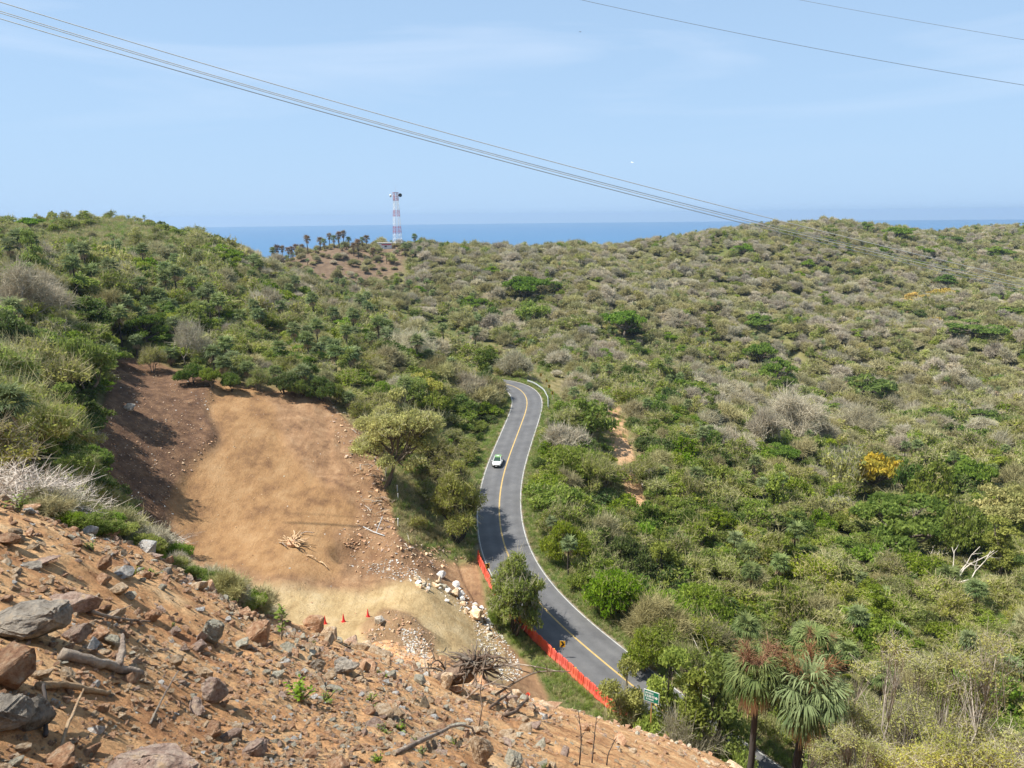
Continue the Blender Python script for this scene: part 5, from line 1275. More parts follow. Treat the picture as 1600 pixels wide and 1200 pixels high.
# random individual rocks in the foreground
def fore_pts(n, seed, rmin=2.6, rmax=44):
    r = np.random.default_rng(seed); th = np.radians(-40 + 78 * r.random(n)); rr_ = np.exp(math.log(rmin) + (math.log(rmax) - math.log(rmin)) * r.random(n))
    x = rr_ * np.sin(th); y = rr_ * np.cos(th); m = (samp(Z_FORE, x, y) > .6) & (hidden_by(x, y, Hxy(x, y)) < .3); return x[m], y[m]
x, y = fore_pts(5200, 21); z = Hxy(x, y); a, b_ = proj(x, y, z); r = np.hypot(x, y)
clus = fbm(x + 20, y + 7, 3, 3.5)
bare = smooth(560, 700, a) * smooth(1030, 1060, b_)        # smoother orange dirt to the right
m = (a > -20) & (a < 1200) & (b_ < 1240) & (np.random.default_rng(1).random(len(a)) < np.clip(.55 + clus * 1.2, .05, 1) * (1 - .93 * smooth(820, 900, a)) * (1 - .45 * smooth(1150, 1080, b_) * smooth(640, 700, a)))
x, y, z, a, b_, r = [q_[m] for q_ in (x, y, z, a, b_, r)]
r5 = np.random.default_rng(9); wpx = 12 + 36 * r5.random(len(x)) ** 2.4; wpx *= np.where(a > 600, .8, 1)
near = np.array([np.any(np.hypot(BX[:, 0] - p_, BX[:, 1] - q_) < BX[:, 2]) for p_, q_ in zip(a, b_)])
o_ = np.argsort(-wpx); o_ = o_[~near[o_]][:285]
for i in o_:
    mi = int(r5.choice(6, p=[.36, .34, .12, .11, .06, .01])); ai = int(r5.integers(0, 12)); g = (x[i], y[i], z[i])
    zone_ = 'upper left' if (a[i] < 300 and b_[i] < 950) else 'left' if a[i] < 200 else 'lower middle' if (a[i] < 520 and b_[i] > 1080) else 'middle' if a[i] < 520 else 'right'
    lb = '%s %s stone lying in the %s part of the rubble slope' % (ASN[ai % 6], RNAME[mi], zone_)
    o__ = rock(0, 0, wpx[i] * .5 * mpp(g), mi, ai, lb, '%s %s stones in the rubble' % (ASN[ai % 6], RNAME[mi]), loc=g, hs=.75 + .6 * r5.random(), sink=.42)
    PEND.append((o__, place_label('%s %s stone' % (ASN[ai % 6], RNAME[mi]), a[i], b_[i], NLM)))
PEB = []
for m_ in (M_RO, M_RT, M_RG, M_RP, M_RW, M_RD): PEB += [remat(p_, [m_], 'pebble') for p_ in _pb]
def pebbles(name, x, y, size, probs, label, seed=3, flat=.7):
    r = np.random.default_rng(seed); n = len(x); mi = r.choice(6, size=n, p=probs); idx_ = mi * 5 + r.integers(0, 5, n)
    sc = np.stack([size, size * (.7 + .5 * r.random(n)), size * flat * (.6 + .7 * r.random(n))], 1)
    stuff_instances(name, PEB, np.stack([x, y, Hxy(x, y) + size * .12], 1), r.random(n) * 6.28, sc, idx_, label, 'gravel', tilt=r.normal(0, .3, (n, 2)))
x, y = fore_pts(110000, 31, 2.0, 46); cl = fbm(x + 20, y + 7, 4, 2.5); rr_ = np.hypot(x, y); a, b_ = proj(x, y, Hxy(x, y))
m = np.random.default_rng(2).random(len(x)) < np.clip(.62 + cl * 1.1, .12, 1) * (1 - .8 * smooth(800, 900, a)); x, y, rr_ = x[m], y[m], rr_[m]; r6 = np.random.default_rng(4)
pebbles('loose_gravel', x, y, rr_ * (1.0 + 10.0 * r6.random(len(x)) ** 4.5) / F, [.52, .32, .06, .06, .04, .0], 'small loose stones and gravel over the foreground slope')
x, y = fore_pts(10000, 41, 2.4, 40); cl = fbm(x + 20, y + 7, 4, 2.5); rr_ = np.hypot(x, y); a, b_ = proj(x, y, Hxy(x, y))
m = (np.random.default_rng(12).random(len(x)) < np.clip(.5 + cl * 1.4, .03, 1) * (1 - .9 * smooth(800, 880, a))) & np.array([not np.any(np.hypot(BX[:, 0] - p_, BX[:, 1] - q_) < BX[:, 2] * .8) for p_, q_ in zip(a, b_)])
x, y, rr_ = x[m], y[m], rr_[m]; RP2 = [ROCK[(mi, ai)] for mi in (0, 1, 2, 3, 4) for ai in range(12)]; r8 = np.random.default_rng(15); n_ = len(x); mi = r8.choice(5, size=n_, p=[.42, .38, .09, .06, .05]); sz = rr_ * (3.6 + 8.5 * r8.random(n_) ** 2.6) / F
stuff_instances('rubble', RP2, np.stack([x, y, Hxy(x, y) + sz * .05], 1), r8.random(n_) * 6.28, np.stack([sz, sz * r8.uniform(.7, 1.2, n_), sz * r8.uniform(.7, 1.2, n_)], 1), mi * 12 + r8.integers(0, 12, n_), 'fist-sized broken stones packed over the foreground slope', 'rubble', tilt=r8.normal(0, .3, (n_, 2)))
def patch(poly, n, seed, rmin=45):
    r = np.random.default_rng(seed); P_ = np.array(poly); a = r.uniform(P_[:, 0].min(), P_[:, 0].max(), n); b_ = r.uniform(P_[:, 1].min(), P_[:, 1].max(), n)
    m = poly_sd(a, b_, poly) > -4 * r.random(n); out = [G(p_, q_, rmin) for p_, q_ in zip(a[m], b_[m])]; return np.array([v.x for v in out]), np.array([v.y for v in out])
xs, ys = [], []
for poly, n in [([(738, 965), (770, 975), (815, 1045), (815, 1065), (780, 1060), (745, 1000)], 1500), ([(622, 985), (645, 983), (672, 1010), (668, 1035), (640, 1020), (630, 1005)], 600), ([(560, 888), (610, 875), (660, 895), (655, 912), (610, 905)], 420), ([(655, 905), (690, 905), (765, 960), (760, 990), (700, 935)], 500)]:
    x, y = patch(poly, n, n); xs.append(x); ys.append(y)
x = np.concatenate(xs); y = np.concatenate(ys); r7 = np.random.default_rng(8)
pebbles('crushed_stone', x, y, .06 + .17 * r7.random(len(x)) ** 2, [.03, .2, .17, .0, .6, 0], 'pale crushed stone spilled beside the pad', 5)
# clods and litter on the cleared slope
x, y = patch([(505, 630), (545, 650), (600, 700), (605, 765), (625, 845), (735, 870), (700, 890), (560, 850), (560, 760)], 2300, 77, 60)
pebbles('earth_clods', x, y, .10 + .38 * np.random.default_rng(3).random(len(x)) ** 3, [.45, .3, .0, .2, .05, .0], 'earth clods and broken stone along the edge of the cleared slope', 6)
x, y = patch([(170, 570), (345, 605), (330, 640), (340, 690), (280, 760), (260, 830), (220, 800), (160, 760)], 1300, 78, 50)
pebbles('bank_stones', x, y, .05 + .20 * np.random.default_rng(4).random(len(x)) ** 3, [.4, .3, .0, .15, .15, .0], 'small stones scattered on the dark earth bank', 7)
x, y = patch([(345, 605), (500, 620), (560, 760), (560, 900), (760, 990), (800, 1040), (600, 1000), (400, 940), (290, 860), (330, 740)], 1200, 79, 50)
pebbles('slope_stones', x, y, .04 + .14 * np.random.default_rng(5).random(len(x)) ** 3, [.4, .3, .1, .1, .1, .0], 'small stones scattered over the orange cleared slope', 8)

x1_, y1_ = patch([(525, 835), (560, 822), (620, 850), (700, 880), (660, 905), (560, 905)], 700, 71, 50); x2_, y2_ = patch([(560, 990), (600, 955), (640, 962), (680, 1000), (690, 1045), (600, 1035)], 700, 72, 22)
x = np.concatenate([x1_, x2_]); y = np.concatenate([y1_, y2_]); pebbles('dug_clods', x, y, .06 + .24 * np.random.default_rng(6).random(len(x)) ** 3, [.5, .3, .0, .12, .08, .0], 'earth clods round the dug hole and the berm', 9)

# ------------------------------------------------------------------ logs, sticks, stump
def stick(pts, r0, r1, mat_, label, loc=None, name='stick', cat='branch', side=0, group=None):
    pts = np.array([tuple(p_) for p_ in pts]); c = pts[0].copy(); rn = np.random.default_rng(int(abs(pts[0][0] * 1000)) % 9999)
    full = catmull(pts - c, np.linalg.norm(pts[-1] - pts[0]) / 14); full[1:-1] += rn.normal(0, r0 * .12, (len(full) - 2, 3))
    mb = MB(); mb.tube(full, np.linspace(r0, r1, len(full)) * (1 + rn.normal(0, .05, len(full))), 8)
    for k in range(side):
        i = rn.integers(len(full) // 4, len(full) - 2); d = rnd_dirs(rn, 1)[0]; d[2] = abs(d[2]) * .8; L_ = np.linalg.norm(pts[-1] - pts[0]) * (.15 + .25 * rn.random())
        mb.tube(bend(rn, full[i], full[i] + d * L_, 4, .1), np.linspace(r0 * .45, r0 * .12, 5), 6)
    LASTS[0] = tag(mb.build(name, mat_, loc=c, sm=True), label, cat, group); return LASTS[0]
LASTS = [None]
def gz_(px, py, up=0.0): v = G(px, py).copy(); v.z += up; return v
M_BARKB = rockmat('brown_root_bark', [(.09, .06, .045), (.19, .13, .09), (.30, .22, .16)], 4)
M_LOG = rockmat('weathered_wood', [(.12, .09, .07), (.26, .20, .155), (.38, .31, .24), (.46, .38, .28)], 4)
M_LOGB = rockmat('tan_wood', [(.28, .18, .10), (.45, .31, .18), (.58, .43, .27)], 4)
stick([gz_(95, 1030, .05), gz_(150, 1045, .06), gz_(185, 1052, .05), gz_(222, 1060, .04)], .046, .034, M_LOG, 'thick weathered grey driftwood log on the rubble', name='log', cat='log')
stick([gz_(185, 1052, .06), gz_(193, 1040, .12), gz_(196, 1022, .2)], .035, .015, M_LOG, 'short broken limb rising at the right end of the grey log')
stick([gz_(60, 1078, .03), gz_(100, 1080, .05), gz_(135, 1083, .03), gz_(172, 1088, .03)], .028, .018, M_LOGB, 'straight tan stick below the grey log', side=1)
stick([gz_(92, 1184, .02), gz_(112, 1150, .10), gz_(135, 1105, .14)], .012, .007, M_LOGB, 'pale thin stick standing diagonally at the lower left')
stick([gz_(235, 1135, .02), gz_(258, 1105, .10), gz_(282, 1073, .16)], .010, .005, M_LOG, 'thin grey-brown stick leaning in the middle rubble')
stick([gz_(72, 1155, .02), gz_(76, 1135, .1), gz_(76, 1112, .2)], .014, .010, M_BARKD, 'dark short upright stick at the lower left')
stick([gz_(140, 960, .03), gz_(185, 972, .04), gz_(235, 975, .03)], .02, .01, M_LOG, 'dark thin root lying across the upper rubble', side=1)
stick([gz_(620, 1180, .03), gz_(680, 1160, .10), gz_(720, 1145, .12), gz_(770, 1150, .03)], .028, .012, M_LOG, 'long thin grey branch lying across the lower middle rubble', side=2)
stick([gz_(648, 1038, .05), gz_(665, 1020, .5), gz_(682, 1002, .9)], .06, .03, M_LOGB, 'tan stick rising left of the uprooted stump')
stick([gz_(765, 1108, .05), gz_(785, 1100, .15), gz_(800, 1092, .25)], .035, .015, M_BARKB, 'forked grey root on the dirt right of the stump', side=2)
stick([gz_(788, 1120, .05), gz_(805, 1118, .1), gz_(822, 1110, .3), gz_(824, 1100, .3)], .045, .02, M_BARKB, 'crooked brown root lying on the dirt near the bucket')
stick([gz_(1085, 1165, .05), gz_(1110, 1160, .3), gz_(1135, 1170, .4), gz_(1160, 1185, .1)], .08, .05, M_PALE, 'pale curved fallen trunk at the lower right dirt edge', name='log', cat='log', side=3)
stick([gz_(1150, 1190, .1), gz_(1110, 1120, 2.0), gz_(1095, 1075, 3.4), gz_(1080, 1050, 4.2)], .055, .02, M_PALE, 'tall bare pale branch leaning up right of the green sign', side=6)
stick([gz_(1128, 1178, .1), gz_(1112, 1120, 1.8), gz_(1120, 1060, 3.6)], .045, .012, M_PALE, 'second bare pale branch leaning up left of the palms', side=6)
for k, (a_, b2, h_) in enumerate([(905, 1195, 1.0), (925, 1192, .9), (948, 1196, .5)]):
    g = gz_(a_, b2); stick([g, g + Vector((.03, 0, h_ * .5)), g + Vector((-.02 + .1 * k, .1, h_))], .014, .005, M_BARKD, ['thin dark leafless sapling at the bottom edge, left of three', 'thin dark leafless sapling at the bottom edge, middle of three', 'short dark leafless twig at the bottom edge, right of three'][k], side=5, name='bare_sapling', cat='sapling')
# uprooted stump
g = gz_(728, 1085); e = empty('uprooted_stump', g, 'uprooted stump with a tangle of bare roots on the dirt edge', 'stump', None, 0, .8); rn = np.random.default_rng(14)
mb = MB(); mb.tube(bend(rn, np.array([-.9, .1, .25]), np.array([.25, 0, .8]), 5, .05), [.18, .2, .24, .28, .34, .22], 10); mb.build('stump', M_BARKB, e, sm=True)
for grp in range(4):
    mb = MB()
    for k in range(26):
        d = rnd_dirs(rn, 1)[0]; d[2] = abs(d[2]) * .9 - .15; p0 = np.array([.3, 0, .9]) + d * .2; L_ = .35 + .62 * rn.random()
        p1 = p0 + d * L_ + np.array([rn.normal(0, .2), 0, -.25 * L_]); mb.tube(bend(rn, p0, p1, 6, .22), np.linspace(.025 + .035 * rn.random(), .006, 7), 5)
    mb.build('roots', M_BARK if grp % 2 else M_BARKB, e, sm=True)
for k in range(9):
    a = rn.uniform(0, 6.28); s_ = g + Vector((cos(a) * .8, sin(a) * .5, .15)); q_ = s_ + Vector((rn.normal(0, 1.3) + .5, rn.normal(0, .4), rn.uniform(.2, .8)))
    stick([s_, (s_ + q_) / 2 + Vector((0, 0, .25)), q_], .03, .008, M_LOG if k % 2 else M_BARK, 'bare thin branch spreading from the uprooted stump', side=4, group='branches round the uprooted stump')
# stump pile on the cleared slope
g = gz_(457, 852); e = empty('root_pile', g, 'tan root pile dumped on the orange cleared slope', 'root pile'); rn = np.random.default_rng(3)
mb = MB(); mb.lathe([(.0, 0), (.7, .05), (.75, .35), (.45, .75), (0, .85)], 12); mb.build('root_ball', M_RO, e)
for grp in range(3):
    mb = MB()
    for k in range(10):
        d = rnd_dirs(rn, 1)[0]; d[2] = abs(d[2]) * .45 + .05; p0 = d * .3 + np.array([0, 0, .3]); mb.tube(bend(rn, p0, p0 + d * (1.0 + 1.5 * rn.random()), 5, .15), np.linspace(.13, .04, 6), 6)
    mb.build('roots', M_LOGB, e, sm=True)
for k, (a_, b2, dx, dy) in enumerate([(480, 870, 1.4, -1.0), (437, 850, 1.2, -1.2), (500, 880, 1.2, -1.4), (470, 835, 1.6, .2)]):
    g = gz_(a_, b2, .1); stick([g, g + Vector((dx * .5, dy * .5, .2)), g + Vector((dx, dy, 0))], .10, .05, M_LOGB if k % 2 == 0 else M_LOG, 'loose log beside the tan root pile, ' + ['lower right', 'left', 'lowest', 'topmost'][k], name='log', cat='log', side=2)
# roots and broken wood along the edge of the clearing
rn = np.random.default_rng(31)
for k in range(46):
    t = rn.random(); a_ = np.interp(t, [0, .2, .45, .7, .85, 1], [520, 548, 585, 592, 620, 690]) + rn.normal(0, 10); b2 = np.interp(t, [0, .2, .45, .7, .85, 1], [632, 665, 740, 800, 845, 868]) + rn.normal(0, 7)
    g = gz_(a_, b2, .15); an = rn.uniform(0, 6.28); L_ = rn.uniform(.7, 2.4); d = Vector((cos(an) * L_, sin(an) * L_, rn.uniform(.0, .9)))
    stick([g, g + d * .5 + Vector((0, 0, .15)), g + d], .05 + .08 * rn.random(), .02, [M_LOG, M_LOGB, M_PALE][k % 3], 'broken branch in the debris along the edge of the cleared slope', side=3, group='broken branches along the clearing edge', name='broken_branch')
    PEND.append((bpy.context.scene.objects[-1] if 0 else LASTS[0], place_label(['grey', 'tan', 'pale'][k % 3] + ' broken branch', a_, b2, MLM)))
# ------------------------------------------------------------------ single trees and palms the photo shows
def tree_px(v, px, py, wpx, hpx, label, cat='tree', group=None, lod=None, var=0, ymin=14, loc=None, name=None, rz=None, res=.8):
    g = loc if loc is not None else G(px, py, ymin); m_ = mpp(g); R = wpx * .5 * m_ / .92; H = hpx * m_ / math.cos(PITCH)
    l_ = lod if lod is not None else (0 if g[1] < 150 else 1)
    e = put_tree(v, l_, var, (g[0], g[1], g[2] - .05), R, H, label, cat, group, rz, name); reserve(g[0], g[1], R * res); return e
def custom(name, seed, lobes, mats, wood, px, py, hpx, label, ymin=14, cat='tree', loc=None, rz=0, xs=1.0, **k):
    c_, w_ = plant(seed, lobes, **k); g = loc if loc is not None else G(px, py, ymin)
    cm_ = c_.mesh('crown', mats); co = np.concatenate(c_.V); ztop = np.percentile(co[:, 2], 99.5); s = hpx * mpp(g) / math.cos(PITCH) / ztop
    e = empty(name, (g[0], g[1], g[2] - .05), label, cat, None, rz, s); e.scale.x = s * xs; mobj('crown', cm_, e); mobj('trunk', w_.mesh('trunk', [wood]), e); reserve(g[0], g[1], s * .7); return e
M_YOL = leafmat('pale_olive_leaves', (0.26, 0.29, 0.07), (0.47, 0.46, 0.14), 0.4, 0.06)
r0 = np.random.default_rng(77)
# rounded yellow-green tree beside the clearing
L_ = [(x + .35, y, z, R) for x, y, z, R in dome_lobes(r0, 16, .30, 1.45, .80)] + [(.95, .1, 1.0, .25), (-.35, 0, 1.15, .24), (1.05, -.2, .85, .2)]
custom('tree', 901, L_, [M_YEL, M_TWIGO], M_BARK, 603, 762, 146, 'rounded yellow-green tree with bare lower branches beside the clearing', 80, xs=.78, sub=70, subr=.11, n_leaf=34, leaf=.024, trunk_h=.45, stems=2, wood_r=.036, twigs=2, twig_len=.26, twig_w=.004, hollow=.6, under=.05, lobe_flat=.6, branch_every=2, lean=(.16, 0))
L_ = dome_lobes(r0, 9, .34, 1.1, .5) + [(.3, 0, .7, .3), (.45, 0, .95, .25)]
custom('tree', 902, L_, [M_OLV, M_TWIGO], M_BARKD, 682, 757, 78, 'small dark-trunked tree between the rounded tree and the road', 80, sub=50, subr=.12, n_leaf=16, leaf=.028, trunk_h=.4, stems=1, wood_r=.06, twigs=3, twig_len=.3, twig_w=.006, hollow=.5)
L_ = dome_lobes(r0, 13, .33, 1.35, .55) + [(.45, .1, .8, .3), (.6, 0, 1.0, .26), (-.45, 0, .8, .28)]
custom('tree', 903, L_, [M_OLV, M_TWIGO], M_BARKD, 716, 852, 132, 'spreading olive tree with dark leaning trunks overhanging the road edge', 80, xs=.70, sub=64, subr=.12, n_leaf=26, leaf=.022, trunk_h=.35, stems=4, wood_r=.035, twigs=2, twig_len=.28, twig_w=.004, hollow=.3, branch_every=2, spread=.16)
L_ = dome_lobes(r0, 12, .30, 1.0, .42) + [(-.35, 0, .45, .25), (.4, 0, .5, .22), (.52, 0, .8, .16), (-.3, -.1, .75, .25)]
custom('tree', 904, L_, [M_GRN, M_TWIG], M_BARKD, 806, 990, 120, 'leafy green tree standing at the barrier row in front of the road', 60, xs=.60, sub=80, subr=.10, n_leaf=34, leaf=.022, trunk_h=.3, stems=4, wood_r=.03, twigs=1, twig_len=.26, twig_w=.004, hollow=.35, branch_every=2, spread=.12)
tree_px('green', 775, 985, 26, 34, 'small dark shrub between the white stone and the leafy roadside tree', 'bush', var=1, name='bush')
# the two palms at the lower right and the one behind
def big_palm(px, py_top, Y, S, label, seed, lean=0.0, stalks=0, dead=9, ang=0, group='fan palms at the lower right', nf=40):
    t = P(px, py_top, Y); gz = float(Hxy(t.x - lean, t.y)); h = (t.z - gz) / S
    c_, s_, st_, t_ = palm(seed, h, 34, nl=32, w=.0125, dead=dead, stalks=stalks, lean=(lean / S, 0), trunk_r=.062, segs=3, pet=.30, blade=.44)
    e = empty('fan_palm', (t.x - lean, t.y, gz), label, 'palm', group, 0, S)
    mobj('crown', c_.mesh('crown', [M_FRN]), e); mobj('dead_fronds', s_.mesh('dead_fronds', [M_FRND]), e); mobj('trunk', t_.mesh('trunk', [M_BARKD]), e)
    if stalks: mobj('fruit_stalks', st_.mesh('fruit_stalks', [M_INFL]), e)
    reserve(t.x - lean, t.y, S * .3)
big_palm(1181, 1055, 44, 3.5, 'tall fan palm with dark trunk and brown fruit stalks, left of the pair', 61, 0, 8, 14)
big_palm(1262, 1085, 43, 4.3, 'fan palm with leaning dark trunk, right of the pair', 62, 1.0, 6, 18)
big_palm(1268, 1008, 54, 3.2, 'fan palm crown showing behind and above the pair', 63, 0, 2, 5)
for k, (a, b_, S, lb) in enumerate([(1168, 868, 3.4, 'blue-green fan palm alone on the valley slope above the palm pair'), (1172, 905, 2.6, 'drooping fan palm just below the blue-green palm'), (1478, 905, 3.2, 'fan palm with a pale hanging frond at the right'), (1520, 935, 2.6, 'low fan palm right of the one with a pale frond'),
        (1030, 735, 3.0, 'fan palm on a thin trunk in the scrub right of the sandy path'), (1190, 755, 2.3, 'small fan palm in the scrub above the palm slope'), (1075, 700, 2.5, 'dusky fan palm beside a pale dead trunk')]):
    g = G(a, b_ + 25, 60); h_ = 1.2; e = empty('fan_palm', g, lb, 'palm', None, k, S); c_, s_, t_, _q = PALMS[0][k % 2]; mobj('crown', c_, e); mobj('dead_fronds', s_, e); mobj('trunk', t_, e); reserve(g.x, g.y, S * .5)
# palms along the top of the clearing
for k, (a, b_, S, lb) in enumerate([(171, 577, 3.0, 'lone fan palm with pale dead fronds at the top of the brown bank'), (215, 560, 2.2, 'fan palm in the shade behind the lone palm'), (268, 572, 2.4, 'fan palm over the top of the brown bank'), (352, 600, 2.5, 'fan palm with a brown skirt at the corner of the clearing'),
        (372, 600, 2.2, 'dark fan palm right next to the brown-skirted one'), (388, 603, 2.2, 'fan palm at the top of the clearing, leaning over the dirt'), (455, 610, 2.4, 'left fan palm in the dark clump above the clearing'), (475, 614, 2.6, 'middle fan palm in the dark clump above the clearing'), (492, 618, 2.5, 'right fan palm in the dark clump above the clearing'),
        (432, 606, 2.0, 'low fan palm left of the dark clump above the clearing'), (545, 640, 2.3, 'blue-green fan palm at the upper right corner of the clearing'), (699, 588, 2.6, 'fan palm on a bare thin trunk above the road'), (740, 600, 2.6, 'brown-skirted fan palm left of the road bend'), (762, 606, 2.8, 'fan palm full of brown dead fronds beside the road bend'), (770, 625, 2.4, 'fan palm below the brown one at the road bend'),
        (268, 405, 3.4, 'tall fan palm standing out on the shoulder of the left hill'), (310, 420, 3.2, 'fan palm right of the tall one on the left hill')]):
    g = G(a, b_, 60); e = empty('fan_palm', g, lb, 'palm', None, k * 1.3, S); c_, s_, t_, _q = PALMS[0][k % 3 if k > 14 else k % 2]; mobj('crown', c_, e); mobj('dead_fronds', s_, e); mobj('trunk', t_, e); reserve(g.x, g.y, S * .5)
# palms on the knoll skyline
KLM = [('the tower', 621, 375), ('the white hut', 601, 378), ('the left end of the knoll', 400, 400), ('the knoll top', 500, 375), ('the middle of the ridge', 550, 372)]
rn = np.random.default_rng(12)
KP = [(432, 1), (449, 1), (455, 1), (515, 1), (573, 1), (582, 1), (403, 0), (410, 0), (427, 0), (440, 1), (462, 1), (471, 1), (480, 1), (500, 1), (506, 0), (537, 1), (545, 0), (552, 1), (559, 1), (655, 0), (640, 0), (425, 0), (415, 0), (522, 0), (530, 1), (566, 0), (632, 0), (648, 0), (668, 0), (690, 0)]
for k, (a, dead) in enumerate(KP):
    Y = 455 + rn.uniform(-12, 18); v = P(a, 380, Y); gz = float(Hxy(v.x, v.y)); e = empty('fan_palm', (v.x, v.y, gz), '%s fan palm on the skyline of the brown knoll' % ('brown-skirted' if dead else 'dark'), 'palm', '%s palms on the knoll skyline' % ('brown-skirted' if dead else 'dark'), k, 3.7 + rn.uniform(-.4, .5))
    c_, s_, t_, _q = PALMS[1][1 + (k % 3 == 0)]; mobj('crown', c_ if not dead else BROWN_CR[1 + (k % 3 == 0)], e) if dead else mobj('crown', c_, e); mobj('dead_fronds', s_, e); mobj('trunk', t_, e); reserve(v.x, v.y, 2); PEND.append((e, place_label(('brown-skirted' if dead else 'dark') + ' fan palm on knoll skyline', a, 378, KLM)))
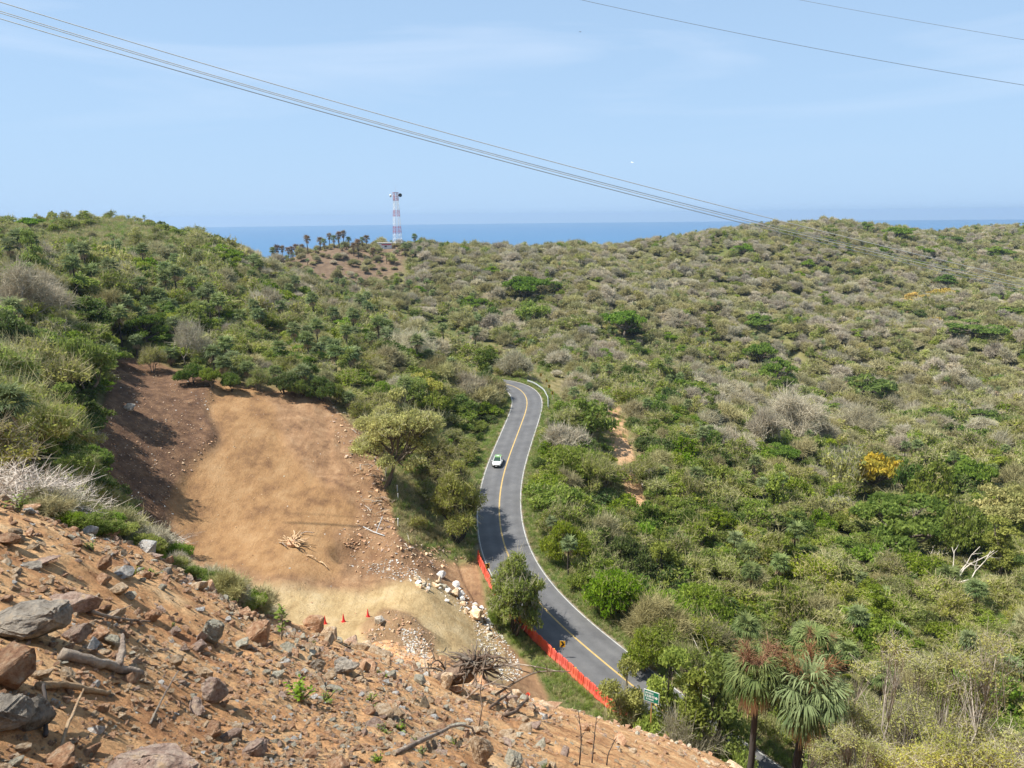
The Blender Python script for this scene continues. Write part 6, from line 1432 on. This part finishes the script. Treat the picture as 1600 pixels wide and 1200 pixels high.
# domes and singular trees: variant, px, py base, width, height, label
T_ = [('green', 772, 622, 34, 34, 'green bush hiding the road end behind the bend', 120, 0), ('dark', 752, 618, 36, 36, 'dark bush left of the road end', 120, 0), ('olive', 783, 640, 22, 22, 'olive bush at the inside of the road bend', 120, 0), ('dark', 300, 600, 44, 30, 'dark bush at the upper edge of the clearing, left of the brown-skirted palm', 60, 0), ('green', 330, 606, 36, 30, 'green bush at the corner where brown bank meets clearing', 60, 0), ('dark', 362, 612, 36, 28, 'dark bush under the two close palms', 60, 0), ('loosegreen', 405, 612, 46, 38, 'loose green bush at the top edge of the clearing', 60, 0), ('dark', 445, 617, 44, 34, 'dark bush left under the palm clump', 60, 0), ('green', 468, 622, 40, 28, 'green bush in front of the palm clump', 60, 0), ('dark', 505, 628, 44, 38, 'dark bush right under the palm clump', 60, 0), ('green', 525, 632, 36, 30, 'green bush at the upper right corner of the clearing', 60, 0), ('olive', 240, 582, 50, 40, 'olive bush above the brown bank', 60, 0),
      ('umbrella', 1405, 862, 148, 84, 'large bright green flat-topped tree beside pale dead branches', 120, 1.3), ('umborange', 1372, 775, 82, 62, 'tree with bright orange blossom behind the large flat-topped tree', 100, 0),
      ('yellow', 1318, 775, 90, 78, 'olive and rust coloured tree left of the orange-blossom tree', 100, 0), ('umbyellow', 1568, 835, 120, 72, 'pale yellow-green flat-topped tree at the right edge', 100, 0), ('umbrella', 1515, 772, 80, 50, 'bright green flat tree above the pale yellow one', 100, 0),
      ('green', 1448, 800, 80, 78, 'rounded green tree left of the pale yellow tree', 100, 0), ('dark', 1415, 790, 60, 70, 'dark green tree behind the orange-blossom tree', 100, 0), ('upright', 1108, 670, 40, 58, 'dark upright tree alone on the grassy valley slope', 100, 0),
      ('umbdark', 1358, 625, 92, 38, 'very dark green dome tree in the middle of the far valley', 100, 0), ('umbrella', 1212, 605, 60, 44, 'bright green dome tree, lower of two stacked left of the far valley', 100, 0), ('umbrella', 1190, 572, 50, 34, 'bright green dome tree, upper of two stacked in the far valley', 100, 0),
      ('umbdark', 1222, 618, 40, 30, 'dark green dome tree under the two stacked bright domes', 100, 0), ('umbrella', 1185, 515, 50, 24, 'bright green dome tree on the dry far hillside', 100, 0), ('umbrella', 822, 470, 64, 36, 'broad green dome tree on the hillside above the road bend', 100, 0),
      ('umbrella', 862, 460, 36, 24, 'green dome tree right of the broad dome above the road bend', 100, 0), ('green', 830, 508, 66, 34, 'green leafy tree below the broad dome tree', 100, 0), ('umbrella', 972, 530, 64, 42, 'green dome tree in the centre of the far hillside', 100, 0), ('umbdark', 990, 530, 34, 26, 'dark tree at the right foot of the central dome', 100, 0),
      ('umbrella', 740, 486, 56, 22, 'bright green tree clump on the ridge above the road', 100, 0), ('dark', 985, 598, 36, 26, 'bright rounded bush on the slope above the sandy path', 100, 0), ('umbdark', 1520, 665, 76, 26, 'dark flat-topped tree at the far right beside a brown heap of dead fronds', 100, 0), ('umbrella', 1460, 668, 60, 30, 'green flat-topped tree left of the dark flat one at far right', 100, 0),
      ('umbrella', 1436, 703, 66, 22, 'wide low bright green tree in the right valley', 100, 0), ('umbrella', 1520, 528, 76, 26, 'olive-green dome tree below the orange clump on the far hill', 100, 0), ('umborange', 1432, 478, 46, 20, 'orange-flowering tree on the far right hill, left of two', 100, 0), ('umborange', 1474, 470, 44, 18, 'orange-flowering tree on the far right hill, right of two', 100, 0),
      ('umbdark', 1473, 448, 42, 18, 'dark green tree above the orange clump', 100, 0), ('umbrella', 1570, 495, 50, 14, 'flat green tree at the far right edge of the dry hillside', 100, 0), ('umborange', 1460, 508, 26, 12, 'small yellow-orange tree below the orange clump', 100, 0), ('umbrella', 1262, 420, 26, 14, 'small green dome high on the dry hill, left', 100, 0),
      ('umbrella', 1160, 400, 38, 18, 'green dome tree near the top of the far hill', 100, 0), ('umbyellow', 1146, 385, 20, 8, 'small lime-yellow tree near the hilltop', 100, 0), ('umbrella', 1295, 368, 30, 14, 'green tree on the far hill below the skyline, left of three', 100, 0), ('umbrella', 1352, 366, 30, 18, 'green tree on the skyline of the far hill, middle of three', 100, 0), ('umbrella', 1400, 374, 50, 18, 'long green tree crown on the skyline, right of three', 100, 0),
      ('umbrella', 1440, 400, 36, 14, 'green dome on the upper right hill', 100, 0), ('umbrella', 1550, 402, 50, 16, 'green dome pair at the upper right hill', 100, 0), ('umbdark', 1480, 382, 50, 12, 'flat dark green crown near the right skyline', 100, 0),
      ('umbyellow', 168, 430, 66, 44, 'lime green flat-topped tree with thin trunk on the left hill', 100, 0), ('umbrella', 345, 412, 56, 28, 'pale airy flat-topped tree at the right shoulder of the left hill', 100, 0), ('umbdark', 232, 540, 80, 48, 'green flat-topped tree above the brown bank', 60, 0), ('bright', 262, 500, 36, 26, 'bright lime leafed small tree on the left hill', 100, 0),
      ('bright', 595, 628, 50, 30, 'vivid green bush behind the rounded yellow-green tree', 100, 0), ('green', 640, 632, 70, 40, 'bushy green tree right behind the rounded yellow-green tree', 120, 0), ('umbyellow', 660, 625, 60, 40, 'yellow-green tree on the slope left of the road bend', 100, 0),
      ('upright', 1050, 830, 40, 46, 'dark rounded tree in the lush scrub below the sandy path', 90, 0), ('dark', 1078, 835, 40, 40, 'dark bush right of the dark rounded tree', 90, 0), ('dry', 1192, 700, 60, 62, 'grey leafless shrub with a green cap beside bare trees', 90, 0), ('umbrella', 1192, 668, 62, 20, 'green cap of leaves over the grey leafless shrub', 90, 0),
      ('uprightolive', 1560, 900, 90, 90, 'olive tree above the right palms', 80, 0), ('green', 1500, 880, 90, 90, 'leafy olive-green tree behind the bare white branches', 80, 0), ('dark', 1530, 815, 50, 36, 'dark green tree under the pale yellow flat-topped tree', 80, 0),
      ('olive', 930, 780, 90, 72, 'loose olive bush in the lush strip right of the road', 80, 0), ('green', 900, 760, 80, 60, 'green mounded bush beside the road edge opposite the car', 80, 0), ('green', 885, 880, 80, 66, 'dense green bush by the road above the leafy roadside tree', 80, 0), ('bright', 1030, 990, 100, 70, 'bright vine-covered bush above the green sign', 70, 0),
      ('bright', 955, 960, 90, 66, 'bright vine-covered bush at the right of the road', 70, 0), ('dark', 980, 905, 80, 66, 'deep green vine-draped tree in the lush strip', 70, 0), ('green', 1100, 985, 90, 66, 'green bush left of the palm slope', 70, 0), ('green', 920, 690, 110, 66, 'thick green canopy right of the car, beside the road', 100, 0), ('dark', 900, 712, 50, 36, 'dark canopy gap-toothed bush above the guardrail end', 100, 0)]
for k, (v, px, py, w, h, lb, ym, rz) in enumerate(T_): tree_px(v, px, py, w, h, lb, 'tree' if h > 30 or 'tree' in lb else 'bush', var=k % 3, ymin=ym, res=.55)
# thin-leaved yellowish trees filling the lower right corner
for k, (px, Y, hz, S_, lb) in enumerate([(1395, 41, 1010, 4.2, 'thin-leaved yellow-green tree right of the palm pair'), (1480, 44, 955, 5.2, 'tallest thin-leaved yellow-green tree in the lower right corner'), (1570, 42, 990, 4.6, 'thin-leaved yellow-green tree at the right edge'), (1340, 52, 1035, 3.6, 'thin-leaved tree directly behind the right palm'),
        (1440, 36, 1090, 3.6, 'twiggy yellow-green tree at the bottom right, nearest'), (1530, 36, 1080, 3.8, 'twiggy yellow-green tree at the bottom right corner edge'), (1600, 37, 1070, 3.8, 'twiggy yellow-green tree cut by the right edge at the bottom'), (1340, 37, 1130, 2.8, 'low twiggy tree at the bottom right of the palms')]):
    v = P(px, hz, Y); gz = float(Hxy(v.x, v.y)); H = v.z - gz
    r1 = np.random.default_rng(930 + k); L_ = dome_lobes(r1, 15, .32, H / S_ * .8, .85, 1.0) + [(r1.uniform(-.6, .6), r1.uniform(-.5, .5), H / S_ * r1.uniform(.3, .6), .28) for _ in range(5)]
    c_, w_ = plant(930 + k, L_, sub=60, subr=.12, n_leaf=17, leaf=.018, trunk_h=H / S_ * .2, stems=4, wood_r=.032, twigs=2, twig_len=.24, twig_w=.0032, hollow=.15, branch_every=1, spread=.42)
    e = empty('tree', (v.x, v.y, gz), lb, 'tree', None, 0, S_); mobj('crown', c_.mesh('crown', [M_YEL if k % 3 else M_YOL, M_TWIG]), e); mobj('trunk', w_.mesh('trunk', [M_BARK if k % 2 else M_PALE]), e); reserve(v.x, v.y, S_ * .6)
for k, (px, Y, pt, S_, v_, lb) in enumerate([(1045, 58, 1022, 2.0, 'upright', 'slender green tree right behind the direction sign'), (1085, 58, 1040, 2.3, 'uprightolive', 'olive tree between direction sign and pale branches'), (1125, 57, 1030, 2.6, 'upright', 'green tree behind the pale leaning branches'), (1105, 50, 1110, 1.9, 'yellow', 'yellowish shrub hiding the road right of the direction sign'),
        (1165, 54, 1060, 2.4, 'green', 'green bush left of the left palm trunk'), (1150, 47, 1140, 1.8, 'olive', 'low olive shrub at the foot of the left palm'), (1215, 47, 1115, 2.3, 'green', 'green bush between the two palm trunks'), (1300, 47, 1100, 2.6, 'loosegreen', 'loose green bush right of the leaning palm trunk'), (1075, 51, 1135, 1.5, 'dryo', 'brown dry shrub right under the direction sign'), (985, 61, 1035, 1.7, 'uprightolive', 'thin olive tree left of the direction sign over the road'),
        (1190, 60, 1060, 2.6, 'olive', 'olive tree filling the gap behind the left palm trunk'), (1230, 50, 1150, 2.0, 'bright', 'bright green bush low between the palm trunks'), (1010, 72, 985, 2.4, 'green', 'green bush beyond the road above the direction sign'), (1075, 70, 1000, 2.6, 'loosegreen', 'loose green bush beyond the road, upper right of the sign')]):
    v = P(px, pt, Y); gz = float(Hxy(v.x, v.y)); H_ = max(1.5, v.z - gz)
    if not v_.startswith('up'): H_ = min(H_, S_ * 1.9)
    put_tree(v_, 0, k % 3, (v.x, v.y, gz - .05), S_ * (1.9 if v_.startswith('up') else 1.1), H_, lb, 'tree' if v_.startswith('up') else 'bush', rz=k, name='tree' if v_.startswith('up') else 'bush'); reserve(v.x, v.y, S_ * .5)
# bare trees
def bare(px, py, wpx, hpx, label, mats, ymin=60, seed=1, wood=None, loc=None, leaf=0, flatness=.8, cat='dead tree', tw=9, tww=.006):
    r1 = np.random.default_rng(seed); L_ = dome_lobes(r1, 9, .36, flatness, .68); g = loc if loc is not None else G(px, py, ymin)
    c_, w_ = plant(seed, L_, sub=34, subr=.16, n_leaf=leaf, leaf=.03, trunk_h=.2, stems=4, wood_r=.022, twigs=tw, twig_len=.40, twig_w=tww, hollow=.25, branch_every=1, spread=.2)
    co = np.concatenate(c_.V); m_ = mpp(g); e = empty('bare_tree', (g[0], g[1], g[2] - .1), label, cat, None, 0); R = wpx * .5 * m_ / .95
    e.scale = (R, R, hpx * m_ / np.percentile(co[:, 2], 99)); mobj('crown', c_.mesh('crown', mats), e); mobj('trunk', w_.mesh('trunk', [wood or M_PALE]), e); reserve(g[0], g[1], R * .6)
bare(45, 505, 120, 95, 'grey leafless tree on the left hillside at the picture edge', [M_OLV, M_TWIG], 60, 5)
bare(300, 570, 70, 80, 'pale leafless tree above the top of the brown bank', [M_OLV, M_TWIG], 60, 6, tw=3)
bare(1245, 690, 110, 80, 'pale leafless trees standing in the valley right of the grey shrub', [M_OLV, M_TWIG], 90, 7)
bare(1340, 680, 80, 50, 'silvery leafless tree in the right valley', [M_OLV, M_TWIG], 90, 8)
bare(1000, 760, 80, 50, 'greyish twiggy tree in the scrub beside the sandy path', [M_OLV, M_TWIGO], 90, 9, leaf=6, tw=3)
bare(640, 570, 90, 56, 'grey twiggy tree on the slope above the road', [M_OLV, M_TWIG], 90, 10, leaf=2)
bare(1085, 1130, 120, 130, 'bare tangled shrub right of the green sign', [M_OLV, M_TWIG], 60, 11, loc=(P(1075, 1130, 56).x, 56, float(Hxy(P(1075, 1130, 56).x, 56))), leaf=5)
bare(975, 1130, 80, 110, 'thin leafy shrub left of the green sign over the barriers', [M_GRN, M_TWIGO], 50, 12, loc=(P(978, 1120, 60.5).x, 60.5, float(Hxy(P(978, 1120, 60.5).x, 60.5))), leaf=6, tw=4, flatness=1.3, cat='shrub')
def pale_limbs(px, py, h, label, seed):
    g = G(px, py, 70); r1 = np.random.default_rng(seed); mb = MB(); m_ = mpp(g); H = h * m_
    for k in range(4):
        d = np.array([r1.uniform(-.2, 1.0), r1.normal(0, .3), 1.0]); tip = d * H * r1.uniform(.6, 1); pts = bend(r1, np.zeros(3), tip, 5, .12); mb.tube(pts, np.linspace(.16, .04, 6), 6)
        for j in range(3): q_ = pts[3 + j % 2]; mb.tube(bend(r1, q_, q_ + (d * .3 + rnd_dirs(r1, 1)[0] * .6) * H * .4, 3, .12), np.linspace(.06, .02, 4), 5)
    tag(mb.build('dead_tree', M_PALE, loc=g, sm=True), label, 'dead tree'); reserve(g.x, g.y, 3)
pale_limbs(1412, 852, 52, 'bleached white dead tree beside the large flat-topped tree', 3); pale_limbs(1488, 915, 60, 'bleached dead tree above the right fan palm', 4); pale_limbs(1452, 880, 30, 'small bleached dead limbs between the two dead trees', 6)
# feathery trees at the left, below the hill
for k, (px, py, w, h, v, lb) in enumerate([(40, 740, 150, 150, 'olive', 'feathery green tree at the left edge behind the dead branches'), (105, 740, 130, 105, 'loosegreen', 'feathery green tree next to the brown earth bank'), (-20, 650, 160, 120, 'loosegreen', 'feathery tree cut by the left edge, higher up'), (70, 640, 150, 110, 'olive', 'feathery olive tree above the two at the left'), (130, 620, 100, 90, 'green', 'dense green tree left of the lone palm'), (0, 560, 120, 70, 'dark', 'dark tree at the left edge under the grey leafless one'), (150, 735, 44, 40, 'bright', 'small bright sapling at the foot of the brown bank')]):
    tree_px(v, px, py, w, h, lb, var=k % 3, ymin=22, res=.5)
# pale dead branches and weeds just behind the crest
for k, (px, Y, S_) in enumerate([(-10, 10.5, .8), (35, 11, .9), (80, 11.5, .9), (125, 12.5, .9), (60, 14, 1.1), (160, 14, .8), (0, 14, 1.1), (205, 14, .7)]):
    v = P(px, 800, Y); r1 = np.random.default_rng(k + 60); c_, w_ = plant(k + 60, dome_lobes(r1, 7, .38, .6, .75), sub=26, subr=.2, n_leaf=0, trunk_h=.1, stems=5, wood_r=.022, twigs=3, twig_len=.5, twig_w=.0055, hollow=.2, branch_every=1, spread=.35); gz = float(Hxy(v.x, Y)); e = empty('dead_brush', (v.x, Y, gz - .1), 'bleached dead branches piled behind the crest of the rubble, ' + ['leftmost', 'second in front', 'third in front', 'fourth in front', 'middle of back row', 'right of back row', 'left edge behind', 'farthest right'][k], 'dead brush', 'bleached dead brush at the left', k, S_); e.scale = (S_ * 1.3, S_, S_ * .75)
    mobj('crown', c_.mesh('crown', [M_OLV, M_TWIGW]), e); mobj('trunk', w_.mesh('trunk', [M_PALE]), e)
M_WEED = M_BRT
rn = np.random.default_rng(44); wl_ = []
for k in range(170):
    px = rn.uniform(60, 410); line_y = np.interp(px, [0, 100, 200, 300, 390, 480], [9, 10, 11, 12, 13, 15]); Y = line_y + rn.uniform(.0, 4.5); v = P(px, 850, Y); gz = float(Hxy(v.x, Y))
    wl_.append((v.x, Y, gz, rn.uniform(.18, .5) * (.6 + .03 * Y)))
wl_ = np.array(wl_)
for k, (x_, y_, z_, s_) in enumerate(wl_):
    v_ = ['bright', 'dryo', 'loosegreen', 'green', 'bright', 'dry'][k % 6]; lb = NAME0[v_] + ' knee-high weed in the green strip along the crest of the rubble'
    put_tree(v_, 1 if v_.startswith('dry') else 0, k % 3, (x_, y_, z_ - .05), s_, None, lb, 'weed', NAME0[v_] + ' weeds along the crest', rz=k, name='weed')
    qa, qb = proj(np.array([x_]), np.array([y_]), np.array([z_])); PEND.append((bpy.data.objects[LASTE[0]], place_label(NAME0[v_] + ' knee-high weed', float(qa[0]), float(qb[0]), NLM)))
# small green plants in the rubble
def sprout(px, py, hpx, label, seed, tall=False):
    r1 = np.random.default_rng(seed); g = gz_(px, py); H = hpx * mpp(g); a = Acc(); w_ = MB()
    for s_ in range(1 if tall else 6):
        tip = np.array([r1.normal(0, .12 if tall else .4), r1.normal(0, .1 if tall else .3), 1.0 if tall else r1.uniform(.4, .9)]) * H; pts = bend(r1, np.zeros(3), tip, 6, .06); w_.tube(pts, np.linspace(.012, .004, 7) * max(1, H), 5)
        n = 46 if tall else 26
        t = r1.uniform(.15, 1, n); c = np.stack([np.interp(t, np.linspace(0, 1, 7), pts[:, k]) for k in range(3)], 1)
        d = rnd_dirs(r1, n); d[:, 2] = np.abs(d[:, 2]) * .6; L_ = H * (.17 if tall else .16) * (.6 + .6 * r1.random(n))[:, None]
        cc = c + d * L_ * (.9 if not tall else 1.1 - .5 * t[:, None]); sd = np.cross(d, [0, 0, 1.0]); sd /= np.linalg.norm(sd, axis=1)[:, None]
        a.add(quads(cc, d * L_ * .55, sd * L_ * .28, np.clip(r1.normal(.6, .2, n), 0, 1)))
    e = empty('sapling' if tall else 'sprout', g, label, 'sapling' if tall else 'sprout'); mobj('leaves', a.mesh('leaves', [M_BRT]), e); w_.build('stem', M_BARK, e)
sprout(440, 1000, 58, 'leafy green sapling standing at the crest in front of the cones', 1, True); sprout(470, 1095, 46, 'bright green sprout with broad leaves in the middle of the rubble', 2); sprout(508, 1098, 22, 'small yellow-green sprout right of the bright one', 3)
for k, (a, b_, h_) in enumerate([(490, 1010, 12), (578, 1098, 16), (588, 1108, 14), (602, 1145, 18), (628, 1142, 18), (593, 1190, 20), (710, 1163, 12), (660, 1180, 14), (602, 1060, 14), (650, 1160, 10), (240, 900, 16), (270, 985, 14), (145, 862, 24), (30, 800, 40), (205, 900, 22), (850, 1200, 10)]):
    sprout(a, b_, h_, 'tiny green seedling in the rubble, ' + ['by the dirt edge above the boulders', 'upper of two right of the bright sprout', 'lower of two right of the bright sprout', 'left of two above the long branch', 'right of two above the long branch', 'near the bottom edge', 'below the pale pointed stone', 'lower middle by the long branch', 'beside the brown boulder pair', 'above the long branch end', 'upper rubble under the weeds', 'middle upper rubble', 'beside the flat brown slab', 'at the left edge among dead branches', 'just under the green strip', 'at the bottom right of the rubble'][k], 10 + k)

# ------------------------------------------------------------------ grass
GT = [grass_tuft(200 + i, 46, .6, .35, .014).mesh('tuft', [M_GRS]) for i in range(3)]; GT += [remat(m_, [M_GRSG], 'tuft') for m_ in GT[:3]]
def grass(name, x, y, size, pg, label, seed=1):
    r = np.random.default_rng(seed); n = len(x); idx_ = np.where(r.random(n) < pg, 3, 0) + r.integers(0, 3, n)
    stuff_instances(name, GT, np.stack([x, y, Hxy(x, y)], 1), r.random(n) * 6.28, size, idx_, label, 'grass')
r9 = np.random.default_rng(19); n = 9000; i_ = r9.integers(0, len(RC), n); sd = np.where(r9.random(n) < .55, 1, -1); of = 3.95 + 4.2 * r9.random(n) ** 1.3
gx_ = RC[i_, 0] + RN[i_, 0] * sd * of; gy_ = RC[i_, 1] + RN[i_, 1] * sd * of; m = (gy_ > 50) & (samp(Z_CUT, gx_, gy_) < .3) & ~((sd < 0) & (of < 4.8) & (gy_ < 100)) & ~((sd<0) & (gy_<68) & (r9.random(n)<.5)); grass('roadside_grass', gx_[m], gy_[m], .5 + .7 * r9.random(m.sum()), .72, 'green and dry grass growing along both road edges')
x, y = patch([(830, 1040), (860, 1030), (980, 1110), (1010, 1140), (960, 1125), (860, 1085)], 500, 61, 45); grass('bank_grass', x, y, .4 + .5 * r9.random(len(x)), .5, 'patchy grass on the bank below the barrier row', 2)
x, y = patch([(600, 730), (660, 700), (720, 850), (745, 868), (640, 850), (615, 800)], 1500, 62, 80); grass('slope_grass', x, y, .7 + .8 * r9.random(len(x)), .3, 'dry grass on the bank between clearing and road', 3)
x, y = patch([(0, 345), (40, 335), (150, 333), (240, 343), (290, 372), (280, 420), (180, 420), (0, 400)], 3800, 63, 150); grass('hilltop_grass', x, y, 1.6 + 1.6 * r9.random(len(x)), .35, 'tall dry grass covering the top of the left hill', 4)
x, y = patch([(430, 430), (560, 462), (700, 515), (800, 552), (870, 585), (860, 600), (760, 570), (640, 520), (520, 480)], 4200, 64, 180); grass('ridge_grass', x, y, 1.2 + 1.3 * r9.random(len(x)), .4, 'dry grass along the sunlit ridge above the bend', 5)
x, y = patch([(1000, 600), (1200, 700), (1250, 760), (1150, 740), (1050, 690), (940, 700), (930, 640)], 1500, 65, 100); grass('valley_grass', x, y, .9 + 1.0 * r9.random(len(x)), .5, 'grass on the open valley slope by the sandy path', 6)
x, y = patch([(1500, 900), (1600, 860), (1600, 1000), (1540, 990)], 900, 66, 70); grass('meadow_grass', x, y, .7 + .7 * r9.random(len(x)), .65, 'grass opening right of the fan palms', 7)
# ------------------------------------------------------------------ lay the scrub out
if RES:
    R_ = np.array(RES); 
    for x, y, rr in RES:
        keep &= ~(((PX - x) ** 2 + (PY - y) ** 2) < rr * rr)
keep &= ~((PR < 72) & (qx > 760) & (qx < 1015) & (rd < 30))
# plants that would stand between the camera and something the photo shows free
for poly, far in FREE:
    top = proj(PX, PY, PZ_ + SZ * np.where(kind == 8, 1.9, 1.0))
    m1 = poly_sd(top[0], top[1], poly) > 0
    m2 = poly_sd(qx, qy, poly) > 0
    keep &= ~((m1 | m2) & (PR < far))
sel = np.where(keep)[0]
print('scrub plants', len(sel))
size = SZ / PR
IND = {}
REG = [  # region name by photo area
    ('on the left hill above the cleared slope', lambda a, b, r: (a < 420) & (b < 620)),
    ('below the left hill beside the brown earth bank', lambda a, b, r: (a < 300)),
    ('on the slope between the cleared ground and the road', lambda a, b, r: (a < 800) & (b > 560) ),
    ('on the green ridge above the road bend', lambda a, b, r: (a < 800)),
    ('on the valley side right of the road', lambda a, b, r: (b > 640) & (r > 58)),
    ('beside the road at the lower right', lambda a, b, r: (r <= 58)),
    ('on the far hillside right of the road bend', lambda a, b, r: (a > -1e9))]
NAMES = {'green': 'mid green leafy', 'bright': 'bright green leafy', 'olive': 'olive open-branched', 'dark': 'dark green dense', 'dry': 'leafless grey twiggy', 'dryo': 'leafless brown twiggy', 'yellow': 'yellow-green thin-leaved',
         'loosegreen': 'green open-branched', 'umbrella': 'bright green flat-topped', 'upright': 'tall dark-trunked green', 'umbdark': 'dark green flat-topped'}
CATS = {'green': 'bush', 'bright': 'bush', 'olive': 'bush', 'dark': 'bush', 'dry': 'dry shrub', 'dryo': 'dry shrub', 'yellow': 'bush', 'loosegreen': 'bush', 'umbrella': 'tree', 'upright': 'tree', 'umbdark': 'tree', 'palm': 'palm'}
def region(a, b, r):
    for nm, f_ in REG:
        if f_(a, b, r): return nm
lod = np.where(PR < 85, 0, np.where(PR < 200, 1, 2))
fams = {'bush': ['green', 'bright', 'olive', 'dark', 'yellow', 'loosegreen'], 'dry shrub': ['dry', 'dryo'], 'tree': ['umbrella', 'upright', 'umbdark'], 'palm': ['palm']}
kn = np.array(kinds)[np.minimum(kind, len(kinds) - 1)]
for fam, ks in fams.items():
    ii = sel[np.isin(kn[sel], ks)]; ii = ii[np.argsort(-size[ii])]
    # only those in frame and not hidden count as individuals
    first, rest = ii[:290], ii[290:]
    for i in first:
        k_ = kn[i]; v = int(r_.integers(0, 15)); g = region(qx[i], qy[i], PR[i]); loc = (PX[i], PY[i], PZ_[i] - 0.05); l_ = int(min(lod[i], 1)); rz = float(r_.random() * 6.28)
        if fam == 'palm':
            lb = 'green fan palm ' + g
            e = empty('fan_palm', loc, lb, 'palm', 'fan palms ' + g, rz, float(SZ[i]))
            c_, s_, t_, _r = PALMS[l_][v % 3]; mobj('crown', c_, e); mobj('dead_fronds', s_, e); mobj('trunk', t_, e); PEND.append((e, place_label('small fan palm' if SZ[i] < 2.3 else 'fan palm', qx[i], qy[i])))
        else:
            lb = NAMES[k_] + (' shrub ' if fam == 'dry shrub' else ' bush ' if fam == 'bush' else ' tree ') + g
            e = put_tree(k_, l_, v, loc, float(SZ[i]), None, lb, CATS[k_], NAMES[k_] + (' trees ' if fam == 'tree' else ' shrubs ') + g, rz, {'bush': 'bush', 'dry shrub': 'dry_shrub', 'tree': 'tree'}[fam])
            PEND.append((e, place_label(NAMES[k_] + (' shrub' if fam == 'dry shrub' else ' bush' if fam == 'bush' else ' tree'), qx[i], qy[i])))
    if len(rest):
        protos = []; pidx = {}
        for k_ in ks:
            for l_ in (0, 1, 2):
                for v in range(3 if fam == 'palm' else len(LIB[(k_, l_)])):
                    pidx[(k_, l_, v)] = len(protos)
                    if fam == 'palm': c_, s_, t_, raw = PALMS[l_][v]; protos.append(fuse3(*raw, [M_FRN, M_FRND, M_BARKD], 'palm_mass'))
                    else:
                        protos.append(LIB[(k_, l_)][v][0])
        id_ = [pidx[(kn[i], int(lod[i]), int(r_.integers(0, 3 if fam == 'palm' else len(LIB[(kn[i], int(lod[i]))]))))] for i in rest]
        s3_ = SZ[rest][:, None] * (np.stack([r_.uniform(.8, 1.3, len(rest)), r_.uniform(.8, 1.3, len(rest)), r_.uniform(.65, 1.4, len(rest))], 1) if fam != 'palm' else 1) * np.ones(3)
        stuff_instances({'bush': 'scrub', 'dry shrub': 'dry_scrub', 'tree': 'woodland', 'palm': 'palm_thicket'}[fam], protos, np.stack([PX[rest], PY[rest], PZ_[rest] - .05], 1), r_.random(len(rest)) * 6.28, s3_, id_,
                        {'bush': 'green and olive scrub covering the hills', 'dry shrub': 'grey and brown leafless scrub covering the hills', 'tree': 'scattered small trees among the far scrub', 'palm': 'small fan palms massed among the far scrub'}[fam],
                        {'bush': 'scrub', 'dry shrub': 'scrub', 'tree': 'woodland', 'palm': 'palms'}[fam])

settle()
# ------------------------------------------------------------------ sea air
hb = MB(); hb.box((0, 0, -55), (34000, 34000, 205)); hv = bpy.data.materials.new('sea_air'); hv.use_nodes = True; hn = hv.node_tree
hn.nodes.remove(hn.nodes['Principled BSDF']); pv = hn.nodes.new('ShaderNodeVolumePrincipled'); pv.inputs['Density'].default_value = 0.000075
pv.inputs['Color'].default_value = (0.47, 0.65, 0.88, 1); pv.inputs['Anisotropy'].default_value = 0.2
hn.links.new(pv.outputs[0], hn.nodes['Material Output'].inputs['Volume'])
haze = hb.build('haze', hv); tag(haze, kind='stuff', label='thin sea haze filling the air over the hills', cat='haze')
